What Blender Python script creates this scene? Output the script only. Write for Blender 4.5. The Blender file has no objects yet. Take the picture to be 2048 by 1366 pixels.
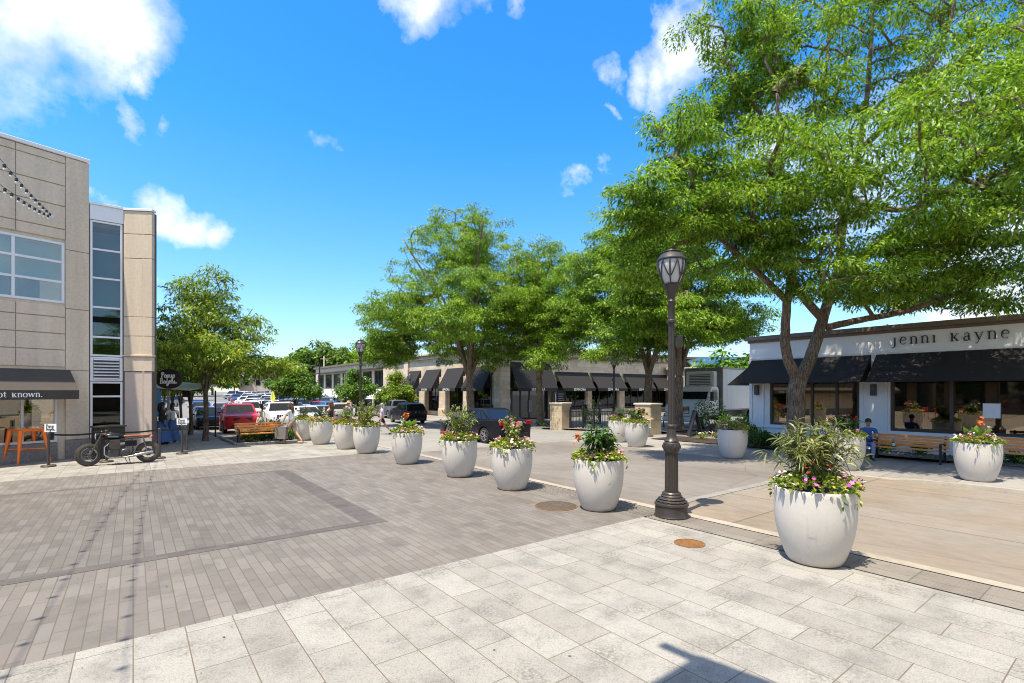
import bpy, bmesh, math, random
import numpy as np
from mathutils import Vector, Matrix
R = math.radians
PI = math.pi
EXPOSURE = 0.82; SKY = .115
scene = bpy.context.scene
col = scene.collection
rng = np.random.default_rng(7)
random.seed(7)

# ---------------------------------------------------------------- the place: u (x) across the street, v (y) along it
TH = R(37.15); CT, ST = math.cos(TH), math.sin(TH)
EYE = 2.2
def w2(X, Y):                      # metres right / ahead of the viewer -> place coordinates
    return (CT*X + ST*Y, -ST*X + CT*Y)
def sm(t):
    t = min(1.0, max(0.0, t)); return t*t*(3-2*t)
def g(u, v):                       # height of the ground: level plaza, a dip, then a gentle rise
    Y = ST*u + CT*v; X = CT*u - ST*v
    k = 1-.6*sm((X+2)/12)
    return -.58*k*sm((Y-18)/24) + 1.45*sm((Y-52)/85)
def at(p, Y):                      # bearing p seen at Y metres
    return w2((p-1024)/1000*Y, Y)
def gp(p, q):                      # where the bearing (p,q) meets the ground
    Y = 2200/(q-781)
    for _ in range(12):
        u, v = at(p, Y); Y = (EYE-g(u, v))/(q-781)*1000
    return at(p, Y)
def zat(q, Y): return EYE+(781-q)*Y/1000

# ---------------------------------------------------------------- materials
M = {}
def _nt(name):
    m = bpy.data.materials.new(name); m.use_nodes = True
    nt = m.node_tree; nt.nodes.clear()
    o = nt.nodes.new('ShaderNodeOutputMaterial'); b = nt.nodes.new('ShaderNodeBsdfPrincipled')
    nt.links.new(b.outputs[0], o.inputs[0])
    return m, nt, b, o
def N(nt, t, **kw):
    n = nt.nodes.new(t)
    for k, v in kw.items(): setattr(n, k, v)
    return n
def noise(nt, vec, scale, detail=4, rough=.55):
    n = N(nt, 'ShaderNodeTexNoise'); n.inputs['Scale'].default_value = scale
    n.inputs['Detail'].default_value = detail; n.inputs['Roughness'].default_value = rough
    nt.links.new(vec, n.inputs['Vector']); return n.outputs['Fac']
def ramp(nt, fac, stops):
    r = N(nt, 'ShaderNodeValToRGB'); e = r.color_ramp.elements
    while len(e) < len(stops): e.new(.5)
    for k, (p, c) in enumerate(stops):
        e[k].position = p; e[k].color = (*c, 1) if len(c) == 3 else c
    nt.links.new(fac, r.inputs[0]); return r.outputs[0]
def mix(nt, fac, a, b, mode='MIX'):
    n = N(nt, 'ShaderNodeMix', data_type='RGBA', blend_type=mode)
    for s, v in ((n.inputs[0], fac), (n.inputs[6], a), (n.inputs[7], b)):
        if isinstance(v, (int, float)): s.default_value = v
        elif isinstance(v, tuple): s.default_value = (*v, 1) if len(v) == 3 else v
        else: nt.links.new(v, s)
    return n.outputs[2]
def math_(nt, op, a, b=None, c=None, clamp=False):
    n = N(nt, 'ShaderNodeMath', operation=op, use_clamp=clamp)
    for i, v in enumerate((a, b, c)):
        if v is None: continue
        if isinstance(v, (int, float)): n.inputs[i].default_value = v
        else: nt.links.new(v, n.inputs[i])
    return n.outputs[0]
def bump(nt, b, h, strength=.3, dist=.01):
    n = N(nt, 'ShaderNodeBump'); n.inputs['Strength'].default_value = strength; n.inputs['Distance'].default_value = dist
    nt.links.new(h, n.inputs['Height']); nt.links.new(n.outputs[0], b.inputs['Normal'])
def sc(c, k): return tuple(min(1, x*k) for x in c)
def pm(name, c, rough=.6, metal=0, var=.12, scale=4, b=0, bscale=40, coat=0, spec=.5, streak=None):
    """painted / stone / cloth material: broad tone variation, fine speckle, optional bump"""
    if name in M: return M[name]
    m, nt, p, o = _nt(name)
    tc = N(nt, 'ShaderNodeTexCoord').outputs['Object']
    if var:
        vec = tc
        if streak:
            mp = N(nt, 'ShaderNodeMapping'); mp.inputs['Scale'].default_value = streak
            nt.links.new(tc, mp.inputs[0]); vec = mp.outputs[0]
        f = noise(nt, vec, scale, 6)
        f2 = noise(nt, tc, scale*9, 3)
        ff = math_(nt, 'MULTIPLY_ADD', f2, .4, math_(nt, 'MULTIPLY', f, .6))
        cc = ramp(nt, ff, [(.3, sc(c, 1-var)), (.7, sc(c, 1+var))])
        nt.links.new(cc, p.inputs['Base Color'])
        rr = math_(nt, 'MULTIPLY_ADD', f, .25*rough, rough*.87)
        nt.links.new(rr, p.inputs['Roughness'])
    else:
        p.inputs['Base Color'].default_value = (*c, 1); p.inputs['Roughness'].default_value = rough
    p.inputs['Metallic'].default_value = metal
    p.inputs['Coat Weight'].default_value = coat; p.inputs['Coat Roughness'].default_value = .04
    p.inputs['Specular IOR Level'].default_value = spec
    if b: bump(nt, p, noise(nt, tc, bscale, 4), b)
    M[name] = m; return m
def leafmat(name, stops, trans=.35, rough=.45, clump=.9):
    if name in M: return M[name]
    m, nt, p, o = _nt(name)
    geo = N(nt, 'ShaderNodeNewGeometry').outputs['Random Per Island']
    cc = ramp(nt, geo, stops)
    oc = N(nt, 'ShaderNodeTexCoord').outputs['Object']          # whole sprays differ in age and tone
    cc = mix(nt, 1.0, cc, ramp(nt, noise(nt, oc, clump, 3, .6), [(.33, (.62,.70,.62)), (.5, (1,1,1)), (.68, (1.28,1.16,1.05))]), 'MULTIPLY')
    nt.links.new(cc, p.inputs['Base Color']); p.inputs['Roughness'].default_value = rough
    p.inputs['Specular IOR Level'].default_value = .35
    t = N(nt, 'ShaderNodeBsdfTranslucent')
    tcol = mix(nt, 1.0, cc, (1.05, 1.1, .5), 'MULTIPLY'); nt.links.new(tcol, t.inputs[0])
    mx = N(nt, 'ShaderNodeMixShader'); mx.inputs[0].default_value = trans
    nt.links.new(p.outputs[0], mx.inputs[1]); nt.links.new(t.outputs[0], mx.inputs[2]); nt.links.new(mx.outputs[0], o.inputs[0])
    M[name] = m; return m
def glassmat(name, tint=(.8, .9, .9), refl=.12, rc=(1,1,1)):
    """a pane one can see through, with sky and street mirrored in it"""
    if name in M: return M[name]
    m, nt, p, o = _nt(name)
    nt.nodes.remove(p)
    tr = N(nt, 'ShaderNodeBsdfTransparent'); tr.inputs[0].default_value = (*tint, 1)
    gl = N(nt, 'ShaderNodeBsdfGlossy'); gl.inputs['Roughness'].default_value = .01; gl.inputs[0].default_value = (*rc, 1)
    fr = N(nt, 'ShaderNodeFresnel'); fr.inputs[0].default_value = 1.5
    f = math_(nt, 'ADD', fr.outputs[0], refl, clamp=True)
    mx = N(nt, 'ShaderNodeMixShader')
    nt.links.new(f, mx.inputs[0]); nt.links.new(tr.outputs[0], mx.inputs[1]); nt.links.new(gl.outputs[0], mx.inputs[2]); nt.links.new(mx.outputs[0], o.inputs[0])
    M[name] = m; return m
def darkglass(name, c=(.02, .03, .035), spec=.9):
    if name in M: return M[name]
    m, nt, p, o = _nt(name)
    p.inputs['Base Color'].default_value = (*c, 1); p.inputs['Roughness'].default_value = .03
    p.inputs['Specular IOR Level'].default_value = spec
    M[name] = m; return m

# ---------------------------------------------------------------- mesh builder
class MB:
    def __init__(s): s.v = []; s.f = []; s.m = []; s.T = None; s.mi = 0
    def add(s, vs, fs):
        o = len(s.v)
        if s.T is not None: vs = [tuple(s.T @ Vector(p)) for p in vs]
        s.v.extend(tuple(p) for p in vs); s.f.extend(tuple(i+o for i in f) for f in fs); s.m.extend([s.mi]*len(fs)); return s
    def box(s, x0, x1, y0, y1, z0, z1):
        v = [(x0,y0,z0),(x1,y0,z0),(x1,y1,z0),(x0,y1,z0),(x0,y0,z1),(x1,y0,z1),(x1,y1,z1),(x0,y1,z1)]
        return s.add(v, [(0,3,2,1),(4,5,6,7),(0,1,5,4),(1,2,6,5),(2,3,7,6),(3,0,4,7)])
    def bar(s, a, b, w, h=None, up=(0,0,1)):          # rectangular bar from a to b
        h = h or w; a = Vector(a); b = Vector(b); d = (b-a).normalized(); up = Vector(up)
        if abs(d.dot(up)) > .98: up = Vector((1,0,0))
        x = d.cross(up).normalized()*w/2; y = x.cross(d).normalized()*h/2
        v = [a-x-y, a+x-y, a+x+y, a-x+y, b-x-y, b+x-y, b+x+y, b-x+y]
        return s.add(v, [(0,3,2,1),(4,5,6,7),(0,1,5,4),(1,2,6,5),(2,3,7,6),(3,0,4,7)])
    def tube(s, pts, r, n=8, cap=True):
        pts = [Vector(p) for p in pts]; k = len(pts)
        rr = r if hasattr(r, '__len__') else [r]*k
        vs = []; fs = []; px = None
        for i in range(k):
            d = (pts[min(i+1, k-1)]-pts[max(i-1, 0)])
            d = d.normalized() if d.length > 1e-9 else Vector((0,0,1))
            if px is None:
                px = d.cross(Vector((0,0,1)) if abs(d.z) < .9 else Vector((1,0,0))).normalized()
            else:
                px = (px-d*px.dot(d)); px = px.normalized() if px.length > 1e-6 else d.orthogonal().normalized()
            py = d.cross(px)
            for j in range(n):
                a = 2*PI*j/n; vs.append(pts[i]+(px*math.cos(a)+py*math.sin(a))*rr[i])
        for i in range(k-1):
            for j in range(n):
                fs.append((i*n+j, i*n+(j+1)%n, (i+1)*n+(j+1)%n, (i+1)*n+j))
        if cap: fs += [tuple(range(n))[::-1], tuple(range((k-1)*n, k*n))]
        return s.add(vs, fs)
    def lathe(s, prof, n=24, c=(0,0,0), flute=None, axis='z', cap=True):   # prof: (radius, height)
        vs = []; fs = []; k = len(prof)
        for i, (r, z) in enumerate(prof):
            for j in range(n):
                a = 2*PI*j/n; q = r
                if flute and flute[0] <= z <= flute[1]: q = r*(1-flute[2]*(j % 2))
                p = (q*math.cos(a), q*math.sin(a), z)
                if axis == 'x': p = (p[2], p[0], p[1])
                elif axis == 'y': p = (p[1], p[2], p[0])
                vs.append((c[0]+p[0], c[1]+p[1], c[2]+p[2]))
        for i in range(k-1):
            for j in range(n):
                fs.append((i*n+j, i*n+(j+1)%n, (i+1)*n+(j+1)%n, (i+1)*n+j))
        if cap:
            if prof[0][0] > 1e-4: fs.append(tuple(range(n))[::-1])
            if prof[-1][0] > 1e-4: fs.append(tuple(range((k-1)*n, k*n)))
        return s.add(vs, fs)
    def ell(s, c, r, nu=14, nv=9):
        vs = []; fs = []
        for i in range(nv+1):
            t = PI*i/nv
            for j in range(nu):
                a = 2*PI*j/nu; vs.append((c[0]+r[0]*math.sin(t)*math.cos(a), c[1]+r[1]*math.sin(t)*math.sin(a), c[2]+r[2]*math.cos(t)))
        for i in range(nv):
            for j in range(nu): fs.append((i*nu+j, (i+1)*nu+j, (i+1)*nu+(j+1)%nu, i*nu+(j+1)%nu))
        return s.add(vs, fs)
    def prism(s, poly, z0, z1):
        n = len(poly)
        v = [(x,y,z0) for x,y in poly]+[(x,y,z1) for x,y in poly]
        return s.add(v, [tuple(range(n))[::-1], tuple(range(n, 2*n))]+[(i,(i+1)%n,n+(i+1)%n,n+i) for i in range(n)])
    def plate(s, pts3, nrm, t):                        # planar outline with a thickness along nrm
        n = len(pts3); a = [Vector(p) for p in pts3]; d = Vector(nrm).normalized()*t
        v = a+[p+d for p in a]
        return s.add(v, [tuple(range(n))[::-1], tuple(range(n, 2*n))]+[(i,(i+1)%n,n+(i+1)%n,n+i) for i in range(n)])
    def build(s, name, mat, parent=None, smooth=False, bevel=0, seg=2, loc=None, rz=0, tri=False, fixn=True, ang=40):
        me = bpy.data.meshes.new(name); me.from_pydata(s.v, [], s.f)
        mats = mat if isinstance(mat, (list, tuple)) else [mat]
        for m in mats: me.materials.append(m)
        if len(mats) > 1: me.polygons.foreach_set('material_index', s.m)
        if fixn or tri:
            bm = bmesh.new(); bm.from_mesh(me)
            if fixn: bmesh.ops.recalc_face_normals(bm, faces=bm.faces)
            if tri: bmesh.ops.triangulate(bm, faces=[f for f in bm.faces if len(f.verts) > 4])
            bm.to_mesh(me); bm.free()
        if smooth:
            me.polygons.foreach_set('use_smooth', [True]*len(me.polygons))
            if ang < 180: me.set_sharp_from_angle(angle=R(ang))
        o = bpy.data.objects.new(name, me); col.objects.link(o)
        if parent:
            o.parent = parent
            if parent.name in WORLD and loc is None: loc = -parent.location
        if loc is not None: o.location = loc
        o.rotation_euler[2] = rz
        if bevel:
            b = o.modifiers.new('bevel', 'BEVEL'); b.width = bevel; b.segments = seg; b.limit_method = 'ANGLE'; b.angle_limit = R(40); b.harden_normals = False
        return o
def fast_mesh(name, V, F3=None, F4=None, mat=None, parent=None, smooth=False):
    """big numpy meshes (leaves): V (n,3); F3 (k,3); F4 (k,4)"""
    me = bpy.data.meshes.new(name)
    loops = []; starts = []; tot = 0; cnt = []
    for F, k in ((F3, 3), (F4, 4)):
        if F is None or not len(F): continue
        loops.append(F.ravel()); starts.append(tot+np.arange(len(F))*k); tot += F.size
    loops = np.concatenate(loops).astype(np.int32); starts = np.concatenate(starts).astype(np.int32)
    me.vertices.add(len(V)); me.vertices.foreach_set('co', np.ascontiguousarray(V, dtype=np.float32).ravel())
    me.loops.add(len(loops)); me.loops.foreach_set('vertex_index', loops)
    me.polygons.add(len(starts)); me.polygons.foreach_set('loop_start', starts)
    if smooth: me.polygons.foreach_set('use_smooth', np.ones(len(starts), dtype=bool))
    me.update(calc_edges=True); me.validate()
    if mat: me.materials.append(mat)
    o = bpy.data.objects.new(name, me); col.objects.link(o)
    if parent:
        o.parent = parent
        if parent.name in WORLD: o.location = -parent.location
    return o
def tag(o, label=None, cat=None, group=None, kind=None):
    if label: o['label'] = label
    if cat: o['category'] = cat
    if group: o['group'] = group
    if kind: o['kind'] = kind
    return o
def thing(name, label, cat, loc=(0,0,0), rz=0, group=None):
    o = bpy.data.objects.new(name, None); o.empty_display_size = .1; col.objects.link(o)
    o.location = loc; o.rotation_euler = (0,0,rz); return tag(o, label, cat, group)
WORLD = set()                      # things whose parts are written in place coordinates
def wthing(name, label, cat, loc, group=None):
    o = thing(name, label, cat, loc, 0, group); WORLD.add(o.name); return o
def kids(o): return [c for c in bpy.data.objects if c.parent == o]
KID = {}
def dup(root, loc, rz, label, group=None, mats=None, scale=None):
    """copy of a thing with copies of its parts and sub-parts; mats: {material name: other material}"""
    def cp(o, par):
        c = o.copy(); col.objects.link(c)
        if par: c.parent = par
        if mats and o.type == 'MESH':
            for i, s in enumerate(o.material_slots):
                if s.material and s.material.name in mats:
                    c.material_slots[i].link = 'OBJECT'; c.material_slots[i].material = mats[s.material.name]
        for k in KID.setdefault(o.name, kids(o)): cp(k, c)
        return c
    r = cp(root, None); r.location = loc; r.rotation_euler = (0,0,rz)
    if scale: r.scale = scale if hasattr(scale, '__len__') else (scale,)*3
    r['label'] = label
    if group: r['group'] = group
    return r
def ground_sheet(name, u0, u1, v0, v1, dz, mat, step=1.0, label=None, kind='structure', zf=None):
    nu = max(1, int(math.ceil((u1-u0)/step))); nv = max(1, int(math.ceil((v1-v0)/step)))
    us = np.linspace(u0, u1, nu+1); vs = np.linspace(v0, v1, nv+1)
    V = np.array([(u, v, (zf or g)(u, v)+dz) for v in vs for u in us])
    F = np.array([(j*(nu+1)+i, j*(nu+1)+i+1, (j+1)*(nu+1)+i+1, (j+1)*(nu+1)+i) for j in range(nv) for i in range(nu)])
    o = fast_mesh(name, V, F4=F, mat=mat, smooth=True)
    o['kind'] = kind
    if label: o['label'] = label
    return o
def text(body, size, mat, parent, loc, rot, name='lettering', ext=.01, align='CENTER', space=1, sx=1):
    c = bpy.data.curves.new(name, 'FONT'); c.body = body; c.size = size; c.extrude = ext; c.align_x = align; c.align_y = 'CENTER'; c.space_character = space
    c.materials.append(mat); c.resolution_u = 3
    o_ = bpy.data.objects.new(name, c); col.objects.link(o_); bpy.context.view_layer.update()
    me = bpy.data.meshes.new_from_object(o_.evaluated_get(bpy.context.evaluated_depsgraph_get())); bpy.data.objects.remove(o_)
    o = bpy.data.objects.new(name, me); col.objects.link(o)
    o.parent = parent; o.location = Vector(loc)-(parent.location if parent.name in WORLD else Vector((0,0,0))); o.rotation_euler = rot; o.scale = (sx, 1, 1); return o
# ---------------------------------------------------------------- camera, render, sky, sun
cam = bpy.data.cameras.new('camera'); co = bpy.data.objects.new('camera', cam); col.objects.link(co)
co.location = (0, 0, EYE); co.rotation_euler = (PI/2, 0, -TH)
cam.sensor_width = 36; cam.lens = 36*1000/2048; cam.shift_y = (781-683)/2048
cam.clip_start = .05; cam.clip_end = 3000
scene.camera = co
scene.render.engine = 'CYCLES'
scene.view_settings.view_transform = 'Standard'; scene.view_settings.look = 'None'
scene.view_settings.exposure = EXPOSURE; scene.view_settings.gamma = 1
scene.cycles.filter_width = 1.05; scene.cycles.max_bounces = 8; scene.cycles.transparent_max_bounces = 12
SUN_EL = R(69.5)
SUNDIR = Vector((-.985*math.cos(SUN_EL), -.16*math.cos(SUN_EL), math.sin(SUN_EL))).normalized()   # towards the sun
L = bpy.data.lights.new('sun', 'SUN'); L.energy = 4.8; L.angle = R(.53); L.color = (1, .915, .77)
lo = bpy.data.objects.new('sun', L); col.objects.link(lo); lo.rotation_euler = SUNDIR.to_track_quat('Z', 'Y').to_euler(); lo.location = (0,0,60)

w = bpy.data.worlds.new('World'); scene.world = w; w.use_nodes = True
nt = w.node_tree; nt.nodes.clear()
wo = N(nt, 'ShaderNodeOutputWorld'); bg = N(nt, 'ShaderNodeBackground'); nt.links.new(bg.outputs[0], wo.inputs[0])
sky = N(nt, 'ShaderNodeTexSky', sky_type='NISHITA'); sky.sun_disc = False
sky.sun_elevation = SUN_EL; sky.sun_rotation = math.atan2(SUNDIR.x, SUNDIR.y)
sky.air_density = 1.0; sky.dust_density = .35; sky.ozone_density = 1.6
hs = N(nt, 'ShaderNodeHueSaturation'); hs.inputs['Saturation'].default_value = 1.32; hs.inputs['Value'].default_value = 1.12
hs.inputs['Hue'].default_value = .497
nt.links.new(sky.outputs[0], hs.inputs['Color'])
tcw = N(nt, 'ShaderNodeTexCoord').outputs['Generated']
nv = N(nt, 'ShaderNodeVectorMath', operation='NORMALIZE'); nt.links.new(tcw, nv.inputs[0]); D = nv.outputs[0]
wn = N(nt, 'ShaderNodeTexNoise'); wn.inputs['Scale'].default_value = 5; wn.inputs['Detail'].default_value = 7; wn.inputs['Roughness'].default_value = .6
nt.links.new(D, wn.inputs['Vector'])
wv = N(nt, 'ShaderNodeVectorMath', operation='SUBTRACT'); wv.inputs[1].default_value = (.5,.5,.5); nt.links.new(wn.outputs['Color'], wv.inputs[0])
ws = N(nt, 'ShaderNodeVectorMath', operation='SCALE'); ws.inputs['Scale'].default_value = .20; nt.links.new(wv.outputs[0], ws.inputs[0])
wa = N(nt, 'ShaderNodeVectorMath', operation='ADD'); nt.links.new(D, wa.inputs[0]); nt.links.new(ws.outputs[0], wa.inputs[1]); DW = wa.outputs[0]
def sdir(p, q):
    X = (p-1024)/1000; Z = (781-q)/1000; u, v = w2(X, 1); return Vector((u, v, Z)).normalized()
# cumulus patches: bearing, radius, strength
CL = [(60,10,.085,1.0),(180,25,.105,1.1),(285,40,.085,1.0),(250,105,.07,1.0),(325,160,.045,.95),(335,80,.045,.8),(150,-20,.14,1.1),(10,40,.10,.75),(30,130,.08,.45),
      (830,-30,.075,1.0),(910,-38,.06,.9),(770,-45,.06,.8),(290,238,.035,.75),(365,258,.025,.6),
      (360,440,.055,1.15),(325,430,.06,1.1),(420,455,.04,1.0),(315,568,.03,.95),(190,405,.02,.6),
      (1350,135,.045,.7),(1405,110,.06,.85),(1300,150,.035,.6),(1235,148,.03,.6),(1370,60,.04,.75),(1150,375,.028,.55),(1190,352,.032,.65),
      (1130,385,.02,.55),(655,290,.025,.32),(1900,260,.14,.7),(1700,350,.12,.7),(1990,500,.14,.75),(1960,590,.12,.85),(1560,280,.10,.6),(1240,210,.012,.5),(1080,395,.012,.45),(1010,0,.03,.5)]
# cumulus added overhead and behind the viewer, unseen, for neutral fill light
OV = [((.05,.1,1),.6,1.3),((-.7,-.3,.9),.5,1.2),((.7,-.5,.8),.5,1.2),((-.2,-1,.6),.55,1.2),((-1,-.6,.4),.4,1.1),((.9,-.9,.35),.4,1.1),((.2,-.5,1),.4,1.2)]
acc = None
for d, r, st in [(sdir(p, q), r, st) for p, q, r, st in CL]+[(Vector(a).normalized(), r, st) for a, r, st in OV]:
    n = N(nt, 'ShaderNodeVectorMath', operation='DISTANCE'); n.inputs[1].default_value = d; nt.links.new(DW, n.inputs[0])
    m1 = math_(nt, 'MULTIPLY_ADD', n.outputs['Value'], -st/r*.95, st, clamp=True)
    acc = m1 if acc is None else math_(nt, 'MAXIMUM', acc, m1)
fine = noise(nt, D, 17, 8, .62)
dens = math_(nt, 'ADD', acc, math_(nt, 'MULTIPLY_ADD', fine, .8, -.41))
msk = ramp(nt, dens, [(.10, (0,0,0)), (.40, (.42,.42,.42)), (.80, (.98,.98,.98))])
ccol = ramp(nt, noise(nt, D, 9, 5), [(.36, (4.0,4.4,5.3)), (.60, (6.7,6.8,7.0))])
mm = N(nt, 'ShaderNodeMath', operation='MULTIPLY'); nt.links.new(acc, mm.inputs[0]); mm.inputs[1].default_value = 12; mm.use_clamp = True
mk = mix(nt, mm.outputs[0], (0,0,0), msk)
sepm = N(nt, 'ShaderNodeSeparateColor'); nt.links.new(mk, sepm.inputs[0])
tn = mix(nt, 1.0, hs.outputs[0], (.60,1.18,1.58), 'MULTIPLY')
sz = N(nt, 'ShaderNodeSeparateXYZ'); nt.links.new(D, sz.inputs[0])
el = ramp(nt, sz.outputs[2], [(.0,(0,0,0)),(.10,(.22,.22,.22)),(.25,(.62,.62,.62)),(.45,(1,1,1))])
hz_ = mix(nt, 1.0, sky.outputs[0], (.88,.98,1.06), 'MULTIPLY')
tn = mix(nt, el, hz_, tn)
skyc = mix(nt, sepm.outputs[0], tn, ccol)
nt.links.new(skyc, bg.inputs[0]); bg.inputs[1].default_value = SKY

# ---------------------------------------------------------------- ground materials
GK = .57
def spots(nt, tc, base):              # gum, drips and oil spots trodden into the surface
    for sc_, r, k in ((1.5,.022,.55), (.55,.02,.5), (4.3,.03,.35)):
        vo = N(nt, 'ShaderNodeTexVoronoi'); vo.inputs['Scale'].default_value = sc_; vo.inputs['Randomness'].default_value = 1; nt.links.new(tc, vo.inputs['Vector'])
        sp = ramp(nt, math_(nt, 'MULTIPLY_ADD', noise(nt, tc, 30, 2), .02, vo.outputs['Distance']), [(r, (1,1,1)), (r*1.7, (0,0,0))])
        base = mix(nt, math_(nt, 'MULTIPLY', sp, k), base, (.055,.05,.042))
    return base
def paver(name, cols, bw, rh, mortar, off=.5, fq=2, swap=True, speck=260, rough=.8, stain=.25, mcol=(.17,.155,.13), vary=.5, b=.25, moss=None):
    m, nt, p, o = _nt(name)
    tc = N(nt, 'ShaderNodeTexCoord').outputs['Object']
    sp = N(nt, 'ShaderNodeSeparateXYZ'); nt.links.new(tc, sp.inputs[0])
    cb = N(nt, 'ShaderNodeCombineXYZ'); nt.links.new(sp.outputs[1 if swap else 0], cb.inputs[0]); nt.links.new(sp.outputs[0 if swap else 1], cb.inputs[1])
    br = N(nt, 'ShaderNodeTexBrick'); br.offset = off; br.offset_frequency = fq; br.squash = 1
    nt.links.new(cb.outputs[0], br.inputs['Vector']); br.inputs['Scale'].default_value = 1
    br.inputs['Brick Width'].default_value = bw; br.inputs['Row Height'].default_value = rh
    br.inputs['Mortar Size'].default_value = mortar; br.inputs['Mortar Smooth'].default_value = .15; br.inputs['Bias'].default_value = 0
    br.inputs['Color1'].default_value = (0,0,0,1); br.inputs['Color2'].default_value = (1,1,1,1); br.inputs['Mortar'].default_value = (.5,.5,.5,1)
    tone = math_(nt, 'MULTIPLY_ADD', noise(nt, tc, .5, 5, .6), .55, math_(nt, 'MULTIPLY', br.outputs['Color'], vary))
    base = ramp(nt, tone, [(.12, sc(cols[0],GK)), (.45, sc(cols[1],GK)), (.8, sc(cols[2],GK))])
    sk = noise(nt, tc, speck, 2, .7)
    base = mix(nt, .55, base, mix(nt, 1.0, base, ramp(nt, sk, [(.34, (.42,.42,.42)), (.5, (1,1,1)), (.7, (1.12,1.12,1.12))]), 'MULTIPLY'))
    st = noise(nt, tc, 1.7, 7, .65)
    base = mix(nt, 1.0, base, ramp(nt, st, [(.3, (1-stain,)*3), (.5, (1,1,1)), (.72, (1.05,1.04,1.02))]), 'MULTIPLY')
    if moss:                                           # dark grime gathering along some joints
        gr = math_(nt, 'MULTIPLY', ramp(nt, noise(nt, tc, 2.3, 5), [(.5, (0,0,0)), (.66, (1,1,1))]), ramp(nt, noise(nt, tc, 36, 3), [(.4, (0,0,0)), (.62, (1,1,1))]))
        base = mix(nt, math_(nt, 'MULTIPLY', gr, moss), base, (.14,.13,.11))
    base = spots(nt, tc, base)
    base = mix(nt, br.outputs['Fac'], base, mcol)
    nt.links.new(base, p.inputs['Base Color']); p.inputs['Roughness'].default_value = rough; p.inputs['Specular IOR Level'].default_value = .3
    h = math_(nt, 'ADD', math_(nt, 'MULTIPLY', br.outputs['Fac'], -1), math_(nt, 'MULTIPLY', sk, .25))
    bump(nt, p, h, b, .006)
    M[name] = m; return m
paver('paver_grey', [(.222,.195,.170),(.287,.254,.223),(.352,.315,.279)], .47, .117, .0058, .37, 3, moss=.3, mcol=(.11,.092,.066), vary=.42)
paver('paver_dark', [(.185,.162,.142),(.24,.212,.187),(.295,.264,.234)], .47, .117, .0058, .37, 3, moss=.3, mcol=(.095,.08,.058), vary=.42)
paver('paver_brown', [(.135,.116,.103),(.165,.143,.128),(.20,.175,.157)], .235, .117, .004, .5, 2, swap=False, moss=.15, mcol=(.11,.095,.085))
paver('slab_light', [(.41,.378,.325),(.50,.466,.408),(.58,.546,.483)],   .77, .385, .0048, .37, 3, stain=.3, speck=80, moss=.85, mcol=(.13,.105,.072), vary=.4)
def concrete(name, c, joint=None, tint=None, dirt=.2, streak=None, rough=.85, crack=False, bs=.2):
    c = sc(c, GK); tint = sc(tint, GK) if tint else None
    m, nt, p, o = _nt(name)
    tc = N(nt, 'ShaderNodeTexCoord').outputs['Object']
    vec = tc
    if streak:
        mp = N(nt, 'ShaderNodeMapping'); mp.inputs['Scale'].default_value = streak; nt.links.new(tc, mp.inputs[0]); vec = mp.outputs[0]
    base = ramp(nt, noise(nt, vec, .6, 8, .68), [(.3, sc(c, 1-dirt)), (.52, c), (.72, sc(c, 1+dirt*.6))])
    if tint: base = mix(nt, ramp(nt, noise(nt, tc, .33, 4), [(.42, (0,0,0)), (.62, (1,1,1))]), base, tint)
    sk = noise(nt, tc, 150, 3, .7)
    base = mix(nt, 1.0, base, ramp(nt, sk, [(.3, (.72,.72,.72)), (.5, (1,1,1)), (.7, (1.1,1.1,1.1))]), 'MULTIPLY')
    base = mix(nt, 1.0, base, ramp(nt, noise(nt, vec, 5, 6, .7), [(.3, (.82,.82,.82)), (.6, (1.03,1.03,1.03))]), 'MULTIPLY')
    base = spots(nt, tc, base); h = sk
    if joint:
        br = N(nt, 'ShaderNodeTexBrick'); br.offset = 0; nt.links.new(tc, br.inputs['Vector']); br.inputs['Scale'].default_value = 1
        br.inputs['Brick Width'].default_value = joint[0]; br.inputs['Row Height'].default_value = joint[1]; br.inputs['Mortar Size'].default_value = joint[2]
        br.inputs['Color1'].default_value = (.86,.86,.86,1); br.inputs['Color2'].default_value = (1.08,1.08,1.08,1); br.inputs['Mortar'].default_value = (1,1,1,1)
        base = mix(nt, 1.0, base, br.outputs['Color'], 'MULTIPLY')
        base = mix(nt, br.outputs['Fac'], base, (.12,.095,.07))
        h = math_(nt, 'ADD', sk, math_(nt, 'MULTIPLY', br.outputs['Fac'], -3))
    if crack:
        vo = N(nt, 'ShaderNodeTexVoronoi', feature='DISTANCE_TO_EDGE'); vo.inputs['Scale'].default_value = .32
        wv2 = mix(nt, .12, tc, N(nt, 'ShaderNodeTexNoise').outputs['Color']); nt.links.new(wv2, vo.inputs['Vector'])
        ck = ramp(nt, vo.outputs['Distance'], [(0, (1,1,1)), (.006, (0,0,0))])
        base = mix(nt, math_(nt, 'MULTIPLY', ck, .55), base, (.1,.085,.07))
    nt.links.new(base, p.inputs['Base Color']); p.inputs['Roughness'].default_value = rough; p.inputs['Specular IOR Level'].default_value = .3
    bump(nt, p, h, bs, .006)
    M[name] = m; return m
concrete('asphalt', (.30,.285,.265), dirt=.22, tint=(.34,.33,.31))
concrete('street_concrete', (.47,.43,.37), joint=(3.6,4.2,.012), tint=(.47,.44,.40), dirt=.16)
concrete('crossing_brown', (.32,.275,.232), dirt=.26, tint=(.375,.33,.285), streak=(1.5,.3,1), crack=True)
concrete('road_tan', (.44,.35,.255), joint=(3.4,4.4,.018), tint=(.455,.40,.33), dirt=.22, streak=(1.1,.45,1), crack=True)
concrete('walk_concrete', (.53,.475,.40), joint=(1.9,1.5,.01), dirt=.14, tint=(.52,.49,.45))
concrete('curb_cream', (.60,.52,.41), dirt=.16)
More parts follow.
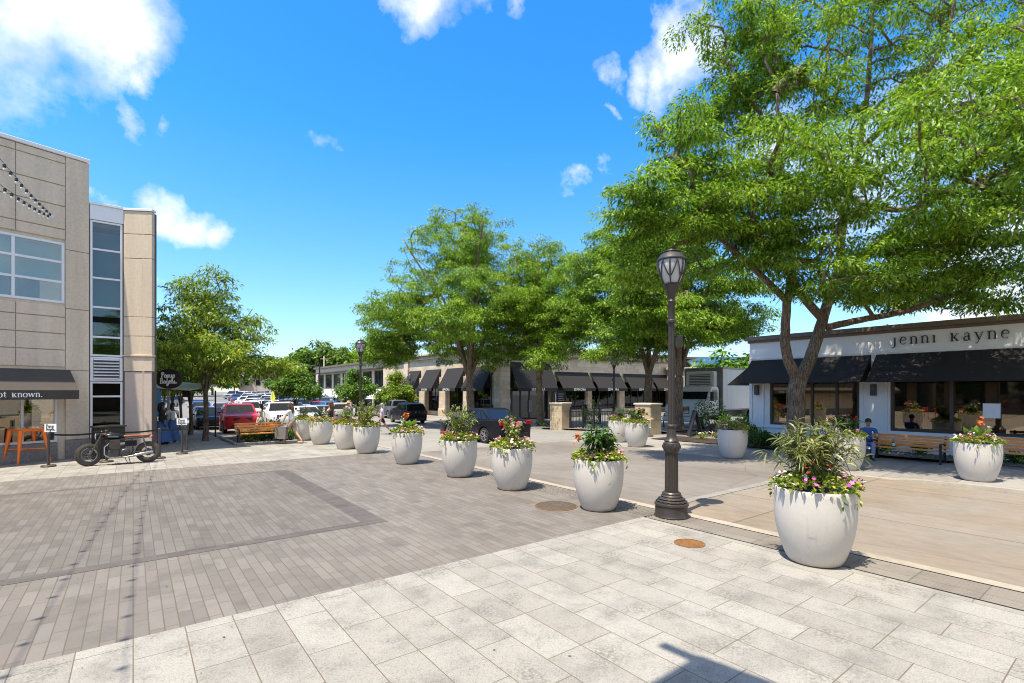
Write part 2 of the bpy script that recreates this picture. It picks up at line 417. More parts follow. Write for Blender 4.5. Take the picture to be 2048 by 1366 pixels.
concrete('curb_grey', (.46,.43,.385), dirt=.2)
concrete('lot_asphalt', (.36,.335,.305), dirt=.15)
concrete('mulch', (.10,.062,.042), dirt=.5, bs=.9)
concrete('gravel', (.40,.37,.33), dirt=.45, bs=1.0)
pm('white_line', (.75,.74,.7), .7, var=.15, scale=9)

# ---------------------------------------------------------------- ground, roads, pavements
ground_sheet('ground', -260, 420, -120, 460, -.02, M['asphalt'], 6.0)
ground_sheet('street', 7.9, 21.2, 5.85, 75, .002, M['street_concrete'], 1.5)
ground_sheet('parking_street', 3.4, 7.9, 26.6, 75, .002, M['street_concrete'], 1.5)
ground_sheet('concrete_road', 7.9, 14.9, -14, 5.85, .002, M['road_tan'], 2)
ground_sheet('crossing', 7.9, 15.3, 5.85, 16.2, .006, M['crossing_brown'], 1)
ground_sheet('crossing_edge', 7.95, 15.2, 5.72, 5.92, .010, M['curb_grey'], 2)
ground_sheet('plaza_paving', -30, 7.06, 5.55, 17, .004, M['paver_grey'], 1)
ground_sheet('plaza_kerb_paving', 7.06, 7.7, 5.55, 17, .004, M['paver_grey'], 1)
ground_sheet('plaza_inset', -30, 3.02, 8.17, 14.62, .008, M['paver_dark'], 1)
ground_sheet('plaza_border', -30, 3.02, 7.94, 8.17, .008, M['paver_brown'], 2)
ground_sheet('plaza_border', 3.02, 3.40, 7.94, 14.8, .008, M['paver_brown'], 1)
ground_sheet('plaza_border', -30, 3.02, 14.62, 14.8, .008, M['paver_brown'], 2)
ground_sheet('slab_paving', -20, 7.06, -20, 5.55, .004, M['slab_light'], 1)
ground_sheet('slab_paving', -30, 7.7, 17, 22.3, .004, M['slab_light'], 1)
ground_sheet('plaza_kerb', 7.7, 7.9, -14, 26.6, .012, M['curb_cream'], 1)
ground_sheet('left_pavement', .2, 3.3, 22.3, 60, .006, M['walk_concrete'], 1.5)
ground_sheet('pavement_end', 5.6, 7.7, 22.3, 26.6, .004, M['slab_light'], 1)
# raised pavement on the right with a real kerb step
def ztop(u, v): return g(u, v)+.085*sm((4.6-v)/1.6)
ground_sheet('right_pavement', 15.1, 21.1, -14, 16.2, .004, M['walk_concrete'], .5, zf=ztop)
mb = MB()
for v0, v1 in zip(np.arange(-14, 5.0, .8), np.arange(-13.2, 5.8, .8)):
    za, zb = ztop(15, v0)+.006, ztop(15, v1)+.006
    mb.add([(14.92,v0,-.03),(15.1,v0,-.03),(15.1,v1,-.03),(14.92,v1,-.03),(14.95,v0,za),(15.1,v0,za),(15.1,v1,zb),(14.95,v1,zb)],
           [(0,3,2,1),(4,5,6,7),(0,1,5,4),(2,3,7,6),(3,0,4,7),(1,2,6,5)])
k = mb.build('right_kerb', M['curb_cream']); tag(k, kind='structure')
ground_sheet('far_pavement', 21.2, 26.0, 16.2, 75, .10, M['walk_concrete'], 1.2)
mb = MB()
for v0 in np.arange(24.6, 74, 1.2):
    a, b_ = g(21.1, v0), g(21.1, v0+1.2)
    mb.add([(21.02,v0,a-.05),(21.2,v0,a-.05),(21.2,v0+1.2,b_-.05),(21.02,v0+1.2,b_-.05),(21.04,v0,a+.106),(21.2,v0,a+.106),(21.2,v0+1.2,b_+.106),(21.04,v0+1.2,b_+.106)],
           [(0,3,2,1),(4,5,6,7),(0,1,5,4),(2,3,7,6),(3,0,4,7),(1,2,6,5)])
tag(mb.build('far_kerb', M['curb_grey']), kind='structure')
ground_sheet('side_street', 21.1, 70, 11.2, 16.2, .0, M['asphalt'], 2)
ground_sheet('car_lot', -75, 12, 62, 150, .006, M['lot_asphalt'], 3)
# planted beds
ground_sheet('mulch_bed', 3.45, 5.5, 22.75, 26.5, .05, M['mulch'], .5)
ground_sheet('mulch_bed', 18.9, 21.0, 8.6, 14.5, .035, M['mulch'], .5)
ground_sheet('mulch_bed', 22.3, 26.5, 14.6, 17.6, .035, M['mulch'], .5)
ground_sheet('gravel_bed', 19.4, 21.0, -14, 8.6, .10, M['gravel'], .3)
mb = MB()
for a, b_ in (((3.3,22.65),(5.6,22.65)), ((3.3,22.65),(3.3,26.6)), ((5.6,22.65),(5.6,26.6)), ((3.3,26.6),(5.6,26.6))):
    mb.bar((*a, g(*a)+.03), (*b_, g(*b_)+.03), .15, .16)
tag(mb.build('bed_kerb', M['curb_grey'], bevel=.02), kind='structure')
# tactile strip of truncated domes along the kerb
mb = MB()
for i in range(7):
    for j in range(150):
        u = 7.13+i*.078; v = .2+j*.078
        if v > 11.5: continue
        if (v % 1.22) < .05: continue
        mb.add([(u+.022*math.cos(a), v+.022*math.sin(a), .008) for a in np.arange(6)*PI/3]+[(u+.012*math.cos(a), v+.012*math.sin(a), .016) for a in np.arange(6)*PI/3],
               [(0,1,7,6),(1,2,8,7),(2,3,9,8),(3,4,10,9),(4,5,11,10),(5,0,6,11),(6,7,8,9,10,11)])
paver('tactile_grey', [(.29,.25,.205),(.34,.295,.245),(.39,.345,.29)], .61, .61, .006, 0, 2, moss=.2, mcol=(.1,.09,.08))
ground_sheet('tactile_strip', 7.08, 7.68, -14, 5.5, .008, M['tactile_grey'], 2)
tag(mb.build('tactile_domes', M['tactile_grey'], fixn=False), kind='structure')
# fallen leaves and grit: a few flecks on the slabs
mb = MB()
for _ in range(240):
    u = random.uniform(-3, 7); v = random.uniform(3, 20); a = random.uniform(0, 6.3); r = random.uniform(.006, .018)
    mb.add([(u+r*math.cos(a), v+r*math.sin(a), .011), (u-r*.5*math.sin(a), v+r*.5*math.cos(a), .014), (u-r*math.cos(a), v-r*math.sin(a), .011), (u+r*.4*math.sin(a), v-r*.4*math.cos(a), .0125)], [(0,1,2,3)])
tag(mb.build('leaf_litter', pm('litter', (.12,.085,.05), .8, var=.4, scale=20), fixn=False), kind='stuff')
# ---------------------------------------------------------------- lettering drawn as strokes
def arc(cx, cy, rx, ry, a0, a1, n=14):
    return [(cx+rx*math.cos(R(a0+(a1-a0)*i/n)), cy+ry*math.sin(R(a0+(a1-a0)*i/n))) for i in range(n+1)]
TK, TN = .19, .07
def stem(x, y0, y1, w=TK): return ([(x,y0),(x,y1)], [w,w])
def serif(x, y, l=.36): return ([(x-l/2,y),(x+l/2,y)], [TN,TN])
def vary(pts, fn): return (pts, [fn(i/(len(pts)-1)) for i in range(len(pts))])
SG = {
 'n': (.92, [stem(.16,0,.97), serif(.16,.03), serif(.06,.95,.2), vary(arc(.44,.68,.26,.32,165,0), lambda t: TN+.1*t), stem(.70,.70,0), serif(.70,.03)]),
 'i': (.5, [stem(.2,0,.97), serif(.2,.03), serif(.1,.95,.2)]),
 'j': (.46, [vary([(.2,.97),(.2,.4),(.2,-.1),(.15,-.3),(.02,-.42),(-.12,-.4)], lambda t: TK if t < .5 else TN+.03), serif(.1,.95,.2)]),
 'e': (.86, [vary(arc(.4,.5,.33,.5,5,320,22), lambda t: TN+.11*math.sin(PI*min(1,t*1.25))**2), ([(.1,.55),(.72,.55)], [TN,TN])]),
 'k': (.95, [stem(.16,0,1.06), serif(.16,.03), serif(.06,1.05,.2), ([(.22,.42),(.66,.93)], [TN,TN]), ([(.34,.56),(.72,.03)], [TK,TK]), serif(.74,.03,.3), serif(.66,.95,.28)]),
 'a': (.84, [vary([(.12,.78),(.2,.95),(.38,1.0),(.54,.88),(.56,.7)], lambda t: TN+.08*t), stem(.56,.72,.1), ([(.56,.12),(.64,.03),(.76,.06)], [.12,TN,TN]), vary(arc(.33,.27,.24,.27,60,330,18), lambda t: TN+.1*math.sin(PI*t))]),
 'y': (.9, [([(.1,.95),(.42,.05)], [TK,TK]), ([(.74,.95),(.36,-.1),(.26,-.34),(.08,-.4)], [TN,TN,TN,.13]), serif(.1,.95,.34), serif(.74,.95,.3)]),
 't': (.6, [vary([(.24,1.3),(.24,.25),(.3,.06),(.42,.02),(.54,.1)], lambda t: TK if t < .5 else TN+.02), ([(.04,.95),(.5,.95)], [TN+.02,TN+.02])]),
 'o': (.9, [vary(arc(.42,.5,.36,.5,90,450,26), lambda t: TN+.11*abs(math.sin(2*PI*t)))]),
 'w': (1.3, [([(.1,.95),(.38,.05)], [TK,TK]), ([(.38,.05),(.64,.95)], [TN,TN]), ([(.62,.95),(.9,.05)], [TK,TK]), ([(.9,.05),(1.16,.95)], [TN,TN]), serif(.1,.95,.34), serif(1.16,.95,.3), serif(.64,.95,.3)]),
 '.': (.4, [stem(.16,0,.19)]),
 ' ': (.8, []),
}
CUR = {  # one-line handwriting
 'P': (.62, [[(.12,-.02),(.16,.5),(.2,1.0)], [(.02,.86),(.2,1.03),(.46,1.02),(.56,.82),(.42,.6),(.18,.52)]]),
 'o': (.46, [arc(.22,.3,.18,.27,80,440,12)]),
 'p': (.54, [[(.1,.58),(.1,.2),(.06,-.4)], [(.1,.4),(.2,.56),(.36,.56),(.44,.36),(.36,.1),(.22,.02),(.1,.14)]]),
 'u': (.56, [[(.08,.62),(.06,.2),(.16,.03),(.3,.06),(.42,.3),(.44,.62),(.44,.2),(.52,.04)]]),
 'B': (.7, [[(.14,0),(.16,.5),(.18,1.0)], [(.04,.92),(.3,1.03),(.5,.92),(.46,.66),(.22,.54),(.5,.5),(.62,.28),(.5,.06),(.26,-.02),(.06,.04)]]),
 'a': (.54, [arc(.22,.28,.18,.26,60,400,12)+[(.4,.1),(.52,.04)]]),
 'g': (.52, [arc(.22,.3,.18,.24,40,390,12)+[(.4,.0),(.34,-.36),(.18,-.46),(.06,-.34),(.2,-.14),(.5,.06)]]),
 'e': (.46, [[(.04,.26),(.3,.34),(.36,.5),(.22,.6),(.08,.44),(.06,.2),(.18,.03),(.44,.1)]]),
 'l': (.36, [[(.0,.1),(.2,.5),(.28,.9),(.2,1.04),(.1,.9),(.1,.3),(.18,.04),(.34,.1)]]),
 's': (.5, [[(.0,.1),(.16,.34),(.24,.56),(.3,.34),(.3,.1),(.16,.0),(.06,.06),(.3,.04),(.72,.12)]]),
}
def letter_ribbons(body, size, ext, wk=1, sp=0):
    """serif letters as raised strokes in the XY plane, centred"""
    mb = MB(); x = 0; tot = sum(SG[c][0]+sp for c in body)-sp; d = 0
    for c in body:
        for pts, ws in SG[c][1]:
            d += 1; z1 = ext+.0004*(d % 7); n = len(pts); L = []; Rr = []
            for i, (px_, py_) in enumerate(pts):
                a = pts[max(0,i-1)]; b = pts[min(n-1,i+1)]; tx, ty = b[0]-a[0], b[1]-a[1]; l = math.hypot(tx, ty) or 1
                nx, ny = -ty/l*ws[i]*wk/2, tx/l*ws[i]*wk/2
                L.append(((x+px_+nx-tot/2)*size, (py_+ny-.5)*size)); Rr.append(((x+px_-nx-tot/2)*size, (py_-ny-.5)*size))
            vs = [(*p, 0) for p in L]+[(*p, 0) for p in Rr]+[(*p, z1) for p in L]+[(*p, z1) for p in Rr]; fs = []
            for i in range(n-1):
                fs += [(2*n+i, 2*n+i+1, 3*n+i+1, 3*n+i), (i, 2*n+i, 2*n+i+1, i+1), (n+i, n+i+1, 3*n+i+1, 3*n+i), (i, i+1, n+i+1, n+i)]
            fs += [(0,n,3*n,2*n), (n-1,2*n-1,4*n-1,3*n-1)]
            mb.add(vs, fs)
        x += SG[c][0]+sp
    return mb
def script_mb(lines, size, r, lead=1.15, shift=None):
    mb = MB()
    for li, body in enumerate(lines):
        tot = sum(CUR[c][0] for c in body); x = -tot/2+(shift[li] if shift else 0)
        for c in body:
            for s in CUR[c][1]:
                mb.tube([((x+a)*size, (b-.3-li*lead+.5*(len(lines)-1)*lead)*size, r*.4) for a, b in s], r, 6)
            x += CUR[c][0]
    return mb
def upright(n2):                   # euler that stands XY lettering up, facing n2
    n = Vector((n2[0], n2[1], 0)).normalized(); r = Vector((0,0,1)).cross(n)
    return Matrix((r, Vector((0,0,1)), n)).transposed().to_euler()
def face(o2, n2, z=0):             # facade frame: x to the onlooker's right, y outward, z up
    n = Vector((n2[0], n2[1], 0)).normalized(); r = Vector((0,0,1)).cross(n)
    T = Matrix.Identity(4)
    T.col[0][:3] = r; T.col[1][:3] = n; T.col[2][:3] = (0,0,1); T.col[3][:3] = (o2[0], o2[1], z)
    return T
def FM(T): m = MB(); m.T = T; return m
def wall_holes(mb, s0, s1, z0, z1, holes, th=.3, d1=0):
    x = s0
    for (a, b, c, d) in sorted(holes):
        if a > x: mb.box(x, a, d1-th, d1, z0, z1)
        if c > z0: mb.box(a, b, d1-th, d1, z0, c)
        if d < z1: mb.box(a, b, d1-th, d1, d, z1)
        x = b
    if x < s1: mb.box(x, s1, d1-th, d1, z0, z1)
def window(T, par, s0, s1, z0, z1, vs=(), hs=(), fm=None, gm=None, fw=.07, d=-.12, fd=.1, name='window'):
    m = FM(T)
    m.box(s0, s0+fw, d-fd/2, d+fd/2, z0, z1); m.box(s1-fw, s1, d-fd/2, d+fd/2, z0, z1)
    m.box(s0+fw, s1-fw, d-fd/2, d+fd/2, z0, z0+fw); m.box(s0+fw, s1-fw, d-fd/2, d+fd/2, z1-fw, z1)
    for x in vs: m.box(x-fw/2, x+fw/2, d-fd/2+.004, d+fd/2-.004, z0+fw, z1-fw)
    for z in hs: m.box(s0+fw, s1-fw, d-fd/2+.008, d+fd/2-.008, z-fw/2, z+fw/2)
    w_ = m.build(name, fm, par, bevel=.006, seg=1)
    WORLD_part(w_)
    p = FM(T); p.box(s0+fw*.5, s1-fw*.5, d-.006, d+.006, z0+fw*.5, z1-fw*.5)
    q = p.build('pane', gm, w_, loc=(0,0,0)); return w_
def WORLD_part(o): pass
def awning(T, par, s0, s1, zt, zb, proj, val, mat, lab=None, open_side=False, name='awning'):
    m = FM(T); t = .012
    def sheet(a, b, c, d, n):
        m.plate([a, b, c, d] if d else [a, b, c], n, t)
    sl = Vector((0, zt-zb, proj)).normalized()
    sheet((s0,.02,zt), (s1,.02,zt), (s1,proj,zb), (s0,proj,zb), sl)
    m.box(s0, s1, proj, proj+t, zb-val, zb+.004)
    if not open_side:
        for s in (s0+.001, s1-.001-t): m.plate([(s,.02,zt-.012), (s,proj-.005,zb-.006), (s,proj-.005,zb-val*.0), (s,.02,zb)], (1,0,0), t)
    else:
        for s in (s0+.02, s1-.02): m.bar((s,.02,zb), (s,proj,zb), .025)
    m.bar((s0,proj-.01,zb-.01), (s1,proj-.01,zb-.01), .025)
    k_ = max(2, int(round((s1-s0)/1.15)))
    for i in range(1, k_):
        s = s0+(s1-s0)*i/k_; m.bar((s,.03,zt+.006), (s,proj-.01,zb+.010), .022, .012, up=tuple(sl))
    return m.build(name, mat, par)
# ---------------------------------------------------------------- materials of the buildings
pm('limestone', (.62,.51,.385), .8, var=.20, scale=1.6, b=.12, bscale=60, streak=(1.6,1.6,.16))
pm('limestone_warm', (.58,.475,.35), .8, var=.16, scale=1.6, b=.12, bscale=60, streak=(1.6,1.6,.16))
pm('limestone_pink', (.50,.41,.345), .8, var=.12, scale=1.2, b=.12, bscale=60)
pm('dark_gap', (.10,.085,.07), .9, var=0)
pm('granite', (.23,.21,.195), .6, var=.45, scale=18, b=.1, bscale=120)
pm('white_metal', (.72,.72,.74), .4, var=.05)
pm('black_metal', (.018,.017,.016), .42, var=.2, scale=8, spec=.5)
pm('bronze_metal', (.055,.042,.032), .4, var=.2)
pm('black_canvas', (.017,.015,.0135), .85, var=.25, scale=3, b=.15, bscale=400)
pm('brown_canvas', (.017,.012,.0095), .85, var=.25, scale=3, b=.15, bscale=400)
pm('grey_canvas', (.062,.052,.043), .9, var=.2, scale=3, b=.15, bscale=400)
pm('white_canvas', (.74,.73,.70), .8, var=.08)
pm('white_paint', (.78,.75,.70), .6, var=.06, scale=2, b=.08, bscale=30)
pm('white_letter', (.85,.85,.83), .5, var=0)
pm('black_letter', (.012,.012,.012), .5, var=0)
pm('roof_edge', (.15,.11,.075), .5, var=.2)
pm('roof_felt', (.30,.28,.25), .9, var=.2)
pm('room_dark', (.10,.075,.055), .8, var=.2, scale=2)
pm('room_pale', (.35,.30,.24), .8, var=.15, scale=2)
def blockwork(name, c):
    m, nt, p, o = _nt(name); tc = N(nt, 'ShaderNodeTexCoord').outputs['Object']
    sp = N(nt, 'ShaderNodeSeparateXYZ'); nt.links.new(tc, sp.inputs[0])
    cb = N(nt, 'ShaderNodeCombineXYZ'); nt.links.new(math_(nt, 'ADD', sp.outputs[0], sp.outputs[1]), cb.inputs[0]); nt.links.new(sp.outputs[2], cb.inputs[1])
    br = N(nt, 'ShaderNodeTexBrick'); nt.links.new(cb.outputs[0], br.inputs['Vector']); br.inputs['Scale'].default_value = 1
    br.inputs['Brick Width'].default_value = .9; br.inputs['Row Height'].default_value = .38; br.inputs['Mortar Size'].default_value = .008
    br.inputs['Color1'].default_value = (*sc(c,.86),1); br.inputs['Color2'].default_value = (*sc(c,1.12),1); br.inputs['Mortar'].default_value = (*sc(c,.6),1)
    b2 = mix(nt, 1.0, br.outputs['Color'], ramp(nt, noise(nt, tc, 1.1, 6), [(.3, (.8,.78,.75)), (.65, (1.06,1.05,1.03))]), 'MULTIPLY')
    nt.links.new(b2, p.inputs['Base Color']); p.inputs['Roughness'].default_value = .8
    bump(nt, p, math_(nt, 'MULTIPLY_ADD', br.outputs['Fac'], -1, noise(nt, tc, 50)), .2, .01); M[name] = m
blockwork('sandstone', (.62,.50,.36)); blockwork('gate_stone', (.55,.44,.29))
glassmat('shop_glass', (.60,.56,.48), .18, (1,.86,.68)); glassmat('dark_shop_glass', (.50,.50,.48), .015); glassmat('stair_pane', (.55,.66,.66), .04)
darkglass('office_glass', (.05,.085,.085)); darkglass('office_glass_dark', (.022,.026,.028))
pm('blind', (.36,.50,.44), .75, var=.1, streak=(1,1,12), scale=3)
glassmat('office_pane', (.74,.86,.84), .09)

# ---------------------------------------------------------------- left: pale stone office and shop
A = Vector(w2(-14.07, 16.63)); nA = (.335, -.942)
B = wthing('stone_building', 'two storey pale stone office building with brown awning at its foot', 'building', (A.x, A.y, 0))
TA = face(A, nA)
P_ = FM(TA); th = .32
holes = [(-4.6,-.62,5.0,6.95), (-4.6,-.80,.55,2.72)]
wall_holes(P_, -16, -.012, 0, 3.9, holes[1:], th, -.045); wall_holes(P_, -16, -.012, 3.9, 9.72, holes[:1], th, -.045)
P_.box(-16, -.02, -7, -th-.05, 9.3, 9.7)                                   # roof slab
P_.box(-.34, -.02, -7, -th-.05, 8.4, 9.3)
wl = P_.build('wall', M['limestone'], B)
P_ = FM(TA)                                                                # cladding panels, each proud of the joint behind
zj = [2.95,3.5,4.02,4.55,4.92]; zu = [7.05,7.38,8.12,8.78,9.5,9.74]
for a, b in ((-4.2,-1.775),(-1.76,-.612),):
    for zz in (zj, zu):
        for z0, z1 in zip(zz[:-1], zz[1:]): P_.box(a, b, -.04, 0, z0+.012, z1-.012)
for z0, z1 in zip([.6,2.85,4.85,6.75], [2.85,4.85,6.75,9.74]): P_.box(-.598, 0, -.04, .012, z0+.008, z1-.008)
P_.build('cladding', M['limestone'], B, bevel=.006, seg=1)
P_ = FM(TA); P_.box(-16, -.80, -.04, .01, 0, .54); P_.box(-.61, .004, -.04, .03, 0, .59); P_.build('plinth', M['granite'], B, bevel=.01, seg=1)
P_ = FM(TA); P_.box(-16, .03, -.4, .05, 9.75, 9.87); P_.build('coping', M['white_metal'], B, bevel=.01, seg=1)
w1 = window(TA, B, -4.6, -.62, 5.0, 6.95, (-1.82, -3.1), (5.68, 6.32), M['white_metal'], M['office_pane'], .075, -.06, .09)
m = FM(TA); m.box(-4.55, -.66, -.34, -.32, 5.68, 6.9); m.build('blind', M['blind'], w1, loc=(0,0,0))
m = FM(TA); m.box(-4.55, -.66, -2.4, -2.38, 5.0, 7); m.box(-4.55, -.6, -2.4, -.36, 4.9, 4.98); m.build('room', M['room_dark'], B)
w2_ = window(TA, B, -4.6, -.80, .56, 2.72, (-1.62, -3.2), (), M['white_metal'], M['shop_glass'], .07, -.06, .09, 'shop_window')
m = FM(TA); m.box(-4.6, -.7, -3.2, -3.1, .3, 2.9); m.box(-4.6, -.7, -3.2, -.38, .25, .35); m.box(-4.6, -.7, -3.2, -.38, 2.8, 2.9)
m.box(-2.4, -1.9, -2.4, -1.9, .35, 1.2); m.box(-1.5, -1.2, -1.4, -1.1, .35, 1.0); m.build('shop_interior', M['room_dark'], B)
aw = awning(TA, B, -16, -.50, 2.86, 2.2, .85, .27, M['grey_canvas'])
lt = letter_ribbons('not known.', .118, .006, 1.15, .06).build('lettering', M['white_letter'], aw, loc=(0,0,0), fixn=True)
pl = TA @ Vector((-1.90, .868, 2.065)); lt.location = pl-B.location-aw.location; lt.rotation_euler = upright(nA)
WBASE = B.location.copy()
lt.location = pl-WBASE-aw.location
# glass stair strip beside it
T1 = Vector(w2(-13.36, 17.2)); rS = (T1-A).normalized(); nS = (rS.y, -rS.x); TS = face(A, nS); LS = (T1-A).length
m = FM(TS); m.box(.02, LS, -.06, .0, 7.92, 8.42); m.box(.0, LS+.02, -.3, .03, 8.42, 8.5); m.box(0, LS, -6, -.3, 8.36, 8.46)
m.build('parapet_panel', M['white_metal'], B, bevel=.006, seg=1)
w3 = window(TS, B, .03, LS-.03, 3.35, 7.9, (), (4.0,5.0,5.98,6.94), M['white_metal'], M['stair_pane'], .06, -.05, .09, 'stair_window')
m = FM(TS); m.box(.05, LS-.05, -.42, -.40, 4.95, 7.6); m.build('blind', M['blind'], w3, loc=(0,0,0))
m = FM(TS); m.box(.02, LS-.02, -.9, -.86, .5, 7.9); m.box(.02, LS, -.86, -.1, 3.15, 3.2); m.box(-.06, .028, -.95, -.005, .0, 8.4); m.box(LS-.028, LS+.06, -.95, -.005, .0, 8.4); m.build('room', M['room_dark'], B)
m = FM(TS); m.box(.03, LS-.03, -.05, 0, 2.52, 3.33)
lv = m.build('louvre_panel', M['white_metal'], B, bevel=.004, seg=1)
m = FM(TS)
for z in np.arange(2.62, 3.26, .105):
    m.add([(.12,.004,z),(LS-.12,.004,z),(LS-.12,.06,z-.035),(.12,.06,z-.035),(.12,.004,z+.012),(LS-.12,.004,z+.012),(LS-.12,.06,z-.02),(.12,.06,z-.02)],[(0,3,2,1),(4,5,6,7),(0,1,5,4),(2,3,7,6),(3,0,4,7),(1,2,6,5)])
m.build('louvre', M['white_metal'], lv, loc=(0,0,0))
m = FM(TS); m.box(.11, LS-.11, .0005, .003, 2.60, 3.27); m.build('vent_opening', M['dark_gap'], lv, loc=(0,0,0))
window(TS, B, .03, LS-.03, .6, 2.5, (), (2.0,), M['white_metal'], M['dark_shop_glass'], .06, -.05, .09, 'stair_window')
m = FM(TS); m.box(0, LS, -.3, .0, 0, .58); m.build('plinth', M['granite'], B, bevel=.008, seg=1)
# end tower
T2 = Vector(w2(-12.47, 17.32)); rT = (T2-T1).normalized(); nT = (rT.y, -rT.x); TT = face(T1, nT); LT = (T2-T1).length
m = FM(TT); m.box(.012, LT-.012, -.3, -.03, 0, 8.38); m.build('tower_core', M['dark_gap'], B)
m = FM(TT)
for z0, z1 in zip([2.86,3.42,4.08,4.74,6.76,7.6], [3.36,4.07,4.73,6.75,7.59,8.39]): m.box(0, LT, -.16, 0, z0+.005, z1-.005)
m.box(-.02, LT+.035, -.16, .035, 3.37, 3.43)
m.build('tower_wall', M['limestone_warm'], B, bevel=.008, seg=1)
m = FM(TT); m.box(0, LT-.02, -.16, -.02, .02, 2.845); m.build('tower_base', M['limestone_pink'], B, bevel=.008, seg=1)
m = FM(TT); m.box(-.03, LT+.03, -.2, .03, 8.4, 8.48); m.build('coping', M['white_metal'], B, bevel=.008, seg=1)
# side wall running back along the pavement
m = MB(); b2 = TT @ Vector((LT, -.17, 0)); m.box(b2.x-.35, b2.x-.06, b2.y, 50, -.6, 8.3); m.box(b2.x-9, b2.x-.08, b2.y+.5, 50, 8.0, 8.25)
m.build('side_wall', M['limestone'], B)
# hanging oval sign, side canopy, wall-mounted signal
sx, sy = w2(-.686*20.6, 20.6)
S = wthing('hanging_sign', 'black oval hanging shop sign reading Popup Bagels in white handwriting', 'sign', (sx, sy, 2.3))
n2 = (-.60, -.80); Tn = face((sx, sy), n2)
m = MB(); m.lathe([(.55,-.03),(.57,-.015),(.57,.015),(.55,.03)], 40); m.v = [(x, y*.72, z) for x, y, z in m.v]
bd = m.build('board', M['black_metal'], S, smooth=True, loc=(0,0,.38)); bd.rotation_euler = upright(n2)
m = script_mb(['Popup', 'Bagels'], .21, .021, 1.12, [-.05, -.1]); l_ = m.build('lettering', M['white_letter'], S, smooth=True, loc=Vector((n2[0]*.034, n2[1]*.034, .37))); l_.rotation_euler = upright(n2)
m = FM(Tn); m.bar((-.9,-.0,2.98), (.1,0,2.98), .04); m.bar((0,0,3.0), (0,0,3.12), .03); m.bar((-.02,0,2.99),(.0,0,3.12),.03); m.build('bracket', M['black_metal'], S)
cu, cv = w2(-.700*21.6, 21.6); Tc = face((cu-.2, cv), n2)
S2 = wthing('side_awning', 'white fabric awning with striped edge under the black oval sign', 'awning', (cu, cv, 0))
m = FM(Tc); m.plate([(-1.0,0,2.35),(1.42,0,2.20),(1.42,-2.2,2.46),(-1.0,-2.2,2.62)], (0,0,1), .02); m.build('canopy', M['white_canvas'], S2)
m = FM(Tc)
for i in range(9): m.box(1.12+i*.034, 1.134+i*.034, .0, .012, 1.93, 2.2)
m.box(1.1,1.43,-.02,-.004,1.93,2.2); m.build('valance', M['black_canvas'], S2)
m = FM(Tc); m.bar((1.3,-2.1,0),(1.3,-2.1,2.2),.05); m.bar((-1.1,-1.0,2.3),(1.3,-1.0,2.2),.04); m.build('frame', M['black_metal'], S2)
tu, tv = w2(-.7205*20.2, 20.2)
S3 = wthing('wall_lantern', 'black lantern box mounted high on the stone building corner', 'lantern', (tu, tv, 3.6))
m = FM(face((tu, tv), n2)); m.box(-.05,.12,-.1,.1,3.5,3.95); m.box(-.02,.09,-.07,.07,3.3,3.5); m.bar((-.3,0,3.8),(0,0,3.8),.05); m.build('housing', M['black_metal'], S3, bevel=.02)
m = FM(face((tu, tv), n2)); m.box(-.12,.0,.10,.112,3.72,3.9); m.build('plate', M['white_letter'], S3)

# ---------------------------------------------------------------- right: white shop with brown awnings
J = wthing('white_shop', 'single storey white painted shop with dark awnings and big display windows', 'shop', (21, 10.9, 0))
TJ = face((21, 10.9), (-1, 0)); LJ = 20.5
jh = [(.85,4.05,.80,2.75), (4.98,13.6,.80,2.75), (14.6,19.8,.80,2.75)]
m = FM(TJ); wall_holes(m, 0, LJ, 0, 4.3, jh, .3, 0); m.box(0, .3, -9, -.3, 0, 4.3); m.box(0, LJ, -9.3, -9, 0, 4.3); m.box(LJ-.3, LJ, -9, -.3, 0, 4.3)
m.build('wall', M['white_paint'], J)
m = FM(TJ)
for a, b in ((.0,.12),(.55,.62),(4.12,4.19),(4.82,4.9),(13.75,13.85),(14.35,14.45)): m.box(a, b, 0, .035, .1, 3.5)
m.box(0, LJ, 0, .04, .66, .72); m.box(0, LJ, 0, .03, .0, .12); m.box(0,LJ,0,.03,3.52,3.6)
m.build('wall_trim', M['white_paint'], J, bevel=.006, seg=1)
m = FM(TJ); m.box(.3, LJ-.3, -9, -.3, 4.0, 4.15); m.build('roof', M['roof_felt'], J)
m = FM(TJ); m.box(-.12, LJ, -9.4, .14, 4.3, 4.47); m.box(-.06, LJ, -9.35, .07, 4.2, 4.3); m.build('roof_edge', M['roof_edge'], J, bevel=.01, seg=1)
for (a, b, c, d), vs in zip(jh, ((2.44,3.3), (6.6,8.3,10.9), (16.4,18.1))):
    window(TJ, J, a, b, c, d, vs, (), M['bronze_metal'], M['shop_glass'], .09, -.1, .12, 'display_window')
m = FM(TJ); m.box(.3, LJ-.3, -6, -5.9, 0, 4); m.box(.3, LJ-.3, -5.9, -.32, .0, .1); m.box(.3, LJ-.3, -5.9, -.32, 3.6, 3.7)
m.box(4.1,4.9,-5.9,-.32,.1,3.6); m.build('shop_interior', M['room_dark'], J)
for s in (1.2, 2.0, 3.2, 5.6, 7.4, 9.4, 10.6, 12.2):
    m = FM(TJ); m.box(s, s+.5, -2.6, -2.1, .1, .1+random.uniform(.7,1.9)); m.build('display_stand', M['room_pale'], J)
m = FM(TJ); m.box(3.5,3.62,-1.5,-1.38,.1,3.4); m.build('column', M['room_pale'], J)
for s in (1.0, 2.8):
    m = FM(TJ); m.box(s,s+.4,-.95,-.9,.6,2.6); m.build('curtain', M['room_pale'], J)
awning(TJ, J, .1, 4.42, 3.46, 2.5, 1.05, .02, M['brown_canvas']); awning(TJ, J, 4.58, 19.9, 3.46, 2.5, 1.05, .02, M['brown_canvas'])
